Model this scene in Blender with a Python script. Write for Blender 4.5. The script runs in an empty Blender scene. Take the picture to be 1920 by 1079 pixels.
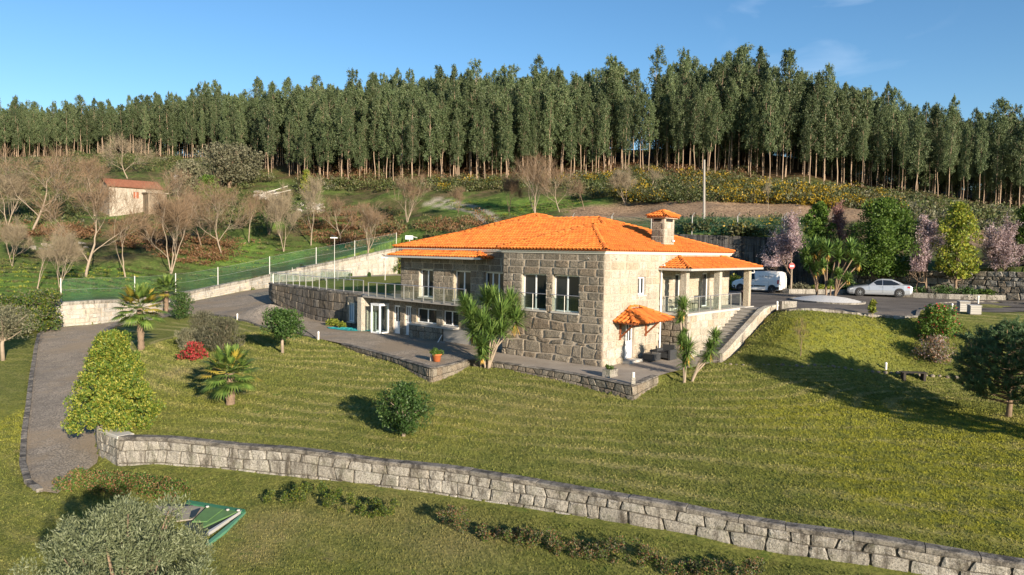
import bpy, math, random
import numpy as np
from mathutils import Vector, Matrix
R_ = math.radians
random.seed(11)
rng = np.random.default_rng(11)
scene = bpy.context.scene
COL = scene.collection

# ------------------------------------------------------------------ camera
FPX, CX, CY, CAMZ = 1360.0, 960.0, 539.5, 6.0
ROLL = R_(0.915)
PITCH = math.atan((539.5 - 468.2) / FPX)
_F = np.array((0, math.cos(PITCH), -math.sin(PITCH)))
_r0 = np.array((1.0, 0, 0)); _u0 = np.array((0, math.sin(PITCH), math.cos(PITCH)))
_R = _r0 * math.cos(ROLL) + _u0 * math.sin(ROLL)
_U = _u0 * math.cos(ROLL) - _r0 * math.sin(ROLL)
cam_d = bpy.data.cameras.new("camera")
cam = bpy.data.objects.new("camera", cam_d)
COL.objects.link(cam)
cam.matrix_world = Matrix(((_R[0], _U[0], -_F[0], 0), (_R[1], _U[1], -_F[1], 0), (_R[2], _U[2], -_F[2], CAMZ), (0, 0, 0, 1)))
cam_d.sensor_width = 36.0
cam_d.lens = FPX / 1920 * 36.0
cam_d.clip_start = 0.2
cam_d.clip_end = 3000
scene.camera = cam

# ------------------------------------------------------------------ light
SUN_EL = R_(15.5)
_s = np.array((0.519, -0.855)); _s /= np.linalg.norm(_s)
SUN = Vector((_s[0] * math.cos(SUN_EL), _s[1] * math.cos(SUN_EL), math.sin(SUN_EL)))
world = bpy.data.worlds.new("World")
scene.world = world
world.use_nodes = True
wn, wl = world.node_tree.nodes, world.node_tree.links
wn.clear()
w_out = wn.new("ShaderNodeOutputWorld")
w_bg = wn.new("ShaderNodeBackground")
w_sky = wn.new("ShaderNodeTexSky")
w_sky.sky_type = 'NISHITA'
w_sky.sun_disc = False
w_sky.sun_elevation = SUN_EL
w_sky.sun_rotation = math.atan2(_s[0], _s[1])
w_sky.altitude = 200
w_sky.air_density = 1.0
w_sky.dust_density = 0.15
w_sky.ozone_density = 3.0
w_bg.inputs["Strength"].default_value = 0.086
# a thin wisp of cirrus
w_tc = wn.new("ShaderNodeTexCoord")
w_map = wn.new("ShaderNodeMapping"); w_map.inputs["Scale"].default_value = (3.0, 3.0, 9.0)
w_noise = wn.new("ShaderNodeTexNoise"); w_noise.inputs["Scale"].default_value = 2.2; w_noise.inputs["Detail"].default_value = 7; w_noise.inputs["Distortion"].default_value = .8
w_ramp = wn.new("ShaderNodeValToRGB"); w_ramp.color_ramp.elements[0].position = 0.50; w_ramp.color_ramp.elements[1].position = 0.85
w_ramp.color_ramp.elements[1].color = (.5, .5, .5, 1)
w_dot = wn.new("ShaderNodeVectorMath"); w_dot.operation = 'DISTANCE'
w_dot.inputs[1].default_value = (0.376, 0.865, 0.333)
w_mr = wn.new("ShaderNodeMapRange"); w_mr.inputs[1].default_value = 0.02; w_mr.inputs[2].default_value = 0.16; w_mr.inputs[3].default_value = 1; w_mr.inputs[4].default_value = 0
w_mul = wn.new("ShaderNodeMath"); w_mul.operation = 'MULTIPLY'
w_mix = wn.new("ShaderNodeMix"); w_mix.data_type = 'RGBA'
w_mix.inputs[7].default_value = (7.5, 8.2, 9.2, 1)
w_hsv = wn.new("ShaderNodeHueSaturation"); w_hsv.inputs["Saturation"].default_value = 1.15
wl.new(w_tc.outputs["Generated"], w_map.inputs["Vector"]); wl.new(w_map.outputs[0], w_noise.inputs["Vector"])
wl.new(w_noise.outputs["Fac"], w_ramp.inputs[0]); wl.new(w_tc.outputs["Generated"], w_dot.inputs[0])
wl.new(w_dot.outputs["Value"], w_mr.inputs[0]); wl.new(w_ramp.outputs[0], w_mul.inputs[0]); wl.new(w_mr.outputs[0], w_mul.inputs[1])
wl.new(w_mul.outputs[0], w_mix.inputs[0]); wl.new(w_sky.outputs[0], w_hsv.inputs["Color"]); wl.new(w_hsv.outputs[0], w_mix.inputs[6])
wl.new(w_mix.outputs[2], w_bg.inputs["Color"]); wl.new(w_bg.outputs[0], w_out.inputs[0])

sun_d = bpy.data.lights.new("sun", 'SUN')
sun_d.energy = 5.0
sun_d.angle = R_(0.55)
sun_d.color = (1.0, 0.86, 0.68)
sun = bpy.data.objects.new("sun", sun_d)
COL.objects.link(sun)
sun.rotation_euler = SUN.to_track_quat('Z', 'Y').to_euler()
sun.location = SUN * 100

scene.view_settings.view_transform = 'Standard'
scene.view_settings.look = 'None'
scene.view_settings.exposure = 1.0
scene.view_settings.gamma = 1.0
scene.view_settings.use_curve_mapping = False
scene.render.engine = 'CYCLES'
scene.cycles.max_bounces = 5
scene.cycles.diffuse_bounces = 2
scene.cycles.glossy_bounces = 3
scene.cycles.transmission_bounces = 4
scene.cycles.transparent_max_bounces = 8
scene.cycles.caustics_reflective = False
scene.cycles.caustics_refractive = False

# ------------------------------------------------------------------ helpers
def mesh_from(name, V, F, mats=(), smooth=False, attrs=None, midx=None):
    """V (n,3); F either (m,k) array or a list of tuples"""
    me = bpy.data.meshes.new(name)
    V = np.asarray(V, dtype=np.float32).reshape(-1, 3)
    if isinstance(F, np.ndarray):
        m, k = F.shape
        me.vertices.add(len(V)); me.vertices.foreach_set("co", V.ravel())
        me.loops.add(m * k); me.loops.foreach_set("vertex_index", F.astype(np.int32).ravel())
        me.polygons.add(m); me.polygons.foreach_set("loop_start", np.arange(0, m * k, k, dtype=np.int32))
    else:
        me.from_pydata([tuple(map(float, v)) for v in V], [], [tuple(int(i) for i in f) for f in F])
    for a in mats: me.materials.append(a)
    if midx is not None: me.polygons.foreach_set("material_index", np.asarray(midx, dtype=np.int32))
    me.update(calc_edges=True)
    me.polygons.foreach_set("use_smooth", np.full(len(me.polygons), bool(smooth)))
    if attrs:
        for k_, v_ in attrs.items():
            at = me.attributes.new(k_, 'FLOAT', 'POINT'); at.data.foreach_set("value", np.asarray(v_, dtype=np.float32))
    return me

def link(name, me, parent=None, loc=None):
    o = bpy.data.objects.new(name, me)
    COL.objects.link(o)
    if parent is not None: o.parent = parent
    if loc is not None: o.location = loc
    return o

def tag(o, label, cat, group=None):
    o['label'] = label; o['category'] = cat
    if group: o['group'] = group
    return o

def thing(name, label, cat, loc=(0, 0, 0), rz=0.0, group=None):
    o = bpy.data.objects.new(name, None); COL.objects.link(o)
    o.location = loc; o.rotation_euler = (0, 0, rz)
    o.empty_display_size = .2
    return tag(o, label, cat, group)

def structure(o):
    o['kind'] = 'structure'; return o

def stuff(o):
    o['kind'] = 'stuff'; return o

def copy_tree(o, parent=None):
    c = o.copy(); COL.objects.link(c)
    if parent is not None: c.parent = parent
    for ch in o.children: copy_tree(ch, c)
    return c

class MB:
    """collects simple solids for one mesh"""
    def __init__(s): s.V = []; s.F = []
    def add(s, V, F):
        b = len(s.V); s.V += [tuple(v) for v in V]; s.F += [tuple(i + b for i in f) for f in F]; return s
    def box(s, x0, x1, y0, y1, z0, z1, M=None):
        V = [(x0, y0, z0), (x1, y0, z0), (x1, y1, z0), (x0, y1, z0), (x0, y0, z1), (x1, y0, z1), (x1, y1, z1), (x0, y1, z1)]
        if M is not None: V = [tuple(M @ Vector(v)) for v in V]
        return s.add(V, [(0, 3, 2, 1), (4, 5, 6, 7), (0, 1, 5, 4), (1, 2, 6, 5), (2, 3, 7, 6), (3, 0, 4, 7)])
    def bar(s, p, q, w, h=None, up=(0, 0, 1)):
        p, q = Vector(p), Vector(q); d = (q - p).normalized(); h = h or w
        x = d.cross(Vector(up))
        if x.length < 1e-3: x = d.cross(Vector((1, 0, 0)))
        x.normalize(); y = x.cross(d)
        V = []
        for c in (p, q):
            for a, b in ((-1, -1), (1, -1), (1, 1), (-1, 1)): V.append(c + x * a * w / 2 + y * b * h / 2)
        return s.add(V, [(0, 1, 2, 3), (7, 6, 5, 4), (0, 4, 5, 1), (1, 5, 6, 2), (2, 6, 7, 3), (3, 7, 4, 0)])
    def tube(s, pts, rad, n=6, cap=True):
        pts = [Vector(p) for p in pts]
        if not hasattr(rad, '__len__'): rad = [rad] * len(pts)
        b = len(s.V); ref = None
        for i, p in enumerate(pts):
            d = (pts[min(i + 1, len(pts) - 1)] - pts[max(i - 1, 0)]).normalized()
            if ref is None:
                ref = d.cross(Vector((0, 0, 1)))
                if ref.length < .05: ref = d.cross(Vector((1, 0, 0)))
            x = (ref - d * ref.dot(d)).normalized(); y = d.cross(x); ref = x
            for k in range(n):
                a = 2 * math.pi * k / n
                s.V.append(tuple(p + (x * math.cos(a) + y * math.sin(a)) * rad[i]))
        for i in range(len(pts) - 1):
            for k in range(n):
                s.F.append((b + i * n + k, b + i * n + (k + 1) % n, b + (i + 1) * n + (k + 1) % n, b + (i + 1) * n + k))
        if cap:
            s.F.append(tuple(b + k for k in range(n))[::-1]); s.F.append(tuple(b + (len(pts) - 1) * n + k for k in range(n)))
        return s
    def lathe(s, prof, n=16, c=(0, 0, 0), M=None):
        b = len(s.V)
        for r, z in prof:
            for k in range(n):
                a = 2 * math.pi * k / n; v = Vector((c[0] + r * math.cos(a), c[1] + r * math.sin(a), c[2] + z))
                if M is not None: v = M @ v
                s.V.append(tuple(v))
        for i in range(len(prof) - 1):
            for k in range(n): s.F.append((b + i * n + k, b + i * n + (k + 1) % n, b + (i + 1) * n + (k + 1) % n, b + (i + 1) * n + k))
        s.F.append(tuple(b + k for k in range(n))[::-1]); s.F.append(tuple(b + (len(prof) - 1) * n + k for k in range(n)))
        return s
    def mesh(s, name, mat, smooth=False):
        return mesh_from(name, s.V, s.F, (mat,) if not isinstance(mat, (list, tuple)) else mat, smooth)
    def build(s, name, mat, parent=None, smooth=False, loc=None):
        return link(name, s.mesh(name, mat, smooth), parent, loc)

# ---- pixel helpers: where a sight line from the camera meets a plane or the ground
def ray(x, y):
    return _F + (x - CX) / FPX * _R - (y - CY) / FPX * _U
def onz(x, y, z):
    d = ray(x, y); t = (z - CAMZ) / d[2]; return np.array((d[0] * t, d[1] * t, z))
def onY(x, y, Y):
    d = ray(x, y); t = Y / d[1]; return np.array((d[0] * t, Y, CAMZ + d[2] * t))

# ---- house frame: origin at the foot of the near corner, a runs along the left face, b along the right face
C0 = onz(1129.5, 690, 0)
def _vd(x, y):
    d = ray(x, y); return math.atan2(d[1], d[0])
_m = (_vd(-620, 443) + _vd(2134, 487)) / 2
HA = np.array((math.cos(_m + math.pi / 4), math.sin(_m + math.pi / 4)))
HB = np.array((math.cos(_m - math.pi / 4), math.sin(_m - math.pi / 4)))
def H(a, b, z=0.0): return np.array((C0[0] + HA[0] * a + HB[0] * b, C0[1] + HA[1] * a + HB[1] * b, z))
HROT = math.atan2(HB[1], HB[0])     # local x = b, local y = a
HM = Matrix.Translation((C0[0], C0[1], 0)) @ Matrix.Rotation(HROT, 4, 'Z')

# ---- smooth noise (value noise, vectorised)
_perm = np.random.default_rng(5).random((256, 256)).astype(np.float32)
def vnoise(x, y, s=1.0):
    x = np.asarray(x) * s + 1000.3; y = np.asarray(y) * s + 1000.7
    xi = np.floor(x).astype(int); yi = np.floor(y).astype(int); fx = x - xi; fy = y - yi
    fx = fx * fx * (3 - 2 * fx); fy = fy * fy * (3 - 2 * fy)
    g = lambda a, b: _perm[a % 256, b % 256]
    return (g(xi, yi) * (1 - fx) + g(xi + 1, yi) * fx) * (1 - fy) + (g(xi, yi + 1) * (1 - fx) + g(xi + 1, yi + 1) * fx) * fy - .5

# ------------------------------------------------------------------ materials
MATS = {}
def nmat(name):
    m = bpy.data.materials.new(name); m.use_nodes = True
    nt = m.node_tree; nt.nodes.clear(); MATS[name] = m
    return m, nt.nodes, nt.links
def _n(N, t, **kw):
    n = N.new(t)
    for k, v in kw.items():
        if k.startswith('i_'): n.inputs[k[2:].replace('_', ' ')].default_value = v
        elif k.startswith('n_'): n.inputs[int(k[2:])].default_value = v
        else: setattr(n, k, v)
    return n
def c4(c): return (c[0], c[1], c[2], 1)
def ramp(N, L, fac, stops):
    r = N.new("ShaderNodeValToRGB"); e = r.color_ramp.elements
    while len(e) < len(stops): e.new(.5)
    for k, (p, c) in enumerate(stops):
        e[k].position = p; e[k].color = c4(c) if hasattr(c, '__len__') else (c, c, c, 1)
    if fac is not None: L.new(fac, r.inputs[0])
    return r.outputs[0]
def noise(N, L, vec, scale, detail=4, rough=.6, dist=0, out="Fac"):
    n = _n(N, "ShaderNodeTexNoise"); n.inputs["Scale"].default_value = scale; n.inputs["Detail"].default_value = detail
    n.inputs["Roughness"].default_value = rough; n.inputs["Distortion"].default_value = dist
    if vec is not None: L.new(vec, n.inputs["Vector"])
    return n.outputs[out]
def mixc(N, L, fac, a, b, mode='MIX'):
    m = N.new("ShaderNodeMix"); m.data_type = 'RGBA'; m.blend_type = mode
    for k_, sock, v in ((0, m.inputs[0], fac), (6, m.inputs[6], a), (7, m.inputs[7], b)):
        if isinstance(v, (int, float)): sock.default_value = v if k_ == 0 else (v, v, v, 1)
        elif isinstance(v, (tuple, list)): sock.default_value = c4(v)
        else: L.new(v, sock)
    return m.outputs[2]
def mth(N, L, op, a, b=None, c=None, clamp=False):
    m = N.new("ShaderNodeMath"); m.operation = op; m.use_clamp = clamp
    for k, v in enumerate((a, b, c)):
        if v is None: continue
        if isinstance(v, (int, float)): m.inputs[k].default_value = v
        else: L.new(v, m.inputs[k])
    return m.outputs[0]
def pos(N): return N.new("ShaderNodeNewGeometry").outputs["Position"]
def objco(N): return N.new("ShaderNodeTexCoord").outputs["Object"]
def scaled(N, L, vec, s):
    m = N.new("ShaderNodeMapping"); m.inputs["Scale"].default_value = s; L.new(vec, m.inputs["Vector"]); return m.outputs[0]
def bsdf(N, L, col, rough=.8, bump=None, bstr=.3, bdist=.02, metallic=0, spec=None, **kw):
    p = N.new("ShaderNodeBsdfPrincipled"); o = N.new("ShaderNodeOutputMaterial")
    if isinstance(col, (tuple, list)): p.inputs["Base Color"].default_value = c4(col)
    else: L.new(col, p.inputs["Base Color"])
    if isinstance(rough, (int, float)): p.inputs["Roughness"].default_value = rough
    else: L.new(rough, p.inputs["Roughness"])
    p.inputs["Metallic"].default_value = metallic
    if spec is not None: p.inputs["Specular IOR Level"].default_value = spec
    for k, v in kw.items(): p.inputs[k.replace('_', ' ')].default_value = v
    if bump is not None:
        b = N.new("ShaderNodeBump"); b.inputs["Strength"].default_value = bstr; b.inputs["Distance"].default_value = bdist
        L.new(bump, b.inputs["Height"]); L.new(b.outputs[0], p.inputs["Normal"])
    L.new(p.outputs[0], o.inputs[0]); return p

def m_plain(name, col, rough=.6, vary=.12, scale=3, metallic=0, spec=None, bump=0, **kw):
    m, N, L = nmat(name); v = pos(N)
    n = noise(N, L, v, scale, 5)
    c = mixc(N, L, n, tuple(x * (1 - vary) for x in col), tuple(min(1, x * (1 + vary)) for x in col))
    bsdf(N, L, c, rough, bump=noise(N, L, v, scale * 12, 3) if bump else None, bstr=bump, bdist=.01, metallic=metallic, spec=spec, **kw); return m

def m_stone(name, cols, stain=(.03, .028, .025), stain_amt=.3, stain_scale=(1.2, 1.2, .35), speck=.35, moss=0.0, bump=.5, lo=.48, warm=None):
    """granite: one tint per stone, crystals, weather stains that run down"""
    m, N, L = nmat(name); v = pos(N)
    g = N.new("ShaderNodeNewGeometry"); oi = N.new("ShaderNodeObjectInfo")
    r = mth(N, L, 'FRACT', mth(N, L, 'ADD', g.outputs["Random Per Island"], oi.outputs["Random"]))
    k = len(cols)
    base = ramp(N, L, r, [(i / (k - 1), c) for i, c in enumerate(cols)])
    patch = noise(N, L, v, 3.2, 5, .65)
    base = mixc(N, L, mth(N, L, 'MULTIPLY', mth(N, L, 'SUBTRACT', patch, .5, clamp=True), 1.6, clamp=True), base, tuple(x * .62 for x in cols[0]))
    cry = noise(N, L, v, 20, 4, .85)
    base = mixc(N, L, ramp(N, L, cry, [(.40, 1), (.50, 0)]), base, tuple(x * (1 - speck) * .8 for x in cols[0]))
    base = mixc(N, L, ramp(N, L, cry, [(.56, 0), (.7, .5)]), base, tuple(min(1, x * 1.35) for x in cols[-1]))
    st = noise(N, L, scaled(N, L, v, stain_scale), 2.1, 6, .72, .6)
    base = mixc(N, L, mth(N, L, 'MULTIPLY', ramp(N, L, st, [(lo, 0), (lo + .16, 1)]), stain_amt), base, stain)
    if moss:
        ms = noise(N, L, v, 1.7, 6, .7)
        base = mixc(N, L, mth(N, L, 'MULTIPLY', ramp(N, L, ms, [(.52, 0), (.68, 1)]), moss), base, (.06, .075, .02))
    b = mth(N, L, 'ADD', mth(N, L, 'MULTIPLY', noise(N, L, v, 9, 4, .7), 1.0), mth(N, L, 'MULTIPLY', noise(N, L, v, 30, 3, .7), .45))
    bsdf(N, L, base, .92, bump=b, bstr=bump, bdist=.06, spec=.25); return m

def m_leaf(name, cols, trans=.28, rough=.55, nscale=.5, tcol=None, objvar=.25):
    m, N, L = nmat(name); v = pos(N)
    g = N.new("ShaderNodeNewGeometry"); oi = N.new("ShaderNodeObjectInfo")
    r = g.outputs["Random Per Island"]
    c = ramp(N, L, mth(N, L, 'ADD', mth(N, L, 'MULTIPLY', r, .55), mth(N, L, 'MULTIPLY', noise(N, L, v, nscale, 3), .45)), [(i / (len(cols) - 1) * .8 + .1, q) for i, q in enumerate(cols)])
    hs = N.new("ShaderNodeHueSaturation"); L.new(c, hs.inputs["Color"])
    L.new(mth(N, L, 'ADD', mth(N, L, 'MULTIPLY', oi.outputs["Random"], objvar * 2), 1 - objvar), hs.inputs["Value"])
    c = hs.outputs[0]
    d = N.new("ShaderNodeBsdfPrincipled"); L.new(c, d.inputs["Base Color"]); d.inputs["Roughness"].default_value = rough; d.inputs["Specular IOR Level"].default_value = .35
    t = N.new("ShaderNodeBsdfTranslucent")
    hs2 = N.new("ShaderNodeHueSaturation"); L.new(c, hs2.inputs["Color"]); hs2.inputs["Value"].default_value = 1.5; hs2.inputs["Hue"].default_value = .485
    L.new(hs2.outputs[0], t.inputs["Color"])
    mx = N.new("ShaderNodeMixShader"); mx.inputs[0].default_value = trans
    L.new(d.outputs[0], mx.inputs[1]); L.new(t.outputs[0], mx.inputs[2])
    o = N.new("ShaderNodeOutputMaterial"); L.new(mx.outputs[0], o.inputs[0]); return m

def m_glass(name, tint=(.02, .025, .03), rough=.03):
    m, N, L = nmat(name)
    v = pos(N)
    b = noise(N, L, v, 1.2, 2)
    bsdf(N, L, tint, rough, bump=b, bstr=.15, bdist=.02, spec=.5); return m
def m_clear(name):
    m, N, L = nmat(name)
    t = N.new("ShaderNodeBsdfTransparent"); t.inputs[0].default_value = (.80, .88, .86, 1)
    g = N.new("ShaderNodeBsdfGlossy"); g.inputs["Roughness"].default_value = .02; g.inputs[0].default_value = (.9, 1, .97, 1)
    f = N.new("ShaderNodeLayerWeight"); f.inputs[0].default_value = .15
    mx = N.new("ShaderNodeMixShader"); L.new(mth(N, L, 'ADD', mth(N, L, 'MULTIPLY', f.outputs[1], .5), .05, clamp=True), mx.inputs[0]); L.new(t.outputs[0], mx.inputs[1]); L.new(g.outputs[0], mx.inputs[2])
    o = N.new("ShaderNodeOutputMaterial"); L.new(mx.outputs[0], o.inputs[0]); return m

GRAN_LIT = m_stone("granite_sunlit", [(.37, .325, .255), (.45, .41, .34), (.50, .47, .40), (.42, .345, .245), (.52, .49, .43)], stain_amt=.3, speck=.35)  # house granite as seen in sun: the sunlight's paleness is in the colour
GRAN_DARK = m_stone("granite_weathered_shaded", [(.15, .13, .10), (.22, .19, .155), (.28, .24, .195), (.20, .16, .115), (.30, .27, .23)], stain_amt=.65, stain=(.022, .019, .016), lo=.46, speck=.4, bump=.8)
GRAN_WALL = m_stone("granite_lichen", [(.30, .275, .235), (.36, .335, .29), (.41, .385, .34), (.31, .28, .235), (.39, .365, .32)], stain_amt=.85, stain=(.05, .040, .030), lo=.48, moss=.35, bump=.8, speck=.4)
GRAN_GREY = m_stone("granite_brown_grey", [(.19, .162, .125), (.27, .235, .185), (.33, .285, .22), (.25, .195, .14), (.35, .31, .25)], stain_amt=.4, bump=1.0, speck=.5)  # also for house faces the sun only grazes; that dimness is painted in
GRAN_WHITE = m_stone("granite_block_bright", [(.38, .355, .31), (.44, .42, .38), (.47, .45, .40), (.40, .36, .29)], stain_amt=.7, stain=(.10, .085, .065), lo=.50, speck=.25, bump=.4)
GRAN_BLACK = m_stone("granite_stained_shaded", [(.12, .115, .11), (.15, .142, .13), (.09, .087, .085)], stain_amt=.9, stain=(.015, .015, .017), lo=.42, stain_scale=(1.6, 1.6, .12), bump=.4)  # black stains plus tree shade, both held in the dark colour
MORTAR = m_plain("mortar_pale", (.40, .34, .27), .95, .25, 4, bump=.3)
MORTAR_D = m_plain("mortar_dark", (.075, .065, .05), .95, .35, 3, bump=.3)
CAP_ST = m_stone("granite_coping", [(.22, .20, .17), (.29, .26, .22), (.19, .175, .15)], stain_amt=.85, stain=(.035, .032, .03), stain_scale=(1, 1, 1), lo=.44, bump=.5)
CONC = m_plain("concrete_grey", (.30, .28, .25), .9, .25, 1.3, bump=.25)
CONC_L = m_plain("concrete_light", (.46, .44, .40), .85, .15, 2, bump=.15)
WHITE = m_plain("white_painted_metal", (.78, .79, .80), .35, .04, 3)
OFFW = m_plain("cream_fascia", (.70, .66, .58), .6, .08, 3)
STEEL = m_plain("brushed_steel", (.62, .60, .57), .32, .08, 6, metallic=.75)
GLASS = m_glass("window_glass")
CLEAR = m_clear("balustrade_glass")
BLACKR = m_plain("black_plastic", (.018, .018, .02), .6, .2, 5)
DARKIN = m_plain("dark_interior", (.012, .011, .010), .95, .3, 2)
WOODR = m_plain("red_brown_timber", (.26, .075, .025), .65, .25, 6)
CURT = m_plain("curtain_cloth", (.55, .50, .44), .9, .15, 6)
BARK = m_plain("bark_brown", (.20, .14, .095), .95, .4, 5, bump=.5)
BARK_P = m_plain("bark_pale", (.29, .23, .17), .9, .35, 4, bump=.4)
BARK_E = m_plain("bark_eucalyptus", (.34, .245, .17), .85, .45, .8)
TWIG = m_plain("twig_brown", (.185, .125, .075), .95, .3, 2)
TWIG_G = m_plain("twig_grey", (.235, .19, .125), .95, .3, 2)
TERRA = m_plain("terracotta_pot", (.55, .16, .05), .75, .15, 6)
PVC_W = m_plain("bollard_cream", (.72, .68, .60), .5, .05, 4)
GALV = m_plain("galvanised_post", (.50, .49, .46), .5, .12, 4, metallic=.3)
# ------------------------------------------------------------------ terrain heights
class TPS:
    def __init__(s, P, lam=.02):
        P = np.array(P, dtype=float); s.x = P[:, :2]; n = len(P)
        K = s._k(s.x, s.x) + lam * np.eye(n) * n * .0 + np.eye(n) * lam
        A = np.zeros((n + 3, n + 3)); A[:n, :n] = K; A[:n, n] = 1; A[:n, n + 1:] = s.x; A[n, :n] = 1; A[n + 1:, :n] = s.x.T
        b = np.zeros(n + 3); b[:n] = P[:, 2]
        s.w = np.linalg.solve(A, b); s.n = n
    def _k(s, a, b):
        d2 = ((a[:, None, :] - b[None, :, :]) ** 2).sum(-1); return .5 * d2 * np.log(d2 + 1e-9)
    def __call__(s, X, Y):
        X = np.atleast_1d(np.asarray(X, dtype=float)); sh = X.shape; q = np.stack([X.ravel(), np.atleast_1d(np.asarray(Y, dtype=float)).ravel()], 1)
        out = np.empty(len(q))
        for i in range(0, len(q), 20000):
            c = q[i:i + 20000]; out[i:i + 20000] = s._k(c, s.x) @ s.w[:s.n] + s.w[s.n] + c @ s.w[s.n + 1:]
        return out.reshape(sh)

def Zl(*L): return [tuple(onz(*t)) for t in L]
def Yl(*L): return [tuple(onY(*t)) for t in L]
COP = [(222, 819), (300, 821), (400, 829), (500, 838), (600, 849), (700, 861), (856, 880), (1000, 902), (1100, 919), (1200, 938), (1300, 954), (1450, 981), (1600, 1004), (1750, 1029), (1920, 1054), (2100, 1086)]
WPATH = [onz(x, y, -1.5)[:2] for x, y in COP]
# extend to the right beyond the frame, and the short return at the drive
WPATH += [WPATH[-1] + (WPATH[-1] - WPATH[-2]) / np.linalg.norm(WPATH[-1] - WPATH[-2]) * 6]
RET = [onz(*t)[:2] for t in ((186, 803, -1.5), (178, 770, -1.5), (168, 720, -1.35), (164, 690, -1.25), (168, 660, -1.1), (182, 634, -.95), (200, 616, -.85), (222, 606, -.78))]

lawn = Zl((260, 800, -1.55), (400, 812, -1.58), (600, 830, -1.6), (856, 866, -1.6), (1000, 888, -1.6), (1200, 925, -1.6), (1450, 968, -1.6), (1750, 1015, -1.6), (1920, 1040, -1.6),
          (812, 699, -.5), (880, 680, -.3), (1000, 698, -.3), (1100, 714, -.4), (1187, 741, -.55), (1240, 712, -.3), (1350, 683, -.02), (1450, 689, -.08), (1600, 696, -.18), (1760, 706, -.3), (1900, 720, -.4),
          (597, 643, -.08), (700, 665, -.3), (560, 630, -.05), (445, 602, -.02), (345, 590, -.2), (300, 640, -.7), (265, 655, -.8), (215, 640, -.95), (310, 700, -1.05), (220, 740, -1.35), (432, 758, -1.25), (530, 662, -.3), (757, 818, -1.38),
          (1890, 782, -.95), (1500, 850, -1.2), (1900, 930, -1.35), (1200, 820, -1.15), (900, 780, -1.02), (600, 760, -1.1), (1500, 740, -.6), (1000, 760, -.8))
up = Zl((1475, 584, 2.48), (1600, 587, 2.48), (1720, 590, 2.48), (1800, 594, 2.46), (1920, 604, 2.4), (1500, 640, 1.15), (1600, 640, 1.15), (1700, 640, 1.15), (1850, 655, 1.0),
        (1612, 556, 2.55), (1685, 558, 2.55), (1385, 547, 2.55), (1445, 550, 2.55), (1560, 571, 2.55), (1900, 575, 2.55), (1920, 560, 2.6), (1750, 556, 2.58), (1500, 548, 2.58))
flat = [(*H(a, b)[:2], 0.0) for a, b in ((4, -1.5), (12, -2), (18, -2), (18, 1.5), (-1.5, 2), (-2, 5.5), (8, -3), (14, 0))]
yard = Zl((700, 628, 0), (600, 630, -.02), (640, 640, 0), (586, 601, 0), (649, 616, 0), (551, 588, .38), (512, 570, 1.24), (500, 605, .1), (420, 585, .05), (480, 575, .45),
          (222, 602, -.75), (360, 565, .1), (462, 545, .9), (500, 541, 1.25), (440, 560, .6), (300, 590, -.4))
back = [(*onz(747, 514, 2.5)[:2], 2.5), (*onz(636, 520, 2.3)[:2], 2.3), (*onz(570, 531, 1.9)[:2], 1.9), (0, 78, 2.5), (8, 68, 2.5), (18, 66, 2.55), (12, 60, 2.55), (5, 60, 2.5)]
bankside = [(*H(-3.5, b)[:2], z) for b, z in ((7.2, -.08), (9, .5), (11, 1.25), (13, 2.05), (15, 2.42))]
h_mid = TPS(lawn + up + bankside + flat + yard + back + [(26, 46, 2.5), (28.5, 49, 2.52), (30, 45.5, 2.5), (34, 46, 2.5), (31, 52, 2.53), (25, 52, 2.54), (22, 47, 2.52), (18, 47, 2.53), (20, 50, 2.54), (40, 30, .2), (45, 45, 2.4), (55, 60, 2.8), (30, 20, -1.3), (60, 20, -1)], .05)

left = Zl((45, 905, -2.8), (120, 900, -2.75), (150, 850, -2.6), (60, 800, -2.42), (160, 800, -2.35), (65, 720, -1.95), (160, 720, -1.9), (75, 645, -1.3), (155, 640, -1.2), (120, 618, -.95), (200, 606, -.8),
          (0, 700, -1.95), (0, 850, -2.75), (20, 960, -3.05), (0, 640, -1.3), (-200, 700, -2.0), (-150, 850, -2.8), (-120, 618, -1.0),
          (250, 1000, -3.0), (450, 1060, -3.05), (700, 1079, -2.95), (1000, 1079, -2.8), (1300, 1079, -2.62), (1500, 1079, -2.45), (240, 930, -2.75),
          (222, 875, -2.62), (400, 890, -2.56), (600, 902, -2.5), (856, 929, -2.42), (1106, 976, -2.38), (1300, 1008, -2.32), (1622, 1062, -2.25), (1800, 1092, -2.2))
h_low = TPS(left + Zl((360, 565, .1), (222, 600, -.75), (300, 590, -.4)) + [(-10, 8, -3.6), (10, 8, -3.3), (-30, 12, -3.8), (25, 6, -2.9)], .05)

hill = Yl((118, 567, 59.5), (222, 562, 63.5), (360, 546, 76.5), (500, 515.6, 81.5), (620, 490.6, 84.5), (736, 466, 88.5), (1000, 428, 84), (1200, 434, 79), (1300, 441, 75.5), (1430, 444, 73.5), (1550, 472, 69), (1700, 508, 64), (1920, 504, 57),
          (160, 515, 75), (60, 555, 63), (320, 508, 85), (480, 500, 90), (560, 470, 100), (700, 442, 105), (765, 415, 105), (620, 390, 118), (250, 400, 112), (100, 440, 95), (30, 480, 84), (380, 440, 100),
          (850, 395, 108), (900, 412, 98), (1000, 397, 100), (1200, 402, 90), (1200, 380, 97), (1450, 398, 88), (1700, 440, 76), (1850, 440, 74), (1600, 400, 88),
          (200, 290, 175), (0, 300, 170), (-200, 300, 170), (400, 303, 160), (600, 337, 135), (800, 342, 128), (1000, 340, 125), (1200, 324, 125), (1450, 338, 118), (1650, 360, 112), (1900, 392, 105), (2150, 410, 98))
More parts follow.
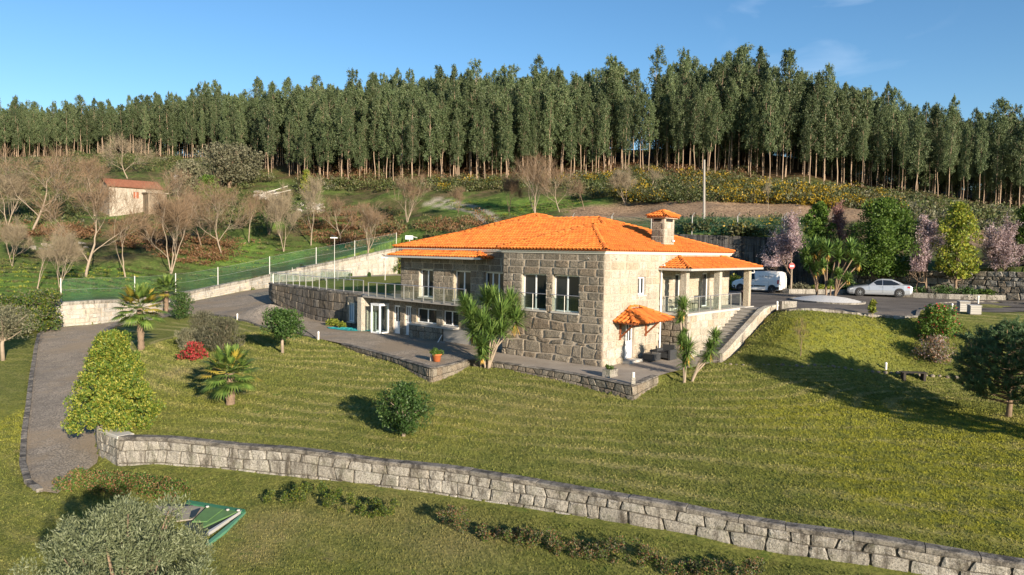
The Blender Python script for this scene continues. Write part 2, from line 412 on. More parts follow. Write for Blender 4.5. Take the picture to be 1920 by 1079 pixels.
hill += [(50, 145, 25.5), (30, 150, 26.8), (8, 160, 27.5), (60, 185, 27), (85, 175, 24), (110, 165, 20), (30, 200, 31), (-75, 205, 28), (-45, 200, 30), (-10, 190, 29), (20, 178, 29), (45, 170, 29), (65, 160, 23), (95, 150, 17), (-140, 210, 25), (120, 120, 14), (-200, 120, 14), (-250, 200, 24), (180, 160, 16), (0, 300, 30), (-200, 300, 24), (200, 300, 15), (0, 600, 18), (-400, 500, 14), (400, 500, 10), (300, 120, 10), (-90, 60, 0), (-60, 60, 0), (70, 55, 5), (60, 62, 6)]
h_hill = TPS(hill, .3)

# back retaining wall: foot line in px, with the height of its foot
BW = [(-260, 640, -1.1), (0, 622, -1.0), (118, 613, -.9), (180, 608, -.82), (222, 601, -.72), (300, 584, -.3), (360, 565, .12), (462, 545, .9), (500, 540.5, 1.25), (560, 531, 1.9), (636, 519.5, 2.35), (747, 514, 2.55)]
BWP = [onz(*t)[:2] for t in BW]
BWZ = [t[2] for t in BW]
BWTOP = []
for (x, y), t in zip(BWP, ((0), (0), 567, 563, 562, 555, 546, 525, 515.6, 503, 488, 464)):
    if t == 0: BWTOP.append(1.0); continue
    # top height: the wall top seen at that px row above the foot
    px = [q for q, p in zip(BW, BWP) if p[0] == x and p[1] == y][0][0]
    d = ray(px, t); BWTOP.append(float(CAMZ + d[2] * (y / d[1])))
# behind the house and the dark wall by the parking
DW = [(1000, 84.0, 2.5, 8.3), (1180, 79.5, 2.5, 8.1), (1300, 75.5, 2.5, 7.85), (1430, 73.0, 2.5, 7.65), (1490, 71.2, 2.5, 6.9), (1560, 69, 2.5, 5.9)]
DWP = [onY(p, 470, Y)[:2] for p, Y, _, _ in DW]
RW = [(1620, 66.8, 2.65, 5.1), (1700, 63.5, 2.7, 4.75), (1800, 60.5, 2.7, 4.8), (1920, 57.0, 2.7, 4.9), (2060, 53.5, 2.7, 4.9), (2200, 50, 2.7, 4.9)]
RWP = [onY(p, 480, Y)[:2] for p, Y, _, _ in RW]

def inpoly(X, Y, P):
    X = np.asarray(X); Y = np.asarray(Y); c = np.zeros(X.shape, bool); j = len(P) - 1
    for i in range(len(P)):
        xi, yi = P[i]; xj, yj = P[j]
        if abs(yj - yi) > 1e-12:
            c ^= ((yi > Y) != (yj > Y)) & (X < (xj - xi) * (Y - yi) / (yj - yi) + xi)
        j = i
    return c
def segdist(X, Y, P):
    best = np.full(np.shape(X), 1e9)
    for (x0, y0), (x1, y1) in zip(P[:-1], P[1:]):
        dx, dy = x1 - x0, y1 - y0; t = np.clip(((X - x0) * dx + (Y - y0) * dy) / (dx * dx + dy * dy), 0, 1)
        best = np.minimum(best, np.hypot(X - x0 - t * dx, Y - y0 - t * dy))
    return best
def offset_path(P, d):
    P = [np.array(p, float) for p in P]; out = []
    for i, p in enumerate(P):
        t = P[min(i + 1, len(P) - 1)] - P[max(i - 1, 0)]; t /= np.linalg.norm(t); out.append(p + np.array((-t[1], t[0])) * d)
    return out
def resample(P, step):
    P = np.array([np.array(p, float) for p in P]); s = np.r_[0, np.cumsum(np.linalg.norm(np.diff(P[:, :2], axis=0), axis=1))]
    n = max(2, int(s[-1] / step) + 1); t = np.linspace(0, s[-1], n)
    return np.stack([np.interp(t, s, P[:, k]) for k in range(P.shape[1])], 1)

_wp2 = offset_path([RET[0] * .5 + WPATH[0] * .5] + list(WPATH), .33)
_rt2 = offset_path(RET, -.22)
LOWPOLY = [tuple(p) for p in _rt2[::-1]] + [tuple(p) for p in _wp2] + [(60, 5), (60, -40), (-120, -40), (-120, float(BWP[0][1])), tuple(BWP[0]), tuple(BWP[1]), tuple(BWP[2]), tuple(BWP[3]), tuple(BWP[4])]
_bw2 = offset_path(BWP, .36)
HILLPOLY = [tuple(p) for p in _bw2] + [tuple(p + np.array((0.15, .45))) for p in DWP] + [tuple(p + np.array((0.15, .45))) for p in RWP] + [(90, 40), (900, 40), (900, 1500), (-900, 1500), (-900, float(_bw2[0][1])), ]
# paved flat pad (patio, yard, house, steps) in world coordinates
PADPX = [(590, 641), (650, 653), (720, 668), (780, 685), (809, 695), (842, 688), (882, 677)]
pad = [onz(x, y, 0)[:2] for x, y in ((596, 636), (640, 645), (700, 660), (760, 677), (809, 692), (850, 684), (884, 674), (1000, 690), (1090, 705), (1187, 725), (1234, 706))]
pad += [H(-3.25, 1.2)[:2], H(-3.3, 6.7)[:2], H(-3.3, 14.8)[:2], H(-1, 16)[:2], H(17, 16)[:2], H(17.5, 3)[:2], H(22.5, 2.2)[:2], H(26, 1.4)[:2]]
PADPOLY = [tuple(p) for p in pad]
_c = np.mean(np.array(pad[:11]), 0)
PADT = [tuple(p) for p in offset_path(pad[:11], .28)] + [tuple(p) for p in pad[11:]]
# raised terrace left of the house
TERPX = [(694, 555.5), (679, 551), (650, 548.2), (618, 545), (586, 541), (551, 536.5), (530, 534.2), (512, 532.6)]
TER = [onz(x, y, 2.57)[:2] for x, y in TERPX]
_tl = TER[-1]
TER += [_tl + np.array((-.9, 1.6)), _tl + np.array((-.6, 3.6)), _tl + np.array((1.2, 5.8)), _tl + np.array((5.0, 9.0)), np.array(onz(600, 524, 2.5)[:2])]
TERPOLY = [tuple(p) for p in TER] + [tuple(onz(640, 520.5, 2.5)[:2]), tuple(onz(740, 515, 2.5)[:2]), tuple(H(10, 22)[:2]), tuple(H(10, 4)[:2]), tuple(H(17.6, 2)[:2]), tuple(H(17.6, 1.5)[:2])]

def hraw(X, Y):
    X = np.atleast_1d(np.asarray(X, float)); Y = np.atleast_1d(np.asarray(Y, float))
    z = h_mid(X, Y)
    lo = inpoly(X, Y, LOWPOLY); z = np.where(lo, h_low(X, Y), z)
    hi = inpoly(X, Y, HILLPOLY)
    if hi.any():
        zh = h_hill(X, Y); r = np.clip((segdist(X, Y, [tuple(p) for p in _bw2] + DWP + RWP) - 3) / 12, 0, 1)
        zh = zh + r * (vnoise(X, Y, .12) * 1.4 + vnoise(X, Y, .35) * .5)
        z = np.where(hi, zh, z)
    return z
def hpave(X, Y):            # height of the paved sheets
    X = np.atleast_1d(np.asarray(X, float)); z = np.where(inpoly(X, Y, LOWPOLY), h_low(X, Y), h_mid(X, Y)); return z
def gz(x, y):
    if inpoly(np.array([x]), np.array([y]), PADPOLY)[0]: return 0.0
    return float(hraw([x], [y])[0])
def gp(px, py, tmax=260.0):
    """the point of the ground on the sight line of a pixel"""
    d = ray(px, py); t = np.linspace(8, tmax, 1300); X = d[0] * t; Y = d[1] * t; Z = CAMZ + d[2] * t
    g = hraw(X, Y); k = np.argmax(Z < g)
    if Z[k] >= g[k]: raise ValueError((px, py))
    a, b = t[k - 1], t[k]
    for _ in range(12):
        m = (a + b) / 2
        if CAMZ + d[2] * m < hraw([d[0] * m], [d[1] * m])[0]: b = m
        else: a = m
    return Vector((d[0] * b, d[1] * b, CAMZ + d[2] * b))

def fine_axis(a, b, step, lo, hi, g=1.12):
    c = list(np.arange(a, b + 1e-6, step)); s = step
    L_ = []; x = a
    while x > lo: s *= g; x -= s; L_.append(x)
    s = step; x = b; Rr = []
    while x < hi: s *= g; x += s; Rr.append(x)
    return np.array(L_[::-1] + c + Rr)
gx = fine_axis(-42, 36, .3, -900, 900); gy = fine_axis(14, 92, .3, -60, 1400, 1.04)
GX, GY = np.meshgrid(gx, gy)
GZ = hraw(GX, GY)
lo_ = inpoly(GX, GY, LOWPOLY)
GZ += np.where(GY < 75, vnoise(GX, GY, 1.3) * .05 + vnoise(GX, GY, .4) * .08, 0)
in_pad = inpoly(GX, GY, PADT); GZ = np.where(in_pad, -.12, GZ)
# ---- drive and car park outlines
DRIVE_L = [gp(x, y) for x, y in ((108, 926), (75, 921), (52, 905), (42, 870), (45, 820), (53, 760), (60, 700), (67, 655), (73, 628), (95, 617.5))]
DRIVE_L = [np.array(p[:2]) for p in DRIVE_L] + [np.array(onz(*t)[:2]) for t in ((118, 613.6, -.9), (180, 608.5, -.82), (222, 601.5, -.72), (300, 584.5, -.3), (360, 565.5, .12), (462, 545.5, .9), (500, 541, 1.25), (545, 534, 1.8), (570, 531, 1.95))]
DRIVE_R = [np.array(onz(*t)[:2]) for t in ((182, 868, -2.62), (186, 845, -2.5))] + [np.array(p) for p in RET[1:-1]] + [np.array(onz(*t)[:2]) for t in ((240, 607, -.72), (300, 597, -.42), (345, 587.5, -.2), (380, 588, -.05), (445, 601, -.02), (520, 618, -.03), (560, 628, -.04), (596, 636, 0), (620, 630, 0))]
DRIVE_R += [np.array(TER[4]), np.array(TER[5]), np.array(TER[7]), np.array(TER[8]), np.array(TER[9]), np.array(TER[10]), np.array(TER[11])]
DRIVEPOLY = [tuple(p) for p in DRIVE_L] + [tuple(p) for p in DRIVE_R[::-1]]
CARPX = [(1454, 578.5), (1475, 583.5), (1560, 586), (1640, 588), (1720, 590.5), (1725, 583.5), (1745, 577.5), (1755, 571), (1800, 568.5), (1860, 569), (1920, 572.5), (2050, 582)]
CARPOLY = [tuple(H(-1.7, 14.4)[:2]), tuple(H(-3.3, 15.1)[:2])] + [tuple(onz(x, y, 2.5)[:2]) for x, y in CARPX] + [tuple(onz(x, y, 2.6)[:2]) for x, y in ((2050, 572), (1920, 563.5), (1800, 561.2), (1715, 557.5), (1600, 552), (1470, 549.8))] + [tuple(onY(1440, 548, 67)[:2]), tuple(onY(1345, 546, 74)[:2]), tuple(H(6, 26)[:2]), tuple(H(6, 15.4)[:2]), tuple(H(-1.0, 15.4)[:2])]
for P in (DRIVEPOLY, CARPOLY):
    GZ = np.where(inpoly(GX, GY, P), np.minimum(GZ, hpave(GX, GY) - .12), GZ)
in_ter = inpoly(GX, GY, TERPOLY); GZ = np.where(in_ter & ~inpoly(GX, GY, HILLPOLY), np.minimum(GZ, 2.4), GZ)

# zones painted as colour masks of the ground itself: 0 lawn, 1 rough meadow, 2 brown cleared field, 3 forest floor
hi_ = inpoly(GX, GY, HILLPOLY)
def softpoly(P, w):
    d = segdist(GX + vnoise(GX, GY, .3) * w * 1.5, GY + vnoise(GX + 50, GY, .3) * w * 1.5, list(P) + [P[0]])
    return np.clip(.5 + np.where(inpoly(GX, GY, P), d, -d) / w / 2, 0, 1)
FIELD = [tuple(onY(*t)[:2]) for t in ((1060, 410, 90), (1200, 412, 85), (1330, 412, 84), (1500, 416, 83), (1640, 425, 80), (1650, 398, 92), (1450, 384, 95), (1250, 379, 99), (1120, 374, 100), (1050, 385, 97))]
FIELD2 = [tuple(onY(*t)[:2]) for t in ((1790, 448, 70), (1930, 450, 66), (1940, 428, 76), (1800, 425, 78))]
z_field = np.maximum(softpoly(FIELD, 1.2), softpoly(FIELD2, 1.0))
FOREST_EDGE = [onY(*t)[:2] for t in ((-400, 296, 172), (-150, 292, 174), (0, 298, 171), (200, 290, 175), (400, 303, 160), (600, 337, 135), (800, 342, 128), (1000, 340, 125), (1200, 324, 125), (1450, 338, 118), (1650, 360, 112), (1900, 392, 105), (2150, 410, 98), (2500, 420, 90))]
FORPOLY = [tuple(p) for p in FOREST_EDGE] + [(900, 60), (900, 1400), (-900, 1400), (-900, 150)]
z_for = softpoly(FORPOLY, 4)
MEAD = [[tuple(onY(*t)[:2]) for t in P] for P in (((850, 400, 104), (1010, 404, 96), (1150, 392, 96), (1130, 378, 104), (850, 378, 116), (800, 382, 115)),
        ((500, 425, 108), (620, 400, 116), (600, 378, 122), (470, 400, 115)), ((0, 440, 95), (110, 432, 98), (110, 425, 101), (0, 432, 98)), ((140, 418, 104), (230, 402, 110), (230, 395, 113), (150, 405, 109)),
        ((370, 505, 86), (560, 480, 92), (600, 455, 100), (480, 445, 103), (380, 470, 95)), ((-100, 560, 62), (120, 556, 62), (240, 540, 68), (330, 520, 82), (250, 500, 84), (60, 500, 80), (-100, 510, 75)), ((740, 470, 90), (830, 440, 97), (800, 425, 100), (720, 445, 99)))]
z_green = np.zeros_like(GX)
for P in MEAD: z_green = np.maximum(z_green, softpoly(P, 1.6))
TRACK = [onY(*t)[:2] for t in ((850, 388, 113), (880, 394, 108), (900, 401, 103), (915, 410, 98.5), (925, 420, 95))]
TRACK = [TRACK[0] + np.array((-4, 3))] + TRACK
_td = segdist(GX, GY, resample(TRACK, 1))
_tr = segdist(GX, GY, offset_path(resample(TRACK, 1), .85)); _tr2 = segdist(GX, GY, offset_path(resample(TRACK, 1), -.85))
z_track = np.clip(1.35 - np.minimum(_tr, _tr2) / .55, 0, 1) * .95
z_hill = np.clip(hi_.astype(float), 0, 1)
wd = np.minimum(segdist(GX, GY, WPATH), 60)
bankP = [tuple(onz(*t)[:2]) for t in ((1352, 682, -.1), (1600, 696, -.2), (1760, 706, -.3), (1950, 722, -.4))] + [tuple(onz(*t)[:2]) for t in ((2100, 610, 2.4), (1920, 604, 2.4), (1720, 590, 2.5), (1475, 584, 2.5))]
z_bank = softpoly(bankP, .3)
# dry straw / moss areas of the lawn, by plan position
def blob(px, py, r):
    p = gp(px, py); return np.exp(-(((GX - p[0]) ** 2 + (GY - p[1]) ** 2) / r ** 2))
z_yel = np.clip(blob(1850, 830, 5.5) * 1.3 + blob(1700, 900, 3.4) * 1.1 + blob(1880, 950, 2.8) * 1.2 + blob(1480, 780, 2.4) * .8 + blob(1100, 780, 3) * .25 + blob(350, 760, 3) * .3 + blob(1620, 780, 2.0) * .8 + blob(1500, 620, 2.2) * .9 + blob(1640, 630, 2.5) * .8 + blob(870, 800, 2.2) * .45 + blob(20, 800, 4) * .7, 0, 1)
z_straw = np.clip(blob(330, 700, 1.2) + blob(850, 1020, 1.6) * .7 + blob(500, 985, 1.2) * .7 + blob(700, 960, 2) * .5 + blob(1000, 770, 3) * .35 + blob(600, 860, 1.5) * .1 + blob(470, 1040, .8) * .8, 0, 1)
low_f = lo_.astype(float)
HC = np.where(lo_, h_low(GX, GY), h_mid(GX, GY)); MOW = np.clip(1 - z_bank * 1.3, 0, 1) * np.clip((wd - .6) / .8, 0, 1) * np.where(lo_, .35, 1) * (GY < 60)
ny_, nx_ = GX.shape
idx = np.arange(ny_ * nx_).reshape(ny_, nx_)
GF = np.stack([idx[:-1, :-1], idx[:-1, 1:], idx[1:, 1:], idx[1:, :-1]], -1).reshape(-1, 4)

def m_ground():
    m, N, L = nmat("grassland"); v = pos(N)
    at = lambda k: _n(N, "ShaderNodeAttribute", attribute_name=k).outputs["Fac"]
    n1 = noise(N, L, v, .35, 5, .6); n2 = noise(N, L, v, 1.6, 6, .65); n3 = noise(N, L, v, 9, 5, .75); n4 = noise(N, L, v, 34, 3, .8); n5 = noise(N, L, v, 110, 2, .8)
    g = ramp(N, L, n2, [(.34, (.092, .132, .022)), (.50, (.19, .21, .040)), (.64, (.31, .30, .078))])
    g = mixc(N, L, ramp(N, L, n3, [(.40, 0), (.60, 1)]), mixc(N, L, .62, g, (.035, .065, .012)), mixc(N, L, .42, g, (.36, .38, .09)))
    g = mixc(N, L, ramp(N, L, n4, [(.40, 0), (.64, .85)]), g, mixc(N, L, .35, g, (.30, .28, .12)))
    g = mixc(N, L, ramp(N, L, n5, [(.34, .9), (.56, 0)]), g, mixc(N, L, .65, g, (.022, .034, .008)))
    # mowing lines that follow the contours of the slope
    wv = mth(N, L, 'SINE', mth(N, L, 'ADD', mth(N, L, 'MULTIPLY', at('hc'), 52.0), mth(N, L, 'MULTIPLY', n1, 2.5)))
    wv = mth(N, L, 'MULTIPLY', ramp(N, L, wv, [(.3, 0), (.95, 1)]), ramp(N, L, noise(N, L, v, .22, 3), [(.36, .1), (.54, 1)]))
    wv = mth(N, L, 'MULTIPLY', wv, ramp(N, L, n3, [(.38, .1), (.6, 1)]))
    wv = mth(N, L, 'MULTIPLY', wv, at('mow'))
    g = mixc(N, L, mth(N, L, 'MULTIPLY', wv, .85), g, (.46, .39, .17))
    ye = mth(N, L, 'MULTIPLY', at('yel'), ramp(N, L, noise(N, L, v, 2.6, 6, .7), [(.40, .05), (.58, 1)]))
    g = mixc(N, L, mth(N, L, 'MULTIPLY', ye, .9), g, mixc(N, L, n4, (.16, .19, .02), (.42, .38, .045)))
    stw = mth(N, L, 'MULTIPLY', at('straw'), ramp(N, L, n3, [(.35, .2), (.6, 1)]))
    g = mixc(N, L, mth(N, L, 'MULTIPLY', stw, .8), g, (.33, .26, .13))
    sp = ramp(N, L, noise(N, L, v, .9, 6, .7, .4), [(.60, 0), (.70, 1)])      # random worn spots
    g = mixc(N, L, mth(N, L, 'MULTIPLY', sp, .45), g, (.28, .23, .11))
    gr = ramp(N, L, noise(N, L, v, 1.1, 6, .75), [(.60, 0), (.72, 1)])      # lush clover spots
    g = mixc(N, L, mth(N, L, 'MULTIPLY', gr, .7), g, (.07, .155, .02))
    # hill
    w1 = noise(N, L, v, .16, 6, .65); w2 = noise(N, L, v, .8, 6, .7); w3 = noise(N, L, v, 3.5, 5, .75)
    hcol = ramp(N, L, w2, [(.3, (.045, .052, .02)), (.47, (.085, .085, .032)), (.58, (.13, .105, .055)), (.72, (.17, .12, .075))])
    hcol = mixc(N, L, ramp(N, L, w1, [(.45, 0), (.58, .75)]), hcol, ramp(N, L, w2, [(.3, (.06, .11, .025)), (.6, (.13, .20, .04)), (.75, (.21, .23, .085))]))
    grn = ramp(N, L, w2, [(.3, (.07, .14, .025)), (.55, (.15, .24, .045)), (.72, (.25, .30, .09))])
    hcol = mixc(N, L, at('green'), hcol, grn)
    fld = ramp(N, L, w3, [(.3, (.15, .09, .055)), (.55, (.36, .25, .16)), (.75, (.45, .34, .23))])
    hcol = mixc(N, L, at('field'), hcol, fld)
    ff = ramp(N, L, w2, [(.3, (.045, .028, .016)), (.6, (.13, .075, .04)), (.75, (.09, .085, .03))])
    hcol = mixc(N, L, at('forest'), hcol, ff)
    hcol = mixc(N, L, at('track'), hcol, mixc(N, L, w3, (.30, .26, .21), (.46, .41, .34)))
    hcol = mixc(N, L, ramp(N, L, w3, [(.36, .75), (.54, 0)]), hcol, mixc(N, L, .7, hcol, (.015, .016, .008)))
    col = mixc(N, L, at('hill'), g, hcol)
    b = mth(N, L, 'ADD', mth(N, L, 'MULTIPLY', n3, .8), mth(N, L, 'ADD', mth(N, L, 'MULTIPLY', n4, .35), mth(N, L, 'MULTIPLY', n5, .25)))
    bsdf(N, L, col, .95, bump=b, bstr=.9, bdist=.10, spec=.1); return m
M_GROUND = m_ground()
gme = mesh_from("ground", np.stack([GX, GY, GZ], -1).reshape(-1, 3), GF, (M_GROUND,), True,
                dict(hc=HC.ravel(), mow=MOW.ravel(), yel=z_yel.ravel(), straw=z_straw.ravel(), hill=z_hill.ravel(), green=z_green.ravel(), field=z_field.ravel(), forest=z_for.ravel(), track=z_track.ravel()))
structure(link("ground", gme))
# ------------------------------------------------------------------ stonework
CAMP = np.array((0, 0, CAMZ))
class Masonry:
    """collects single stones; the 300 that show largest become objects, the rest one joined part"""
    def __init__(s): s.items = []       # (score, verts, faces, mat, parent)
    def stone(s, quad, P3, depth, mat, parent, toW=None, gap=.010):
        """quad: 4 corners (u,z) counter-clockwise seen from outside; P3(u,z,d) -> 3d point"""
        q = np.array(quad, float); c = q.mean(0)
        e1 = np.linalg.norm(q[1] - q[0]); e2 = np.linalg.norm(q[3] - q[0]); m = min(e1, e2)
        if m < .03: return
        ring = []
        for k in range(4):
            a, b = q[k], q[(k + 1) % 4]
            ca = a + (c - a) * min(.09, .02 / m) + (rng.random(2) - .5) * m * .05
            ring.append(ca); ring.append((a + b) / 2 + (rng.random(2) - .5) * m * .07)
        ring = np.array(ring)
        g = gap / m * 2
        r0 = c + (ring - c) * (1 - g); r1 = c + (ring - c) * (1 - g * 1.2 - .02); r2 = c + (ring - c) * (1 - g - min(.3, .035 / m * 2.2)) + (rng.random((8, 2)) - .5) * m * .04
        V = [P3(u, z, -.05) for u, z in r0] + [P3(u, z, depth * (.45 + .3 * rng.random())) for u, z in r1] + [P3(u, z, depth * (.65 + .55 * rng.random())) for u, z in r2] + [P3(c[0] + (rng.random() - .5) * m * .3, c[1] + (rng.random() - .5) * m * .3, depth * (.7 + .6 * rng.random()))]
        F = []
        for r in (0, 8):
            for k in range(8): F.append((r + k, r + (k + 1) % 8, r + 8 + (k + 1) % 8, r + 8 + k))
        for k in range(8): F.append((16 + k, 16 + (k + 1) % 8, 24))
        w = np.array(toW(V[24]) if toW else V[24]); d = np.linalg.norm(w - CAMP)
        s.items.append((e1 * e2 / d ** 2, V, F, mat, parent))
    def finish(s, limit=300, name="stone"):
        s.items.sort(key=lambda t: -t[0])
        for sc, V, F, mat, par in s.items[:limit]:
            me = mesh_from(name, V, F, (mat,), False)
            link(name, me, par)
        rest = {}
        for sc, V, F, mat, par in s.items[limit:]:
            rest.setdefault((par, mat), MB()).add(V, F)
        for (par, mat), mb in rest.items():
            stuff(mb.build(name, mat, par, False))

def courses(M, u0, u1, z0, z1, P3, depth, mats, parent, rows, lens, toW=None, wav=0.0, holes=(), irr=0.0, zb=None, zt=None, wf=.6, gap=.010):
    """rows: list of course boundaries as fractions 0..1 or absolute count; zb/zt: functions of u for a foot or top that is not level"""
    fr = np.linspace(0, 1, rows + 1)
    if irr: fr[1:-1] += (rng.random(rows - 1) - .5) / rows * irr
    fb = zb or (lambda u: z0); ft = zt or (lambda u: z1); ph = rng.random(rows + 1) * 50
    def Z(u, k):
        b, t = fb(u), ft(u); w = 0 if k in (0, rows) else wav * float(vnoise(np.array([u * wf + ph[k]]), np.array([k * 3.1]))[0]) * 2
        return b + (t - b) * fr[k] + w
    for r in range(rows):
        u = u0 - rng.random() * lens[0] * .3; js = []
        cuts = [u0]
        u = u0 + rng.uniform(.3, 1) * lens[0]
        while u < u1 - lens[0] * .45:
            cuts.append(u); u += rng.uniform(*lens)
        cuts.append(u1)
        lean = [0] + [(rng.random() - .5) * irr * .25 for _ in cuts[1:-1]] + [0]
        for (a, la), (b, lb) in zip(list(zip(cuts, lean))[:-1], list(zip(cuts, lean))[1:]):
            segs = [(a, b, la, lb, 0, 0)]
            for hu0, hu1, hz0, hz1 in holes:
                ns = []
                for (p, q, l0, l1, cb, ct) in segs:
                    zm0, zm1 = Z((p + q) / 2, r), Z((p + q) / 2, r + 1)
                    if q <= hu0 + 1e-6 or p >= hu1 - 1e-6 or zm1 <= hz0 + .02 or zm0 >= hz1 - .02: ns.append((p, q, l0, l1, cb, ct)); continue
                    ov = min(zm1, hz1) - max(zm0, hz0)
                    if p < hu0 - .05: ns.append((p, hu0, l0, 0, cb, ct))
                    if q > hu1 + .05: ns.append((hu1, q, 0, l1, cb, ct))
                    pm, qm = max(p, hu0), min(q, hu1)
                    if zm0 < hz0 - .06: ns.append((pm, qm, 0, 0, cb, hz0))
                    if zm1 > hz1 + .06: ns.append((pm, qm, 0, 0, hz1, ct))
                segs = ns
            for (p, q, l0, l1, cb, ct) in segs:
                if q - p < .05: continue
                def zz(u, k, lo, hi):
                    z = Z(u, k)
                    if lo: z = max(z, lo)
                    if hi: z = min(z, hi)
                    return z
                q4 = [(p - l0, zz(p, r, cb, ct)), (q - l1, zz(q, r, cb, ct)), (q + l1, zz(q, r + 1, cb, ct)), (p + l0, zz(p, r + 1, cb, ct))]
                if min(q4[3][1] - q4[0][1], q4[2][1] - q4[1][1]) < .05: continue
                M.stone(q4, P3, depth * rng.uniform(.7, 1.25), mats[int(rng.random() * len(mats))], parent, toW, gap)

def wall_core(mb, u0, u1, z0, z1, P3, holes=(), thick=.3, face=-.02):
    us = sorted({u0, u1} | {h for H_ in holes for h in H_[:2] if u0 < h < u1}); zs = sorted({z0, z1} | {h for H_ in holes for h in H_[2:4] if z0 < h < z1})
    for a, b in zip(us[:-1], us[1:]):
        for c, d in zip(zs[:-1], zs[1:]):
            m = ((a + b) / 2, (c + d) / 2)
            if any(h[0] < m[0] < h[1] and h[2] < m[1] < h[3] for h in holes): continue
            V = [P3(u, z, dd) for dd in (face, face - thick) for u, z in ((a, c), (b, c), (b, d), (a, d))]
            mb.add(V, [(0, 1, 2, 3), (7, 6, 5, 4), (0, 4, 5, 1), (1, 5, 6, 2), (2, 6, 7, 3), (3, 7, 4, 0)])

def path_frame(P):
    P = np.array([np.array(p, float)[:2] for p in P]); s = np.r_[0, np.cumsum(np.linalg.norm(np.diff(P, axis=0), axis=1))]
    def at(u):
        x = np.interp(u, s, P[:, 0]); y = np.interp(u, s, P[:, 1])
        u2 = min(max(u, 1e-3), s[-1] - 1e-3); h = .35
        a = np.array((np.interp(u2 - h, s, P[:, 0]), np.interp(u2 - h, s, P[:, 1]))); b = np.array((np.interp(u2 + h, s, P[:, 0]), np.interp(u2 + h, s, P[:, 1])))
        t = (b - a) / np.linalg.norm(b - a); return np.array((x, y)), t
    return at, s[-1], s

def free_wall(name, label, cat, P, zfoot, ztop, side, rows, lens, mats, core, cap=None, thick=.5, cap_h=.2, cap_len=(.8, 1.4), depth=.05, wav=.05, irr=.5, limit=300, below=.4, cap_over=.04, cap_depth=None, back=False, gap=.010):
    """a stone wall along a ground path. side=+1: the face looks to the left of the path, -1 to the right. zfoot, ztop: functions of u"""
    at, Ln, s = path_frame(P)
    root = thing(name, label, cat, loc=(0, 0, 0))
    def P3(u, z, d):
        p, t = at(u); n = np.array((-t[1], t[0])) * side; q = p + n * d; return (q[0], q[1], z)
    def P3f(u, z, d): return P3(u, z, d)
    # core
    n = max(2, int(Ln / .6)); us = np.linspace(0, Ln, n + 1); mb = MB()
    V = []
    for u in us:
        for d, z in ((-.015, zfoot(u) - below), (-.015, ztop(u) - .04), (-min(thick, cap_depth or thick) + .02, ztop(u) - .04), (-min(thick, cap_depth or thick) - .02, ztop(u) - (.22 if cap_depth else .04)), (-thick - .01, ztop(u) - (.22 if cap_depth else .04)), (-thick, zfoot(u) - below)): V.append(P3(u, z, d))
    F = []
    for i in range(n):
        for k in range(6): F.append((i * 6 + k, i * 6 + (k + 1) % 6, (i + 1) * 6 + (k + 1) % 6, (i + 1) * 6 + k))
    F += [(0, 1, 2, 3, 4, 5), tuple(range(n * 6, n * 6 + 6))[::-1]]
    wall = link('wall_core', mesh_from('wall_core', V, F, (core,)), root)
    M = Masonry()
    flip = (lambda q: q) if side < 0 else (lambda q: q)
    ch = cap_h if cap else 0
    courses(M, 0, Ln, 0, 0, P3f, depth, mats, wall, rows, lens, None, wav, (), irr, zb=lambda u: zfoot(u) - .25, zt=lambda u: ztop(u) - ch, gap=gap)
    if back:
        courses(M, 0, Ln, 0, 0, lambda u, z, d: P3(u, z, -thick - d), depth, mats, wall, rows, lens, None, wav, (), irr, zb=lambda u: zfoot(u) - .25, zt=lambda u: ztop(u) - ch)
    # stub: the top is closed by coping stones
    if cap:
        u = 0
        while u < Ln - .1:
            w = min(rng.uniform(*cap_len), Ln - u)
            if Ln - u - w < .3: w = Ln - u
            mbc = []; dz = rng.uniform(-.012, .012); cd = cap_depth or thick
            us2 = np.linspace(u + .012, u + w - .012, max(2, int(w / .7) + 1)); Vc = []
            for uu in us2:
                zt = ztop(uu) + dz
                j = lambda a=.012: rng.uniform(-a, a)
                for d, z in ((cap_over + j(), zt - ch + .01), (cap_over + .01 + j(), zt - .03), (cap_over - .03 + j(), zt), (-cd + .03, zt + j(.006)), (-cd, zt - .04), (-cd, zt - ch + .01)): Vc.append(P3(uu, z, d))
            Fc = []
            for i in range(len(us2) - 1):
                for k in range(6): Fc.append((i * 6 + k, i * 6 + (k + 1) % 6, (i + 1) * 6 + (k + 1) % 6, (i + 1) * 6 + k))
            Fc += [tuple(range(6)), tuple(range((len(us2) - 1) * 6, len(us2) * 6))[::-1]]
            link('coping_stone', mesh_from('coping_stone', Vc, Fc, (cap,)), root)
            u += w
    M.finish(limit)
    return root, P3

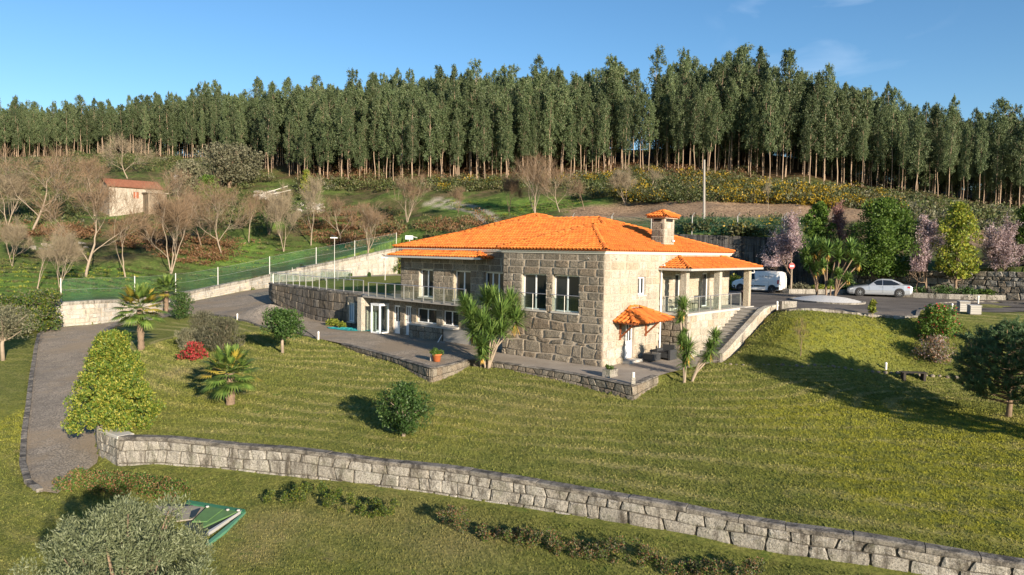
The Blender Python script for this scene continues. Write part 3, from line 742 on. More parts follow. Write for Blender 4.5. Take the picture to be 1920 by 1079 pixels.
# ------------------------------------------------------------------ draped sheets
def m_asphalt(name, base, light, patch=.5, cob=False, lightpatch=None):
    m, N, L = nmat(name); v = pos(N)
    n1 = noise(N, L, v, .5, 5, .6); n2 = noise(N, L, v, 14, 4, .8); n3 = noise(N, L, v, 70, 2, .8)
    c = mixc(N, L, ramp(N, L, n1, [(.38, 0), (.62, 1)]), base, light)
    c = mixc(N, L, ramp(N, L, n2, [(.35, patch), (.6, 0)]), c, tuple(x * .45 for x in base))
    c = mixc(N, L, ramp(N, L, n3, [(.55, 0), (.75, .5)]), c, tuple(min(1, x * 1.8) for x in light))
    h = n2
    if cob:
        vo = _n(N, "ShaderNodeTexVoronoi"); vo.feature = 'DISTANCE_TO_EDGE'; vo.inputs["Scale"].default_value = 7.5; L.new(v, vo.inputs["Vector"])
        e = ramp(N, L, vo.outputs["Distance"], [(0.0, 1), (.12, 0)])
        c = mixc(N, L, mth(N, L, 'MULTIPLY', e, .75), c, (.035, .032, .026))
        vc = _n(N, "ShaderNodeTexVoronoi"); vc.inputs["Scale"].default_value = 7.5; L.new(v, vc.inputs["Vector"])
        c = mixc(N, L, mth(N, L, 'MULTIPLY', ramp(N, L, noise(N, L, v, .9, 6, .75, .6), [(.48, 0), (.60, 1)]), .42), c, tuple(x * .42 for x in base))
        hs = N.new("ShaderNodeSeparateColor"); L.new(vc.outputs["Color"], hs.inputs[0])
        c = mixc(N, L, mth(N, L, 'MULTIPLY', hs.outputs[0], .5), c, tuple(x * .5 for x in base))
        c = mixc(N, L, ramp(N, L, noise(N, L, v, .22, 5, .7, .5), [(.47, 0), (.58, .75)]), c, (.30, .235, .16))
        h = mth(N, L, 'SUBTRACT', n2, mth(N, L, 'MULTIPLY', e, 1.5))
    bsdf(N, L, c, .92, bump=h, bstr=.5, bdist=.02, spec=.2); return m
ASPH = m_asphalt("asphalt_worn", (.115, .10, .085), (.19, .165, .14))
COBB = m_asphalt("cobble_drive", (.36, .31, .25), (.50, .42, .325), cob=True, patch=.6)
PATIO = m_asphalt("patio_screed", (.30, .255, .205), (.40, .345, .28), patch=.25)

def fill_sheet(name, poly, z, mat, step=.6, zf=None, dz=0.0):
    """a polygon filled with a regular grid of faces clipped at its edge (bmesh), draped on zf"""
    import bmesh
    bm = bmesh.new(); vs = [bm.verts.new((p[0], p[1], 0)) for p in poly]
    f = bm.faces.new(vs)
    bmesh.ops.triangulate(bm, faces=[f])
    if zf is not None:
        xs = [p[0] for p in poly]; ys = [p[1] for p in poly]
        for axis, lo, hi in ((0, min(xs), max(xs)), (1, min(ys), max(ys))):
            for t in np.arange(lo + step * .5, hi, step):
                co = (t, 0, 0) if axis == 0 else (0, t, 0); no = (1, 0, 0) if axis == 0 else (0, 1, 0)
                bmesh.ops.bisect_plane(bm, geom=list(bm.verts) + list(bm.edges) + list(bm.faces), plane_co=co, plane_no=no)
        X = np.array([v.co.x for v in bm.verts]); Y = np.array([v.co.y for v in bm.verts]); Z = zf(X, Y)
        for v, zz in zip(bm.verts, Z): v.co.z = zz + dz
    else:
        for v in bm.verts: v.co.z = z
    bmesh.ops.recalc_face_normals(bm, faces=bm.faces)
    if sum(f.normal.z for f in bm.faces) < 0: bmesh.ops.reverse_faces(bm, faces=bm.faces)
    me = bpy.data.meshes.new(name); bm.to_mesh(me); bm.free(); me.materials.append(mat)
    return link(name, me)
structure(fill_sheet("driveway", DRIVEPOLY, 0, COBB, .8, hpave, .01))
structure(fill_sheet("car_park", CARPOLY, 0, ASPH, 1.0, hpave, .012))
YARDPOLY0 = [tuple(p) for p in pad[:7]] + [tuple(H(6.8, -1.9)[:2]), tuple(H(6.9, 1.7)[:2]), tuple(H(21.2, 1.7)[:2]), tuple(H(22.0, 1.85)[:2]), tuple(H(24.0, 1.7)[:2]), tuple(H(25.5, 1.9)[:2])]
YARDPOLY = YARDPOLY0 + [tuple(TER[3]), tuple(TER[4]), tuple(onz(560, 612, 0)[:2])]
YARDM = m_asphalt('yard_setts', (.42, .355, .275), (.55, .455, .345), cob=True, patch=.4)
structure(fill_sheet("yard", YARDPOLY, 0.03, YARDM))
PATPOLY = [tuple(p) for p in pad[6:11]] + [tuple(H(-3.25, 1.2)[:2]), tuple(H(-3.3, 6.7)[:2]), tuple(H(-3.2, 7.3)[:2]), tuple(H(0, 7.3)[:2]), tuple(H(0.1, .1)[:2]), tuple(H(6.9, .1)[:2]), tuple(H(6.8, -1.9)[:2])]
structure(fill_sheet("patio", PATPOLY, 0.036, PATIO))

# kerbs: single stones in a row along a path
def kerb(name, label, P, zf, w=.14, h=.14, lens=(.6, 1.0), mat=CAP_ST, limit=300, up=.09, cat='kerb'):
    at, Ln, s = path_frame(P); root = thing(name, label, cat); u = 0; k = 0; rest = MB()
    while u < Ln - .2:
        L_ = min(rng.uniform(*lens), Ln - u); a, ta = at(u + .01); b, tb = at(u + L_ - .01)
        za, zb_ = zf(*a), zf(*b); na = np.array((-ta[1], ta[0])) * w / 2; nb = np.array((-tb[1], tb[0])) * w / 2; j = rng.uniform(-.01, .01)
        V = [(*(a - na), za - h), (*(b - nb), zb_ - h), (*(b + nb), zb_ - h), (*(a + na), za - h), (*(a - na), za + up + j), (*(b - nb), zb_ + up + j), (*(b + nb), zb_ + up + j), (*(a + na), za + up + j)]
        F = [(0, 3, 2, 1), (4, 5, 6, 7), (0, 1, 5, 4), (1, 2, 6, 5), (2, 3, 7, 6), (3, 0, 4, 7)]
        link('kerb_stone', mesh_from('kerb_stone', V, F, (mat,)), root)
        u += L_
    return root
hp1 = lambda x, y: float(hpave([x], [y])[0])
kerb("kerb", "granite kerb along the outer lawn side of the cobbled drive", DRIVE_L[1:10], hp1, w=.22, lens=(.5, .8))
kerb("kerb", "thin stone kerb between the upper drive and the palm lawn", [np.array(onz(*t)[:2]) for t in ((240, 607, -.72), (300, 597, -.42), (345, 587.5, -.2), (380, 588, -.05), (445, 601, -.02), (520, 618, -.03), (560, 628, -.04), (596, 636, 0))], hp1, w=.14, up=.08)
kerb("kerb", "pale stone kerb between the car park and the grass bank", [onz(x, y, 2.5)[:2] for x, y in CARPX[:5]], hp1, w=.25, up=.12, mat=GRAN_WALL)
kerb("kerb", "low kerb curving round the small lawn by the parking", [onz(x, y, 2.5)[:2] for x, y in CARPX[4:]], hp1, w=.18, up=.1)
kerb("kerb", "raised kerb of the planting bed behind the parked cars", [onY(1345, 546, 74.2)[:2], onY(1440, 548, 67.2)[:2]] + [onz(x, y, 2.6)[:2] for x, y in ((1470, 549.8), (1600, 552), (1715, 557.5), (1800, 561.2), (1920, 563.5), (2050, 572))], hp1, w=.25, up=.42, h=.2, lens=(1.0, 1.8), mat=GRAN_WALL)

# garden retaining wall in front
def _zf_long(u):
    p, t = at_long(u); n = np.array((t[1], -t[0])); q = p + n * .25; return float(h_low([q[0]], [q[1]])[0])
WP = [tuple(p) for p in WPATH]
at_long, Ln_long, s_long = path_frame(WP)
free_wall("retaining_wall", "long lichened granite garden wall along the foot of the lawn", "wall", WP, _zf_long, lambda u: -1.5 + .02 * math.sin(u), -1, 3, (.35, 1.15), (GRAN_WALL,), MORTAR_D, CAP_ST, thick=.68, cap_h=.15, cap_len=(.9, 2.0), depth=.05, wav=.06, irr=.55, gap=.006, cap_depth=.36)
RP = [tuple(p) for p in RET]
at_ret, Ln_ret, s_ret = path_frame(RP)
def _zf_ret(u):
    p, t = at_ret(u); n = np.array((-t[1], t[0])); q = p + n * .25; return float(h_low([q[0]], [q[1]])[0])
_zr = [-1.5, -1.5, -1.35, -1.25, -1.1, -.95, -.85, -.74]
free_wall("retaining_wall", "short stone wall between the cobbled drive and the variegated bush", "wall", RP, _zf_ret, lambda u: float(np.interp(u, s_ret, _zr)) + .12, 1, 2, (.4, .9), (GRAN_WALL,), MORTAR_D, CAP_ST, thick=.5, cap_h=.14, depth=.05, wav=.04, irr=.7, below=.3)
# short end pier
_pa = np.array(RET[0]); _pb = np.array(WPATH[0])
# the corner infill between the two
free_wall("retaining_wall", "wall end where the coping of the garden wall meets the drive", "wall", [tuple(RET[0]), tuple(WPATH[0])], lambda u: -2.62, lambda u: -1.49, -1, 3, (.4, .8), (GRAN_WALL,), MORTAR_D, CONC_L, thick=.6, cap_h=.13, cap_len=(.6, .9), depth=.05, wav=.04, irr=.8)

# back retaining wall with the drive at its foot
at_bw, Ln_bw, s_bw = path_frame(BWP)
free_wall("boundary_wall", "long pale stone wall rising behind the drive under the green fence", "wall", [tuple(p) for p in BWP], lambda u: float(np.interp(u, s_bw, BWZ)), lambda u: float(np.interp(u, s_bw, BWTOP)), -1, 5, (.9, 2.0), (GRAN_WHITE,), MORTAR, GRAN_WALL, thick=.75, cap_h=.28, cap_len=(1.2, 2.4), depth=.035, wav=.02, irr=.15)
at_dw, Ln_dw, s_dw = path_frame([BWP[-1]] + DWP)
free_wall("boundary_wall", "tall block wall, black with stains and painted-in shade, behind the chimney and the van", "wall", [tuple(p) for p in [BWP[-1]] + DWP], lambda u: 2.5, lambda u: float(np.interp(u, s_dw, [BWTOP[-1]] + [t[3] for t in DW])), -1, 8, (1.0, 2.0), (GRAN_BLACK,), MORTAR_D, GRAN_BLACK, thick=.9, cap_h=.2, cap_len=(1.5, 2.5), depth=.03, wav=.01, irr=.1)
RWPP = [tuple(DWP[-1])] + [tuple(p) for p in RWP]
at_rw, Ln_rw, s_rw = path_frame(RWPP)
free_wall("boundary_wall", "rough rubble wall behind the planting bed and the silver car", "wall", RWPP, lambda u: 2.6, lambda u: float(np.interp(u, s_rw, [DW[-1][3]] + [t[3] for t in RW])), -1, 6, (.4, 1.1), (GRAN_GREY, GRAN_WALL), MORTAR_D, None, thick=.9, cap_h=.0, depth=.10, wav=.12, irr=.9)

# low wall under the yard edge, corner and patio wall
PW = [tuple(p) for p in pad[1:11]]
at_pw, Ln_pw, s_pw = path_frame(PW)
def _zf_pw(u):
    p, t = at_pw(u); n = np.array((t[1], -t[0])); q = p + n * .3; return min(-.05, float(h_mid([q[0]], [q[1]])[0]))
free_wall("terrace_wall", "low dark rubble wall holding the yard and patio above the lawn", "wall", PW, _zf_pw, lambda u: .045, -1, 2, (.3, .7), (GRAN_GREY,), MORTAR_D, CAP_ST, thick=.55, cap_h=.06, cap_len=(.8, 1.5), depth=.04, wav=.05, irr=.8, below=.3, cap_depth=.32)

# border of small stones at the foot of the bank
bs = thing("stone_border", "row of small rough stones edging the foot of the grass bank", "border")
_bp = resample([gp(x, y)[:2] for x, y in ((1358, 683), (1420, 684), (1500, 688), (1600, 694), (1700, 701), (1790, 708))], .33)
for p in _bp:
    x, y = p + (rng.random(2) - .5) * .1; z = gz(x, y); r = rng.uniform(.06, .14); mb = MB()
    V = []
    for k, (rr, zz) in enumerate(((1, -.3), (.95, .35), (.45, .75))):
        for i in range(6):
            a = i * math.pi / 3 + k * .3; V.append((x + math.cos(a) * r * rr * rng.uniform(.8, 1.2), y + math.sin(a) * r * rr * rng.uniform(.8, 1.2), z + r * zz))
    F = [(k * 6 + i, k * 6 + (i + 1) % 6, k * 6 + 6 + (i + 1) % 6, k * 6 + 6 + i) for k in range(2) for i in range(6)] + [tuple(range(12, 18))]
    link('stone', mesh_from('stone', V, F, (GRAN_GREY,), True), bs)
# ------------------------------------------------------------------ the house (local: x = b, y = a)
def tile_mat():
    m, N, L = nmat("clay_tile"); v = pos(N)
    g = N.new("ShaderNodeNewGeometry"); oi = N.new("ShaderNodeObjectInfo")
    r = mth(N, L, 'FRACT', mth(N, L, 'ADD', g.outputs["Random Per Island"], oi.outputs["Random"]))
    c = ramp(N, L, r, [(0, (.40, .105, .022)), (.3, (.58, .165, .030)), (.7, (.64, .185, .034)), (.9, (.66, .205, .045)), (1, (.46, .115, .024))])
    n = noise(N, L, v, .7, 5, .6)
    c = mixc(N, L, ramp(N, L, n, [(.42, 0), (.7, .35)]), c, (.42, .12, .035))
    c = mixc(N, L, ramp(N, L, noise(N, L, v, 14, 3, .8), [(.58, 0), (.72, .18)]), c, (.70, .30, .10))
    bsdf(N, L, c, .82, spec=.25); return m
TILE = tile_mat()
TILE_U = m_plain("clay_bed", (.30, .085, .025), .9, .2, 3)
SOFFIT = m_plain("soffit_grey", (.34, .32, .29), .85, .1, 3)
house = thing("house", "large stone villa with orange tiled hip roofs and balcony", "house", (C0[0], C0[1], 0), HROT)
hw = lambda v: (HM @ Vector(v))[:]
MS = Masonry()

def fx(o, d, n):
    o, d, n = np.array(o, float), np.array(d, float), np.array(n, float)
    return lambda u, z, dd: (o[0] + d[0] * u + n[0] * dd, o[1] + d[1] * u + n[1] * dd, z)
FL = lambda x0: fx((x0, 0), (0, 1), (-1, 0))          # faces camera-left; u = y
FR = lambda y0: fx((0, y0), (1, 0), (0, -1))          # faces right; u = x

def wall(u0, u1, z0, z1, P3, holes=(), mat=MORTAR, thick=.3):
    mb = MB(); wall_core(mb, u0, u1, z0, z1, P3, holes, thick, -.004); return mb.build('wall', mat, house)

def window(P3, u0, u1, z0, z1, n=2, inset=.16, fr=.07, sill=True, rail=None, name='window', glass=GLASS, kick=0.0, sillmat=None):
    mb = MB()
    def bx(a, b, c, d, d0, d1):
        V = [P3(u, z, dd) for dd in (d1, d0) for u, z in ((a, c), (b, c), (b, d), (a, d))]
        mb.add(V, [(0, 1, 2, 3), (7, 6, 5, 4), (0, 4, 5, 1), (1, 5, 6, 2), (2, 6, 7, 3), (3, 7, 4, 0)])
    i0, i1 = -inset - .06, -inset
    bx(u0, u1, z1 - fr, z1, i0, i1); bx(u0, u1, z0, z0 + fr, i0, i1); bx(u0, u0 + fr, z0 + fr, z1 - fr, i0, i1); bx(u1 - fr, u1, z0 + fr, z1 - fr, i0, i1)
    w = (u1 - u0 - 2 * fr) / n
    for k in range(1, n): c = u0 + fr + w * k; bx(c - fr * .6, c + fr * .6, z0 + fr, z1 - fr, i0 + .003, i1 + .004)
    if kick: bx(u0 + fr, u1 - fr, z0 + fr, z0 + kick, i0 + .01, i1 - .01)
    f = mb.build(name, WHITE, house)
    for k in range(n):
        a = u0 + fr + w * k; g = MB()
        V = [P3(u, z, -inset - .03) for u, z in ((a, z0 + max(fr, kick)), (a + w, z0 + max(fr, kick)), (a + w, z1 - fr), (a, z1 - fr))]
        g.add(V, [(0, 1, 2, 3)]); g.build('pane', glass, f)
    # reveal lining
    rv = MB()
    for (a, b, c, d) in ((u0 - .02, u0 + .002, z0, z1), (u1 - .002, u1 + .02, z0, z1), (u0, u1, z1 - .002, z1 + .02), (u0, u1, z0 - .02, z0 + .002)):
        V = [P3(u, z, dd) for dd in (0.012, -inset - .1) for u, z in ((a, c), (b, c), (b, d), (a, d))]
        rv.add(V, [(0, 1, 2, 3), (7, 6, 5, 4), (0, 4, 5, 1), (1, 5, 6, 2), (2, 6, 7, 3), (3, 7, 4, 0)])
    rv.build('reveal', GRAN_LIT, f)
    if sill:
        s = MB(); V = [P3(u, z, dd) for dd in (.07, -inset) for u, z in ((u0 - .06, z0 - .09), (u1 + .06, z0 - .09), (u1 + .06, z0 - .005), (u0 - .06, z0 - .005))]
        s.add(V, [(0, 1, 2, 3), (7, 6, 5, 4), (0, 4, 5, 1), (1, 5, 6, 2), (2, 6, 7, 3), (3, 7, 4, 0)]); s.build('sill', CONC_L, f)
    if rail:
        r = MB()
        r.tube([P3(u0 - .05, z0 + rail, .05), P3(u1 + .05, z0 + rail, .05)], .022, 6)
        r.tube([P3((u0 + u1) / 2 + .02, z0, .05), P3((u0 + u1) / 2 + .02, z0 + rail, .05)], .02, 6)
        for zz in (rail * .97,): pass
        r.build('rail', STEEL, f)
        g = MB(); g.add([P3(u, z, .03) for u, z in ((u0 + .02, z0 + .05), (u1 - .02, z0 + .05), (u1 - .02, z0 + rail - .06), (u0 + .02, z0 + rail - .06))], [(0, 1, 2, 3)])
        g.build('pane', CLEAR, f)
    return f

# --- corner block, left face
P = FL(0)
hb = [(3.76, 5.50, 2.70, 4.68), (1.58, 3.32, 2.70, 4.68)]
w1 = wall(0, 6.9, -.1, 5.84, P, hb, MORTAR)
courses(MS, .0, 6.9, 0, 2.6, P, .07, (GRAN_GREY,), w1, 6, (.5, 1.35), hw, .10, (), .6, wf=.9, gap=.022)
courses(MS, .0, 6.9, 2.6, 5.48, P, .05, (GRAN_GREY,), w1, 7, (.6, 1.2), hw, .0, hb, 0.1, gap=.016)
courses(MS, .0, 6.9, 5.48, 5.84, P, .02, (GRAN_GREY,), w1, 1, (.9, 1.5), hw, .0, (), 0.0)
for h in hb: window(P, *h, n=2, rail=.9, inset=.2)
# --- right face
P = FR(0)
hr = [(3.30, 4.10, 3.62, 4.62), (2.12, 3.02, .2, 2.25), (7.5, 8.3, 2.6, 4.7), (11.0, 12.0, 2.6, 4.7)]
w2 = wall(0, 15.0, -.1, 5.84, P, hr, MORTAR)
courses(MS, .0, 15, 2.5, 5.84, P, .028, (GRAN_LIT,), w2, 8, (.7, 1.5), hw, .01, hr, 0.15, gap=.018)
courses(MS, .0, 5.9, 0, 2.5, P, .05, (GRAN_LIT,), w2, 6, (.5, 1.3), hw, .07, hr, 0.6, wf=.9, gap=.022)
window(P, *hr[0], n=2, fr=.09, inset=.1)
window(P, *hr[2], n=1, inset=.15, sill=False); window(P, *hr[3], n=1, inset=.15, sill=False)
# house door with three slim lights
dr = MB(); u0, u1, z0, z1 = hr[1]
def pbx(mb, P3, a, b, c, d, d0, d1):
    V = [P3(u, z, dd) for dd in (d1, d0) for u, z in ((a, c), (b, c), (b, d), (a, d))]
    mb.add(V, [(0, 1, 2, 3), (7, 6, 5, 4), (0, 4, 5, 1), (1, 5, 6, 2), (2, 6, 7, 3), (3, 7, 4, 0)])
def panel_door(P3, u0, u1, z0, z1, lights, lz0, lz1, inset=.14):
    mb = MB(); pbx(mb, P3, u0, u1, z0, lz0, -inset - .05, -inset); pbx(mb, P3, u0, u1, lz1, z1, -inset - .05, -inset)
    m = .09; w = (u1 - u0 - m * 2) / lights
    for k in range(lights + 1):
        c = u0 + m + w * k; hw_ = m if k in (0, lights) else .035
        a = u0 if k == 0 else c - .035; b = c + (0 if k == 0 else .035) if k < lights else u1
        if k == lights: a = u1 - m
        if k == 0: b = u0 + m
        pbx(mb, P3, a, b, lz0, lz1, -inset - .05, -inset + .002)
    pbx(mb, P3, u0 + .15, u1 - .15, z0 + .15, lz0 - .12, -inset, -inset + .015)
    d = mb.build('door', WHITE, house)
    for k in range(lights):
        a = u0 + m + w * k; g = MB(); g.add([P3(u, z, -inset - .03) for u, z in ((a, lz0), (a + w, lz0), (a + w, lz1), (a, lz1))], [(0, 1, 2, 3)]); g.build('pane', GLASS, d)
    h = MB(); h.tube([P3(u1 - .07, z0 + 1.05, -inset), P3(u1 - .07, z0 + 1.05, -inset + .06), P3(u1 - .2, z0 + 1.05, -inset + .06)], .013, 6); h.build('handle', BLACKR, d)
    return d
panel_door(P, u0, u1, z0, z1, 3, z0 + .95, z1 - .12)
st = MB(); st.box(u0 - .25, u1 + .25, -.45, .0, 0, .17, None); st.build('door_step', CONC_L, house)
# cornice under the eaves
cn = MB()
cn.box(-.07, 15.1, -.07, .0, 5.84, 5.98); cn.box(-.07, .0, 0, 7.0, 5.84, 5.98); cn.box(1.5, 1.6, 7.0, 17.8, 5.84, 5.98)
cn.box(-.14, 15.15, -.14, -.071, 5.93, 6.03); cn.box(-.14, -.071, -.07, 7.1, 5.93, 6.03); cn.box(1.42, 1.5, 7.1, 17.9, 5.93, 6.03)
cn.build('cornice', OFFW, house)
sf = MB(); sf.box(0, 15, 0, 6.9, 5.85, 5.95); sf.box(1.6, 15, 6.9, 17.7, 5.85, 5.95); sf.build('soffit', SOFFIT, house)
# small metal spout near the corner
MB().tube([(-.02, .95, 5.55), (-.3, .8, 5.62)], .025, 6).build('spout', GALV, house); MB().tube([(1.0, .0, 5.62), (1.0, -.14, 5.6)], .03, 6).build('spout', GALV, house)

# --- left wing, upper floor
P = FL(1.6)
hu = [(14.45, 15.83, 2.74, 4.60), (11.03, 12.53, 2.74, 4.60), (8.25, 9.9, 2.74, 4.60)]
w3 = wall(6.9, 17.7, 2.4, 5.84, P, hu, MORTAR)
courses(MS, 6.9, 17.7, 2.6, 5.84, P, .035, (GRAN_GREY,), w3, 8, (.6, 1.4), hw, .0, hu, 0.1)
for h in hu: window(P, *h, n=2 if h[0] > 10 else 3, inset=.22, fr=.08)
w3b = wall(1.6, 14.9, 2.4, 5.84, fx((0, 17.7), (1, 0), (0, 1)), (), MORTAR_D)
courses(MS, 1.6, 14.9, 2.5, 5.84, fx((0, 17.7), (1, 0), (0, 1)), .035, (GRAN_GREY,), w3b, 8, (.8, 1.6), hw, .0, (), 0.1)
w3e = wall(0, 1.6, -.1, 5.84, fx((0, 6.9), (1, 0), (0, 1)), (), MORTAR_D)
w3c = wall(0, 17.7, -.1, 5.84, fx((15.0, 0), (0, 1), (1, 0)), (), MORTAR)
# --- left wing, ground floor
P = FL(1.6)
hl = [(14.09, 16.05, 1.0, 1.98), (12.05, 13.5, 1.0, 1.98), (17.75, 18.45, .05, 2.02), (16.55, 17.25, .05, 2.05), (18.9, 20.8, .02, 2.0)]
w4 = wall(6.9, 21.1, -.1, 2.45, P, hl, MORTAR)
courses(MS, 6.9, 21.1, 0, 2.45, P, .03, (GRAN_GREY,), w4, 5, (.5, 1.1), hw, .02, hl, 0.25)
window(P, *hl[0], n=2); window(P, *hl[1], n=2)
panel_door(P, *hl[2], 2, .9, 1.9, .12); panel_door(P, *hl[3], 3, .95, 1.95, .12)
window(P, *hl[4], n=3, inset=.3, sill=False)
# projecting low wall under the two ground floor windows, with its sill slab
lw = wall(13.05, 16.3, -.1, .86, FL(1.15), (), MORTAR_D, .42)
courses(MS, 13.05, 16.3, 0, .86, FL(1.15), .05, (GRAN_GREY,), lw, 2, (.5, .8), hw, .02, (), 0.4)
s = MB(); s.box(1.06, 1.62, 12.0, 16.36, .862, .93); s.build('sill_slab', CONC_L, house)
lw2 = MB(); lw2.box(1.2, 1.58, 7.0, 13.03, -.1, .86); lw2.build('plinth', CONC, house)
# white glazed lobby
lb = MB(); x0, x1, y0, y1 = .78, 1.52, 18.92, 19.8
for (x, y) in ((x0, y0), (x0, y1), (x1, y0), (x1, y1)): lb.box(x - .045, x + .045, y - .045, y + .045, .02, 2.05)
for z in (.02, 1.95): lb.box(x0 - .04, x0 + .04, y0 + .046, y1 - .046, z, z + .1); lb.box(x0 + .046, x1 - .046, y0 - .04, y0 + .04, z, z + .1); lb.box(x0 + .046, x1 - .046, y1 - .04, y1 + .04, z, z + .1)
lb.box(x0 - .06, x1 + .05, y0 - .06, y1 + .06, 2.052, 2.1)
lbo = lb.build('glazed_lobby', WHITE, house)
for (a, b, c, d) in ((x0, x0, y0 + .04, y1 - .04),):
    g = MB(); g.add([(a, c, .1), (a, d, .1), (a, d, 1.96), (a, c, 1.96)], [(0, 1, 2, 3)]); g.build('pane', CLEAR, lbo)
for y in (y0, y1):
    g = MB(); g.add([(x0 + .04, y, .1), (x1 - .04, y, .1), (x1 - .04, y, 1.96), (x0 + .04, y, 1.96)], [(0, 1, 2, 3)]); g.build('pane', CLEAR, lbo)
# pier and beam where balcony meets garage
pr = MB(); pr.box(.72, 1.58, 20.9, 21.35, -.05, 2.44); pr.build('pier', GRAN_LIT, house)
# balcony slab and balustrade
sl = MB(); V = []
for z in (2.45, 2.59): V += [(.28, 6.95, z), (.82, 20.9, z), (1.62, 21.3, z), (1.62, 6.95, z)]
sl.add(V, [(3, 2, 1, 0), (4, 5, 6, 7), (0, 1, 5, 4), (1, 2, 6, 5), (2, 3, 7, 6), (3, 0, 4, 7)]); sl.build('balcony_slab', CONC, house)
def balustrade(parent, pts, zb, h=.95, space=1.05, glass=True, toploop=True, name='balustrade', zfun=None):
    at, Ln, s = path_frame(pts); n = max(1, round(Ln / space)); zf = zfun or (lambda u: zb)
    r = MB(); q = [(*at(u)[0], zf(u) + h) for u in np.linspace(0, Ln, max(2, int(Ln / .8)))]
    r.tube(q, .024, 6); root = r.build('handrail' if parent is None else name, STEEL, parent)
    for k in range(n + 1):
        u = min(max(Ln * k / n, .02), Ln - .02); p, t = at(u); b = MB(); b.box(-.022, .022, -.03, .03, 0, h - .01)
        o = b.build('post', STEEL, root); o.location = (*p, zf(u)); o.rotation_euler = (0, 0, math.atan2(t[1], t[0]))
    if glass:
        for k in range(n):
            a, _ = at(Ln * k / n + .05); b, _ = at(Ln * (k + 1) / n - .05); za, zb_ = zf(Ln * k / n), zf(Ln * (k + 1) / n)
            g = MB(); g.add([(*a, za + .08), (*b, zb_ + .08), (*b, zb_ + h - .1), (*a, za + h - .1)], [(0, 1, 2, 3)]); g.build('glass_panel', CLEAR, root)
    return root
balustrade(house, [(.33, 10.2), (.78, 20.2)], 2.59, .95, 1.05)
# awning roof strip over the wing windows is built with the roofs

# --- porch: raised terrace on the right with its base walls, columns, balustrade
PX0, PX1, PY = 5.95, 15.0, -1.62
wl5 = wall(PY, 0, -.1, 2.42, fx((PX0, 0), (0, 1), (-1, 0)), (), MORTAR_D)
courses(MS, PY, 0, 0, 2.42, fx((PX0, 0), (0, 1), (-1, 0)), .06, (GRAN_DARK, GRAN_GREY), wl5, 6, (.4, .7), hw, .03, (), .3)  # end wall in darker stones than the front: its shade is painted in
wl6 = wall(PX0, PX1, -.1, 2.42, FR(PY), (), MORTAR)
courses(MS, PX0, 13.4, 0, 2.42, FR(PY), .04, (GRAN_LIT,), wl6, 6, (.6, 1.3), hw, .01, (), .1)
s = MB(); s.box(PX0 - .08, PX1 + .1, PY - .08, 0, 2.42, 2.56); s.build('porch_slab', CONC_L, house)
for cx_ in (6.05, 10.3, 14.68):
    c = MB(); c.box(cx_ - .18, cx_ + .18, -1.56, -1.20, 2.56, 4.93); c.build('column', GRAN_LIT, house)
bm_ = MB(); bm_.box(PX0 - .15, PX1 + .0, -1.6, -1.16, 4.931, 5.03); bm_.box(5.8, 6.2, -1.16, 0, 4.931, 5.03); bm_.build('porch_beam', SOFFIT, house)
balustrade(house, [(6.05, -.15), (6.05, -1.5), (6.3, -1.55), (13.3, -1.55)], 2.56, .9, 1.5)
# downpipe
dp = MB(); dp.tube([(5.68, -.1, .02), (5.68, -.1, 5.2), (5.68, -.3, 5.25)], .05, 8); dp.build('downpipe', WHITE, house)
dp = MB(); dp.tube([(14.9, -1.7, 5.0), (15.1, -1.65, 4.75), (14.95, -1.4, 4.7)], .04, 8); dp.build('downpipe', WHITE, house)
# steps
NS = 15; sx0, sx1 = 7.25, 13.35
for k in range(NS):
    xa = sx0 + (sx1 - sx0) * k / NS; b = MB()
    b.box(xa, sx1 + 1.6, -2.98, PY - .05, 2.55 * k / NS - (.02 if k else .05), 2.55 * (k + 1) / NS - .035); b.box(xa - .04, xa + .5, -2.98, PY - .05, 2.55 * (k + 1) / NS - .034, 2.55 * (k + 1) / NS)
    b.build('step', CONC, house)
# sloping side wall of the steps
zt = lambda u: float(np.interp(u, [6.75, 7.1, 13.1, 15.3], [.22, .34, 2.72, 2.74])); mb = MB()
us = [6.75, 7.1, 9, 11, 13.1, 15.3]; V = []
for u in us:
    for y, z in ((-3.22, -.4), (-3.22, zt(u) - .1), (-2.99, zt(u) - .1), (-2.99, -.4)): V.append((u, y, z))
F = [(i * 4 + k, i * 4 + (k + 1) % 4, i * 4 + 4 + (k + 1) % 4, i * 4 + 4 + k) for i in range(len(us) - 1) for k in range(4)] + [(0, 1, 2, 3), tuple(range(len(us) * 4 - 4, len(us) * 4))[::-1]]
mb.add(V, F); ws = mb.build('stair_wall', MORTAR, house)
courses(MS, 6.75, 15.3, 0, 0, FR(-3.22), .03, (GRAN_LIT,), ws, 4, (.6, 1.1), hw, .0, (), .1, zb=lambda u: max(-.3, zt(u) - 1.5), zt=lambda u: zt(u) - .1)
u = 6.7
while u < 15.3:
    w_ = min(rng.uniform(.8, 1.2), 15.35 - u); V = []
    for uu in (u, u + w_ - .015):
        for y, z in ((-3.29, zt(uu) - .1), (-3.29, zt(uu)), (-2.93, zt(uu)), (-2.93, zt(uu) - .1)): V.append((uu, y, z))
    MB().add(V, [(0, 1, 2, 3), (7, 6, 5, 4), (0, 4, 5, 1), (1, 5, 6, 2), (2, 6, 7, 3), (3, 7, 4, 0)]).build('coping_stone', GRAN_LIT, house); u += w_
b = MB(); b.box(6.62, 6.95, -3.36, -2.86, -.3, .42); b.build('pier', GRAN_WALL, house)

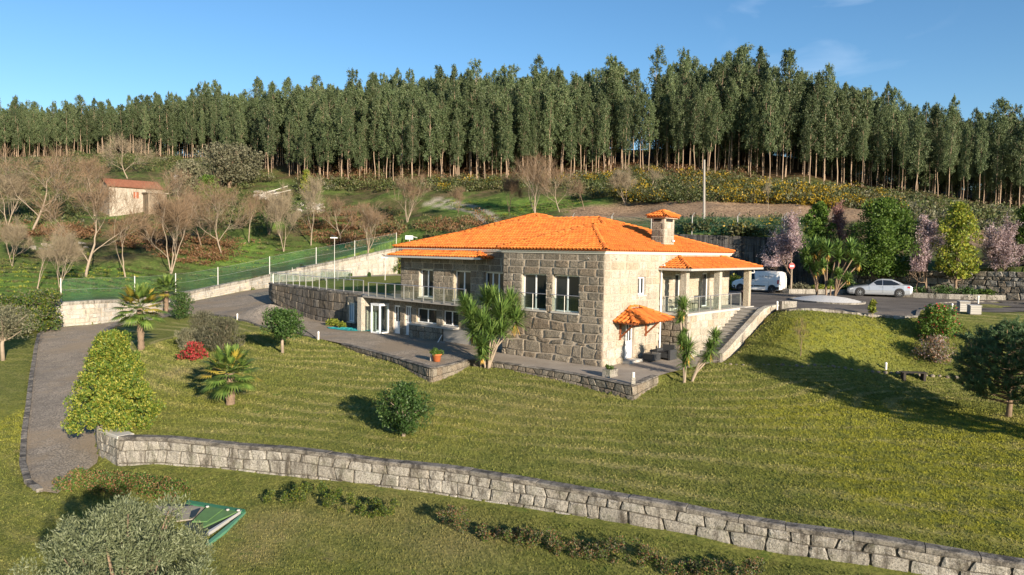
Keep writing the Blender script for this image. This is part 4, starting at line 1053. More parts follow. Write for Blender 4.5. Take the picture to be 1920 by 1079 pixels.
# --- roofs
def tile_plane(poly, base, mb_tiles, cw=.24, cl=.38, under=None, rise=.08):
    """poly: planar 3d polygon, first two points are the eave line"""
    P_ = [Vector(p) for p in poly]; e = (P_[1] - P_[0]).normalized(); n = None
    for p in P_[2:]:
        c = e.cross(p - P_[0])
        if c.length > .1: n = c.normalized(); break
    if n.z < 0: n = -n
    up = n.cross(e); 
    if up.z < 0: up = -up
    q = [((p - P_[0]).dot(e), (p - P_[0]).dot(up)) for p in P_]
    us = [a for a, b in q]; vs = [b for a, b in q]
    prof = [(-.5, .0), (-.28, .008), (-.16, .6), (0, 1.0), (.16, .6), (.28, .008), (.5, .0)]
    prof = [(a, b * rise) for a, b in prof]
    Vs = []; Fs = []; nu = int(math.ceil((max(us) - min(us)) / cw)); nv = int(math.ceil((max(vs) - min(vs)) / cl))
    cu = np.array([min(us) + cw * (i + .5) for i in range(nu)]); cv = np.array([min(vs) + cl * (j + .5) for j in range(nv)])
    CU, CV = np.meshgrid(cu, cv); ok = inpoly(CU, CV, q)
    for j in range(nv):
        for i in range(nu):
            if not ok[j, i]: continue
            u, v = CU[j, i], CV[j, i]; jit = rng.uniform(-.008, .008)
            b = len(Vs)
            for (dv, lift, sc) in ((-.5 * cl - .03 if j else -.5 * cl - .06, .045, 1.0), (.5 * cl, .012, .9)):
                for (a, h) in prof:
                    p = P_[0] + e * (u + a * cw * 1.02 + jit) + up * (v + dv) + n * (h * sc + lift * 1.7); Vs.append(p[:])
            for k in range(6): Fs.append((b + k, b + k + 1, b + 7 + k + 1, b + 7 + k))
            # front lip
            for (a, h) in prof:
                p = P_[0] + e * (u + a * cw * 1.02 + jit) + up * (v - .5 * cl - (.03 if j else .06)) + n * (h + .045 - .03); Vs.append(p[:])
            for k in range(6): Fs.append((b + k, b + 14 + k, b + 14 + k + 1, b + k + 1))
    mb_tiles.append((Vs, Fs)) if isinstance(mb_tiles, list) else mb_tiles.add(Vs, Fs)
    if under is not None: under.add([p[:] for p in P_] + [(p - n * .06)[:] for p in P_], [tuple(range(len(P_))), tuple(range(len(P_), 2 * len(P_)))[::-1]] + [(k, k + len(P_), (k + 1) % len(P_) + len(P_), (k + 1) % len(P_)) for k in range(len(P_))])
_ridge = None
def ridge(parent, p, q, L=.42, r=.10):
    """half-round ridge tiles laid end to end, all sharing one mesh"""
    global _ridge
    if _ridge is None:
        mb = MB(); V = []
        for (x, rr, h) in ((0, 1.12, .02), (L + .03, .92, 0)):
            for k in range(7):
                a = math.pi * (k / 6) ; V.append((x, math.cos(a) * r * 1.15 * rr, math.sin(a) * r * rr + h))
        for k in range(7):
            a = math.pi * (k / 6); V.append((0, math.cos(a) * r * 1.1, math.sin(a) * r * 1.02))
        F = [(k, k + 1, k + 8, k + 7) for k in range(6)] + [(14 + k, 15 + k, k + 1, k) for k in range(6)]
        mb.add(V, F); _ridge = mb.mesh('ridge_tile', TILE, True)
    p, q = Vector(p), Vector(q); d = q - p; n = max(1, int(d.length / L)); d.normalize()
    for k in range(n):
        o = bpy.data.objects.new('ridge_tile', _ridge); COL.objects.link(o); o.parent = parent
        M_ = (d.to_track_quat('X', 'Z')).to_matrix().to_4x4(); M_.translation = p + d * (L * k) + Vector((0, 0, .045)); o.matrix_local = M_

EZ = 6.04
Ppk = (4.7, 4.0, 7.5); Aa = (7.7, 5.6, 8.06); Ll = (7.7, 11.6, 8.06); Qq = (6.0, 4.0, 7.5)
E0 = (-.2, -.2, EZ); E1 = (-.2, 7.25, EZ); E1b = (1.4, 7.25, EZ); E2 = (1.4, 18.35, EZ); E3 = (15.2, 18.35, EZ); E4 = (15.2, -.2, EZ)
roofs = []
tiles = MB(); und = MB()
tile_plane([E0, E1, Ppk], 0, tiles, under=und)
tile_plane([E4, E0, Ppk, Qq, Aa], 0, tiles, under=und)
tile_plane([E1, E1b, Qq, Ppk], 0, tiles, under=und)
tile_plane([E1b, E2, Ll, Aa, Qq], 0, tiles, under=und)
tile_plane([E2, E3, Ll], 0, tiles, under=und)
tile_plane([E3, E4, Aa, Ll], 0, tiles, under=und)
# rear pyramid that peeps over the ridge
c = (11.0, 13.4); bz = 7.15; hwid = 4.3; pk = (c[0], c[1], 8.66)
cs = [(c[0] - hwid, c[1] - hwid, bz), (c[0] - hwid, c[1] + 3.6, bz), (c[0] + hwid, c[1] + 3.6, bz), (c[0] + hwid, c[1] - hwid, bz)]
for k in range(4): tile_plane([cs[k], cs[(k + 1) % 4], pk], 0, tiles, under=und)
roof = und.build('roof', TILE_U, house); t_ = tiles.build('clay_tile', TILE, roof); stuff(t_)
for a, b in ((E0, Ppk), (E1, Ppk), (E2, Ll), (Ppk, Qq), (Qq, Aa), (Aa, Ll), (E4, Aa), (cs[0], pk), (cs[1], pk), (cs[3], pk)): ridge(roof, a, b)
# porch roof
tiles = MB(); und = MB(); z0 = 5.06
pA, pB, pC, pD = (5.55, .0, z0), (5.55, -1.95, z0), (15.6, -1.95, z0), (15.6, 0, z0); r1, r2 = (7.9, 0, 5.74), (13.4, 0, 5.74)
tile_plane([pA, pB, r1], 0, tiles, under=und); tile_plane([pC, pB, r1, r2], 0, tiles, under=und); tile_plane([pD, pC, r2], 0, tiles, under=und)
proof = und.build('porch_roof', TILE_U, house); stuff(tiles.build('clay_tile', TILE, proof))
ridge(proof, pB, r1); ridge(proof, pC, r2)
gt = MB(); gt.box(5.5, 15.65, -2.03, -1.93, z0 - .09, z0 + .03); gt.box(5.47, 5.56, -1.93, -.0, z0 - .09, z0 + .03); gt.box(15.58, 15.66, -1.93, 0, z0 - .09, z0 + .03); gt.build('gutter', GALV, house)
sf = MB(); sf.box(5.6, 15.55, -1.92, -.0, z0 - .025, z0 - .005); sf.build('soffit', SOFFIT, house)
# strip roof over the wing balcony
tiles = MB(); und = MB(); z0 = 5.46
a1, a2, a3, a4 = (.68, 9.4, z0), (.68, 18.15, z0), (1.6, 17.3, 5.80), (1.6, 10.3, 5.80)
tile_plane([a1, a2, a3, a4], 0, tiles, under=und); tile_plane([(1.6, 9.1, z0), a1, a4], 0, tiles, under=und)
tile_plane([a2, (1.6, 18.3, z0), a3], 0, tiles, under=und)
wr = und.build('wing_roof', TILE_U, house); stuff(tiles.build('clay_tile', TILE, wr)); ridge(wr, (.68, 9.42, z0 + .02), (1.6, 10.3, 5.8))
gt = MB(); gt.box(.6, .69, 9.3, 18.2, z0 - .11, z0 + .01); gt.box(.69, 1.58, 9.35, 18.15, z0 - .07, z0 - .045); gt.build('gutter', GALV, house)
# canopy over the patio door: every tile its own piece
tl = []; und = MB(); z0 = 2.28; dC = -1.3
k1, k2, k3, k4 = (.85, 0, z0 + .04), (.85, dC, z0), (5.0, dC, z0), (5.0, 0, z0 + .04); m1, m2 = (2.45, 0, 2.96), (3.4, 0, 2.96)
for pl in ([k1, k2, m1], [k3, k2, m1, m2], [k4, k3, m2]): tile_plane(pl, 0, tl, cw=.26, cl=.42, under=und, rise=.07)
can = und.build('canopy_roof', WOODR, house)
for Vs, Fs in tl:
    for i in range(len(Vs) // 21):
        link('clay_tile', mesh_from('clay_tile', Vs[i * 21:(i + 1) * 21], [tuple(x - i * 21 for x in f) for f in Fs[i * 12:(i + 1) * 12]], (TILE,)), can)
for a, b in ((k2, m1), (k3, m2), (m1, m2)): ridge(can, a, b, r=.10)
for x in (1.5, 4.15):
    b = MB(); b.box(x - .05, x + .05, -.11, -.03, 1.32, 2.2); b.bar((x, -.08, 1.45), (x, -.85, 2.15), .08); b.box(x - .045, x + .045, -1.2, -.03, 2.16, 2.24); b.build('bracket', WOODR, house)
# chimney
ch = thing_ch = MB(); ch.box(7.15, 8.35, .62, 1.45, 6.1, 8.0); cho = ch.build('chimney', MORTAR, house)
courses(MS, .62, 1.45, 6.1, 7.75, fx((7.15, 0), (0, 1), (-1, 0)), .035, (GRAN_GREY,), cho, 4, (.4, .6), hw, 0, (), .1)  # darker stone copy on this face: weaker sunlight put into the colour
courses(MS, 7.15, 8.35, 6.1, 7.75, FR(.62), .03, (GRAN_LIT,), cho, 4, (.45, .7), hw, 0, (), .1)
cp = MB(); cp.box(7.0, 8.5, .47, 1.6, 7.98, 8.06); cp.build('chimney_cap', OFFW, cho)
vt = MB(); vt.box(7.10, 7.14, .8, 1.3, 7.8, 7.95); vt.box(7.35, 8.1, .575, .61, 7.8, 7.95); vt.build('vent', DARKIN, cho)
tiles = MB(); und = MB(); q = [(6.92, .38, 8.07), (6.92, 1.7, 8.07), (8.58, 1.7, 8.07), (8.58, .38, 8.07)]; pk = (7.75, 1.04, 8.42)
for k in range(4): tile_plane([q[k], q[(k + 1) % 4], pk], 0, tiles, cw=.2, cl=.3, under=und)
und.add([(7.05, .5, 8.06), (8.45, .5, 8.06), (8.45, 1.58, 8.06), (7.05, 1.58, 8.06)], [(0, 1, 2, 3)])
cc = und.build('chimney_roof', TILE_U, house); stuff(tiles.build('clay_tile', TILE, cc))
for k in range(4): ridge(cc, q[k], pk, L=.35, r=.07)
lamp = MB(); lamp.lathe([(.0, 0), (.09, .02), (.09, .1), (0, .12)], 10, (8.1, .52, 6.6)); lamp.build('wall_lamp', WHITE, cho)
MS.finish(300)

# ------------------------------------------------------------------ garage terrace to the left
at_t, Ln_t, s_t = path_frame(TER)
zb_t = [0, 0, 0, 0, 0, .38, .8, 1.24, 1.5, 1.7, 1.9, 2.2, 2.3][:len(TER)]
troot, P3t = free_wall("terrace_wall", "dark weathered granite wall of the raised terrace beside the drive", "wall", [tuple(p) for p in TER[1:]], lambda u: float(np.interp(u + s_t[1], s_t, zb_t)), lambda u: 2.585, 1, 4, (.7, 1.6), (GRAN_DARK,), MORTAR_D, CAP_ST, thick=.5, cap_h=.17, cap_len=(1.5, 2.4), depth=.06, wav=.02, irr=.35, cap_over=.05)
# window in that wall
dW = np.array(TER[1]); dirT = (np.array(TER[3]) - dW) / np.linalg.norm(np.array(TER[3]) - dW); nT = np.array((-dirT[1], dirT[0]))
if nT[1] > 0: nT = -nT
def P3g(u, z, d): q = dW + dirT * u + nT * (d + .25); return (q[0], q[1], z)
_h = house; house = troot
BLUEG = m_plain("blue_blind", (.03, .16, .28), .35, .2, 3)
window(P3g, .62, 1.5, .42, 1.85, n=3, inset=.12, glass=BLUEG)
house = _h
def _bxw(name, mat, parent, a, b, z0, z1, d0, d1):
    V = [P3g(u, z, dd) for dd in (d1, d0) for u, z in ((a, z0), (b, z0), (b, z1), (a, z1))]
    return MB().add(V, [(0, 1, 2, 3), (7, 6, 5, 4), (0, 4, 5, 1), (1, 5, 6, 2), (2, 6, 7, 3), (3, 7, 4, 0)]).build(name, mat, parent)
_bxw('pier', GRAN_GREY, troot, -.14, .1, -.05, 2.45, -.6, -.12)
# side wall running back to the house pier
sw = [tuple(TER[1] + nT * -.0), tuple(H(21.3, 1.55)[:2])]
free_wall("terrace_wall", "short shaded return wall between garage window and glazed lobby", "wall", sw, lambda u: 0.0, lambda u: 2.58, -1, 4, (.4, .8), (GRAN_GREY,), MORTAR_D, CONC, thick=.3, cap_h=.16, depth=.03, wav=0, irr=.2)
# terrace top: paving strip and grass
tp = [tuple(p) for p in TER[1:]] + [tuple(onz(640, 520.5, 2.5)[:2]), tuple(onz(742, 515, 2.5)[:2]), tuple(H(9, 24)[:2]), tuple(H(9, 15.2)[:2]), tuple(H(17.75, 15.2)[:2]), tuple(H(17.75, 1.62)[:2]), tuple(H(21.3, 1.62)[:2])]
structure(fill_sheet("terrace", tp, 2.57, PATIO))
gi = offset_path([tuple(p) for p in TER[1:9]], .0)
inner = [tuple(np.array(p) + np.array((.35, 1.5))) for p in TER[2:8]] + [tuple(np.array(TER[9]) + np.array((1.2, .6))), tuple(np.array(TER[10]) + np.array((1.2, -.4))), tuple(onz(632, 523, 2.5)[:2]), tuple(onz(745, 518, 2.5)[:2]), tuple(H(19, 18)[:2]), tuple(H(19, 4.2)[:2])]
gl = fill_sheet("terrace_lawn", inner, 2.585, M_GROUND); structure(gl)
bal = balustrade(None, [tuple(p) for p in offset_path([tuple(p) for p in TER[1:]], -.12)], 2.6, .95, 1.35)
bal.name = 'balustrade'; bal['label'] = "steel and glass balustrade running round the raised terrace"; bal['category'] = 'balustrade'
# ------------------------------------------------------------------ foliage tools (all numpy)
def unit(v): return v / (np.linalg.norm(v, axis=-1, keepdims=True) + 1e-9)
def leaf_quads(P, D, Lg, W, r, droop=0.0):
    """P centres (n,3), D long axis (n,3), returns V,F with one bent diamond-quad per leaf"""
    n = len(P); D = unit(D); s = unit(np.cross(D, r.normal(size=(n, 3)))); 
    Lg = np.broadcast_to(Lg, (n,))[:, None]; W = np.broadcast_to(W, (n,))[:, None]
    a = P - D * Lg / 2; b = P + s * W / 2; c = P + D * Lg / 2; d = P - s * W / 2
    if droop: c = c - np.array((0, 0, 1)) * Lg * droop
    V = np.stack([a, b, c, d], 1).reshape(-1, 3); F = np.arange(4 * n).reshape(n, 4); return V, F
def merge(parts):
    Vs = []; Fs = []; o = 0
    for V, F in parts: Vs.append(V); Fs.append(F + o); o += len(V)
    return np.concatenate(Vs), np.concatenate(Fs)
def clump_cloud(r, centers, radii, per, Lg, W, outward=.6, up=.0, down=.0, shell=.55, squash=1.0):
    """leaves spread through ellipsoidal clumps, denser towards each clump's skin"""
    Vp = []; Dp = []
    for c, R in zip(centers, radii):
        d = unit(r.normal(size=(per, 3))); rad = (shell + (1 - shell) * r.random((per, 1))) * np.cbrt(r.random((per, 1)) * .5 + .5)
        R_ = np.array(R if hasattr(R, '__len__') else (R, R, R * squash))
        Vp.append(c + d * rad * R_); Dp.append(d * outward + r.normal(size=(per, 3)) * .6 + np.array((0, 0, up - down)))
    P = np.concatenate(Vp); D = np.concatenate(Dp); n = len(P)
    return leaf_quads(P, D, Lg * r.uniform(.7, 1.3, n), W * r.uniform(.7, 1.3, n), r)
def limb_mesh(segs, n=5):
    mb = MB()
    for pts, rad in segs: mb.tube(pts, rad, n, cap=False)
    return mb
def branches(r, p, d, L, R, depth, maxd, segs, spread=.6, upb=.15, nkids=(2, 4), taper=.62, wob=.12, twigs=None, kidlen=.68):
    """recursive limbs as centre lines"""
    k = 4 if depth < 2 else 3; pts = [np.array(p, float)]; dd = unit(np.array(d, float)); rad = [R]
    for i in range(k):
        dd = unit(dd + r.normal(size=3) * wob + np.array((0, 0, upb * .35))); pts.append(pts[-1] + dd * L / k); rad.append(R * (1 - (1 - taper) * (i + 1) / k))
    segs.append((pts, rad, depth))
    if depth >= maxd:
        if twigs is not None: twigs.append((pts[-1], dd, L))
        return
    nk = r.integers(nkids[0], nkids[1] + 1)
    for j in range(nk):
        t = 1.0 if j == 0 else r.uniform(.35, 1.0); q = pts[0] * 0; f = t * k; i = min(int(f), k - 1); q = pts[i] + (pts[i + 1] - pts[i]) * (f - i)
        s = unit(np.cross(dd, r.normal(size=3))); nd = unit(dd * (1 - spread * .5) + s * spread * r.uniform(.6, 1.2) * (0.35 if j == 0 else 1) + np.array((0, 0, upb)))
        branches(r, q, nd, L * kidlen * r.uniform(.8, 1.15), rad[-1] * (.85 if j == 0 else .62), depth + 1, maxd, segs, spread, upb, nkids, taper, wob, twigs, kidlen)
def twig_fan(r, tips, per, L, W, spread=.85, up=.55):
    P = []; D = []
    for p, d, l in tips:
        for _ in range(per):
            q = unit(unit(d) + r.normal(size=3) * spread + np.array((0, 0, up))); ll = L * r.uniform(.5, 1.3); P.append(p + q * ll / 2 - d * r.random() * l * .7); D.append(q * ll)
    P = np.array(P); D = np.array(D); ln = np.linalg.norm(D, axis=1); V, F = leaf_quads(P, D, ln, W, r); return V, F

SRC = {}
def make_tree(name, trunk_me, crown_me, extra=()):
    root = bpy.data.objects.new(name, None); root.empty_display_size = .3; COL.objects.link(root)
    if trunk_me is not None: link('trunk', trunk_me, root)
    if crown_me is not None: link('crown', crown_me, root)
    for n_, m_ in extra: link(n_, m_, root)
    return root
def place(src_meshes, name, loc, s, rz, label, cat, group=None):
    """src_meshes: list of (part name, mesh) shared by all copies"""
    root = thing(name, label, cat, loc, rz, group); root.scale = (s, s, s) if not hasattr(s, '__len__') else s
    for n_, m_ in src_meshes: link(n_, m_, root)
    return root

LEAF_EUC = m_leaf("eucalyptus_leaf", [(.038, .062, .026), (.072, .108, .044), (.12, .155, .068), (.195, .21, .11)], nscale=.22, objvar=.28)
LEAF_GREEN = m_leaf("broad_leaf", [(.03, .065, .010), (.06, .115, .016), (.10, .17, .025), (.17, .24, .045)], nscale=.8)
LEAF_YG = m_leaf("yellow_green_leaf", [(.05, .09, .012), (.12, .17, .02), (.24, .26, .035), (.36, .30, .05)], nscale=.9)
LEAF_VAR = m_leaf("variegated_leaf", [(.03, .07, .012), (.07, .13, .018), (.15, .22, .03), (.32, .32, .05), (.52, .42, .09)], nscale=2.5, objvar=.05)
LEAF_DARK = m_leaf("dark_shrub_leaf", [(.016, .038, .009), (.03, .066, .013), (.05, .10, .02), (.10, .15, .035)], trans=.15, nscale=1.2, objvar=.1)
LEAF_OLIVE = m_leaf("olive_leaf", [(.08, .10, .045), (.15, .175, .085), (.23, .26, .14), (.36, .38, .24)], nscale=1.5, objvar=.1)
LEAF_GREY = m_leaf("grey_scrub_leaf", [(.075, .08, .045), (.12, .12, .07), (.17, .165, .10), (.23, .21, .14)], nscale=.6)
LEAF_PINK = m_leaf("plum_blossom", [(.20, .13, .13), (.32, .235, .24), (.45, .36, .37), (.55, .46, .47)], nscale=.7, trans=.35)
LEAF_RED = m_leaf("azalea_flower", [(.26, .02, .025), (.42, .05, .05), (.50, .12, .10)], trans=.3)
LEAF_PINE = m_leaf("pine_needle", [(.03, .07, .032), (.06, .12, .05), (.10, .17, .065), (.16, .22, .09)], nscale=1.5, trans=.12, objvar=.05)
LEAF_YUC = m_leaf("sword_leaf", [(.045, .10, .025), (.10, .18, .04), (.17, .26, .06), (.27, .34, .10)], nscale=1.3, trans=.2, objvar=.1)
LEAF_YUCD = m_leaf("dry_leaf", [(.42, .25, .05), (.52, .34, .08), (.40, .30, .14)], nscale=1.3, trans=.2)
LEAF_PALM = m_leaf("fan_leaf", [(.05, .11, .022), (.11, .18, .035), (.20, .27, .06)], nscale=1.3, trans=.2)
LEAF_PALMY = m_leaf("fan_leaf_yellow", [(.16, .18, .03), (.34, .28, .045), (.45, .33, .06)], nscale=1.3, trans=.25)
GORSE_Y = m_leaf("gorse_bloom", [(.16, .14, .02), (.36, .25, .015), (.55, .36, .02)], nscale=.8, trans=.2)
GORSE_G = m_leaf("gorse_green", [(.03, .048, .014), (.06, .08, .022), (.10, .11, .035)], nscale=.5, trans=.1)
BRACK = m_leaf("dry_bracken", [(.13, .065, .03), (.21, .11, .05), (.29, .17, .085)], nscale=.5, trans=.15)
BRAMBLE = m_leaf("bramble_leaf", [(.045, .05, .02), (.09, .075, .035), (.12, .12, .04), (.06, .10, .025)], nscale=.3, trans=.15)
# ------------------------------------------------------------------ eucalyptus plantation
def crown_euc(seed, H=20.0, per=58, ncl=62, L=.40, W=.155, cb=.40, rmax=2.1):
    r = np.random.default_rng(seed); cs = []; rs = []
    for k in range(ncl):
        t = (k + r.random()) / ncl; z = H * (cb + (1 - cb) * t * .985); prof = math.sin(math.pi * min(1, (t * .74 + .18))) ** .75 * (1 - .2 * t)
        a = k * 2.4 + r.random(); rad = rmax * 1.2 * prof * r.uniform(.2, 1.1)
        cs.append((math.cos(a) * rad, math.sin(a) * rad, z)); q = (.38 + .58 * prof) * r.uniform(.65, 1.3); rs.append((q, q, q * 1.35))
    cs.append((0, 0, H * .985)); rs.append((.35, .35, 1.0)); cs.append((0.1, 0, H * .95)); rs.append((.6, .6, 1.0))
    return clump_cloud(r, cs, rs, per, L, W, outward=.3, down=.75, shell=.25)
def trunk_euc(seed, H=20.0, lean=.0):
    r = np.random.default_rng(seed); pts = []; x = y = 0
    for k in range(7):
        z = H * .93 * k / 6; pts.append((x, y, z - (.4 if k == 0 else 0))); x += r.normal() * .13 + lean * .4; y += r.normal() * .13
    mb = MB(); mb.tube(pts, [.13, .112, .095, .08, .065, .045, .02], 6, cap=False)
    for k in range(9):
        z = H * r.uniform(.34, .85); t = z / (H * .93) * 6; i = min(int(t), 5); f = t - i
        p = np.array(pts[i]) * (1 - f) + np.array(pts[i + 1]) * f; a = r.random() * 6.28; l = r.uniform(.8, 1.8)
        mb.tube([p, p + np.array((math.cos(a) * l * .6, math.sin(a) * l * .6, l * .5)), p + np.array((math.cos(a) * l, math.sin(a) * l, l * 1.1))], [.035, .025, .01], 4, cap=False)
    return mb.mesh('trunk', BARK_E, True)
EUC = []
for k in range(9):
    V, F = crown_euc(100 + k, cb=(.36, .30, .42, .24, .38, .32, .44, .28, .35)[k], rmax=(2.1, 1.8, 2.3, 2.4, 1.7, 2.0, 1.9, 2.5, 2.2)[k], per=66)
    EUC.append((trunk_euc(200 + k, lean=(0, .1, -.08, 0, .05, 0, -.12, 0, .15)[k]), mesh_from('crown', V, F, (LEAF_EUC,))))
edge = resample(FOREST_EDGE, 1.0)
fat, fL, fs = path_frame(FOREST_EDGE)
cand = []
fr_ = np.random.default_rng(77)
v = 0.0; row = 0
while v < 66:
    u = fr_.random() * 3
    while u < fL:
        p, t = fat(u); n = np.array((-t[1], t[0])); 
        if n[1] < 0: n = -n
        q = p + n * (v + fr_.normal() * (.8 if row else 1.3)) + t * fr_.normal() * .5
        cand.append((row, q[0], q[1], u)); u += (2.0 if row < 3 else 2.3) * fr_.uniform(.7, 1.35)
    v += 2.6 if row < 3 else (2.8 if row < 9 else 3.4); row += 1
def pxof(X, Y, Z):
    v_ = np.array((X, Y, Z - CAMZ)); w = v_ @ _F; return CX + FPX * (v_ @ _R) / w, CY - FPX * (v_ @ _U) / w
keep = []
cx_arr = np.array([c[1] for c in cand]); cy_arr = np.array([c[2] for c in cand]); cz_arr = hraw(cx_arr, cy_arr)
for (row, X, Y, u), Z in zip(cand, cz_arr):
    px, py = pxof(X, Y, Z)
    if -90 < px < 2060: keep.append((row, X, Y, Z, px))
# wanted height of the tree tops: skyline of the photograph as heights of tall trees
def hfun(row, px, Y, r):
    base = np.interp(px, [0, 200, 400, 600, 900, 1200, 1400, 1600, 1700, 1900], [12.8, 13.2, 14.6, 15.3, 15.7, 16.2, 16.8, 15.2, 13.2, 13.4])
    h = base * r.uniform(.80, 1.10)
    if r.random() < .08: h = base * r.uniform(1.12, 1.28)
    if row == 0: h *= r.uniform(.72, 1.0)
    return h
front = [k for k in keep if k[0] <= 3]; front.sort(key=lambda k: k[0] + fr_.random() * .8)
thing_set = front[:300]; rest = front[300:] + [k for k in keep if k[0] > 3]
ELAB = {0: "slim eucalyptus with bare pale trunk in the front row of the plantation", 1: "eucalyptus with reddish trunk just behind the front row of the plantation",
        2: "tall grey-green eucalyptus standing deeper in the shaded plantation", 3: "tall eucalyptus whose crown shows above the outer plantation rows"}
MARKS = [(-200, "the picture edge"), (60, "the domed brown tree"), (240, "the ruined cottage"), (430, "the wide grey tree"), (575, "the small conifer"), (765, "the forked tree above the roof"), (1003, "the fan-branched tree"), (1120, "the roof ridge end"), (1245, "the chimney"), (1320, "the utility pole"), (1482, "the plum behind the van"), (1652, "the broad tree over the car"), (1790, "the open yellow-green tree"), (1872, "the last plum"), (2300, "the far picture edge")]
ORD = "first second third fourth fifth sixth seventh eighth ninth tenth eleventh twelfth thirteenth fourteenth fifteenth sixteenth seventeenth eighteenth nineteenth twentieth".split()
cnt = {}; ulab = {}
for t_ in sorted(thing_set, key=lambda t: t[4]):
    b_ = max(i for i, m in enumerate(MARKS[:-1]) if t_[4] >= m[0]); kk = (t_[0], b_); cnt[kk] = cnt.get(kk, 0) + 1
    ulab[t_[:3]] = "%s %s eucalyptus from %s toward %s" % (ORD[min(cnt[kk] - 1, 19)], ("front-row", "second-row", "third-row", "fourth-row")[t_[0]], MARKS[b_][1], MARKS[b_ + 1][1])
for row, X, Y, Z, px in thing_set:
    h = hfun(row, px, Y, fr_); k = int(fr_.integers(0, 9))
    if row > 0 and k in (3,): k = 0
    s = h / 20.0; w = s * fr_.uniform(.68, 1.12)
    root = thing('eucalyptus_tree', ulab[(row, X, Y)], 'tree', (X, Y, Z - .15), fr_.random() * 6.28, 'eucalyptus trees of the hillside plantation')
    root.scale = (w, w, s)
    link('trunk', EUC[k][0], root); link('crown', EUC[k][1], root)
# the trees behind: one object whose instances reuse the same nine trees
src = bpy.data.collections.new("eucalyptus_sources")
def join_me(a, b, name):
    Va = np.empty(len(a.vertices) * 3, np.float32); a.vertices.foreach_get('co', Va); Va = Va.reshape(-1, 3)
    Vb = np.empty(len(b.vertices) * 3, np.float32); b.vertices.foreach_get('co', Vb); Vb = Vb.reshape(-1, 3)
    Fb = np.empty(len(b.loops), np.int32); b.loops.foreach_get('vertex_index', Fb); Fb = Fb.reshape(-1, 4); Fa = np.empty(len(a.loops), np.int32); a.loops.foreach_get('vertex_index', Fa); Fa = Fa.reshape(-1, 4)
    return mesh_from(name, np.concatenate([Va, Vb]), np.concatenate([Fa, Fb + len(Va)]), (BARK_E, LEAF_EUC), midx=np.r_[np.zeros(len(Fa)), np.ones(len(Fb))])
for k in range(9):
    V, F = crown_euc(500 + k, cb=(.06, .2, .12, .28, .1, .3, .15, .24, .08)[k], rmax=(2.3, 2.0, 2.4, 2.2, 2.5, 1.9, 2.2, 2.4, 2.1)[k])
    src.objects.link(bpy.data.objects.new("eucalyptus_source.%02d" % k, join_me(EUC[k][0], mesh_from('crown', V, F, (LEAF_EUC,)), 'eucalyptus')))
P = []; Sc = []; Rz = []
for row, X, Y, Z, px in rest:
    h = hfun(row, px, Y, fr_); s = h / 20; w = s * fr_.uniform(.75, 1.2); P.append((X, Y, Z - .15)); Sc.append((w, w, s)); Rz.append(fr_.random() * 6.28)
me = mesh_from('eucalyptus_forest', np.array(P), [])
for nm, arr in (('sx', [q[0] for q in Sc]), ('sz', [q[2] for q in Sc]), ('rz', Rz), ('pick', fr_.integers(0, 9, len(P)))):
    at_ = me.attributes.new(nm, 'FLOAT', 'POINT'); at_.data.foreach_set('value', np.array(arr, dtype=np.float32))
fo = stuff(link('eucalyptus_forest', me)); fo['label'] = "mass of eucalyptus trees filling the hilltop behind the outer rows"; fo['category'] = 'forest'
ng = bpy.data.node_groups.new("forest_scatter", 'GeometryNodeTree'); ng.interface.new_socket("Geometry", in_out='INPUT', socket_type='NodeSocketGeometry'); ng.interface.new_socket("Geometry", in_out='OUTPUT', socket_type='NodeSocketGeometry')
n_ = ng.nodes; l_ = ng.links; gi_ = n_.new('NodeGroupInput'); go_ = n_.new('NodeGroupOutput'); m2p = n_.new('GeometryNodeMeshToPoints'); iop = n_.new('GeometryNodeInstanceOnPoints'); ci_ = n_.new('GeometryNodeCollectionInfo')
ci_.inputs['Collection'].default_value = src; ci_.inputs['Separate Children'].default_value = True; ci_.inputs['Reset Children'].default_value = True; iop.inputs['Pick Instance'].default_value = True
def nat(nm):
    a = n_.new('GeometryNodeInputNamedAttribute'); a.data_type = 'FLOAT'; a.inputs['Name'].default_value = nm; return a.outputs[0]
cs_x = n_.new('ShaderNodeCombineXYZ'); cr_x = n_.new('ShaderNodeCombineXYZ'); l_.new(nat('sx'), cs_x.inputs[0]); l_.new(nat('sx'), cs_x.inputs[1]); l_.new(nat('sz'), cs_x.inputs[2]); l_.new(nat('rz'), cr_x.inputs[2])
e2r = n_.new('FunctionNodeEulerToRotation'); l_.new(cr_x.outputs[0], e2r.inputs[0])
l_.new(gi_.outputs[0], m2p.inputs[0]); l_.new(m2p.outputs[0], iop.inputs['Points']); l_.new(ci_.outputs[0], iop.inputs['Instance']); l_.new(nat('pick'), iop.inputs['Instance Index']); l_.new(e2r.outputs[0], iop.inputs['Rotation']); l_.new(cs_x.outputs[0], iop.inputs['Scale']); l_.new(iop.outputs[0], go_.inputs[0])
fo.modifiers.new("scatter", 'NODES').node_group = ng

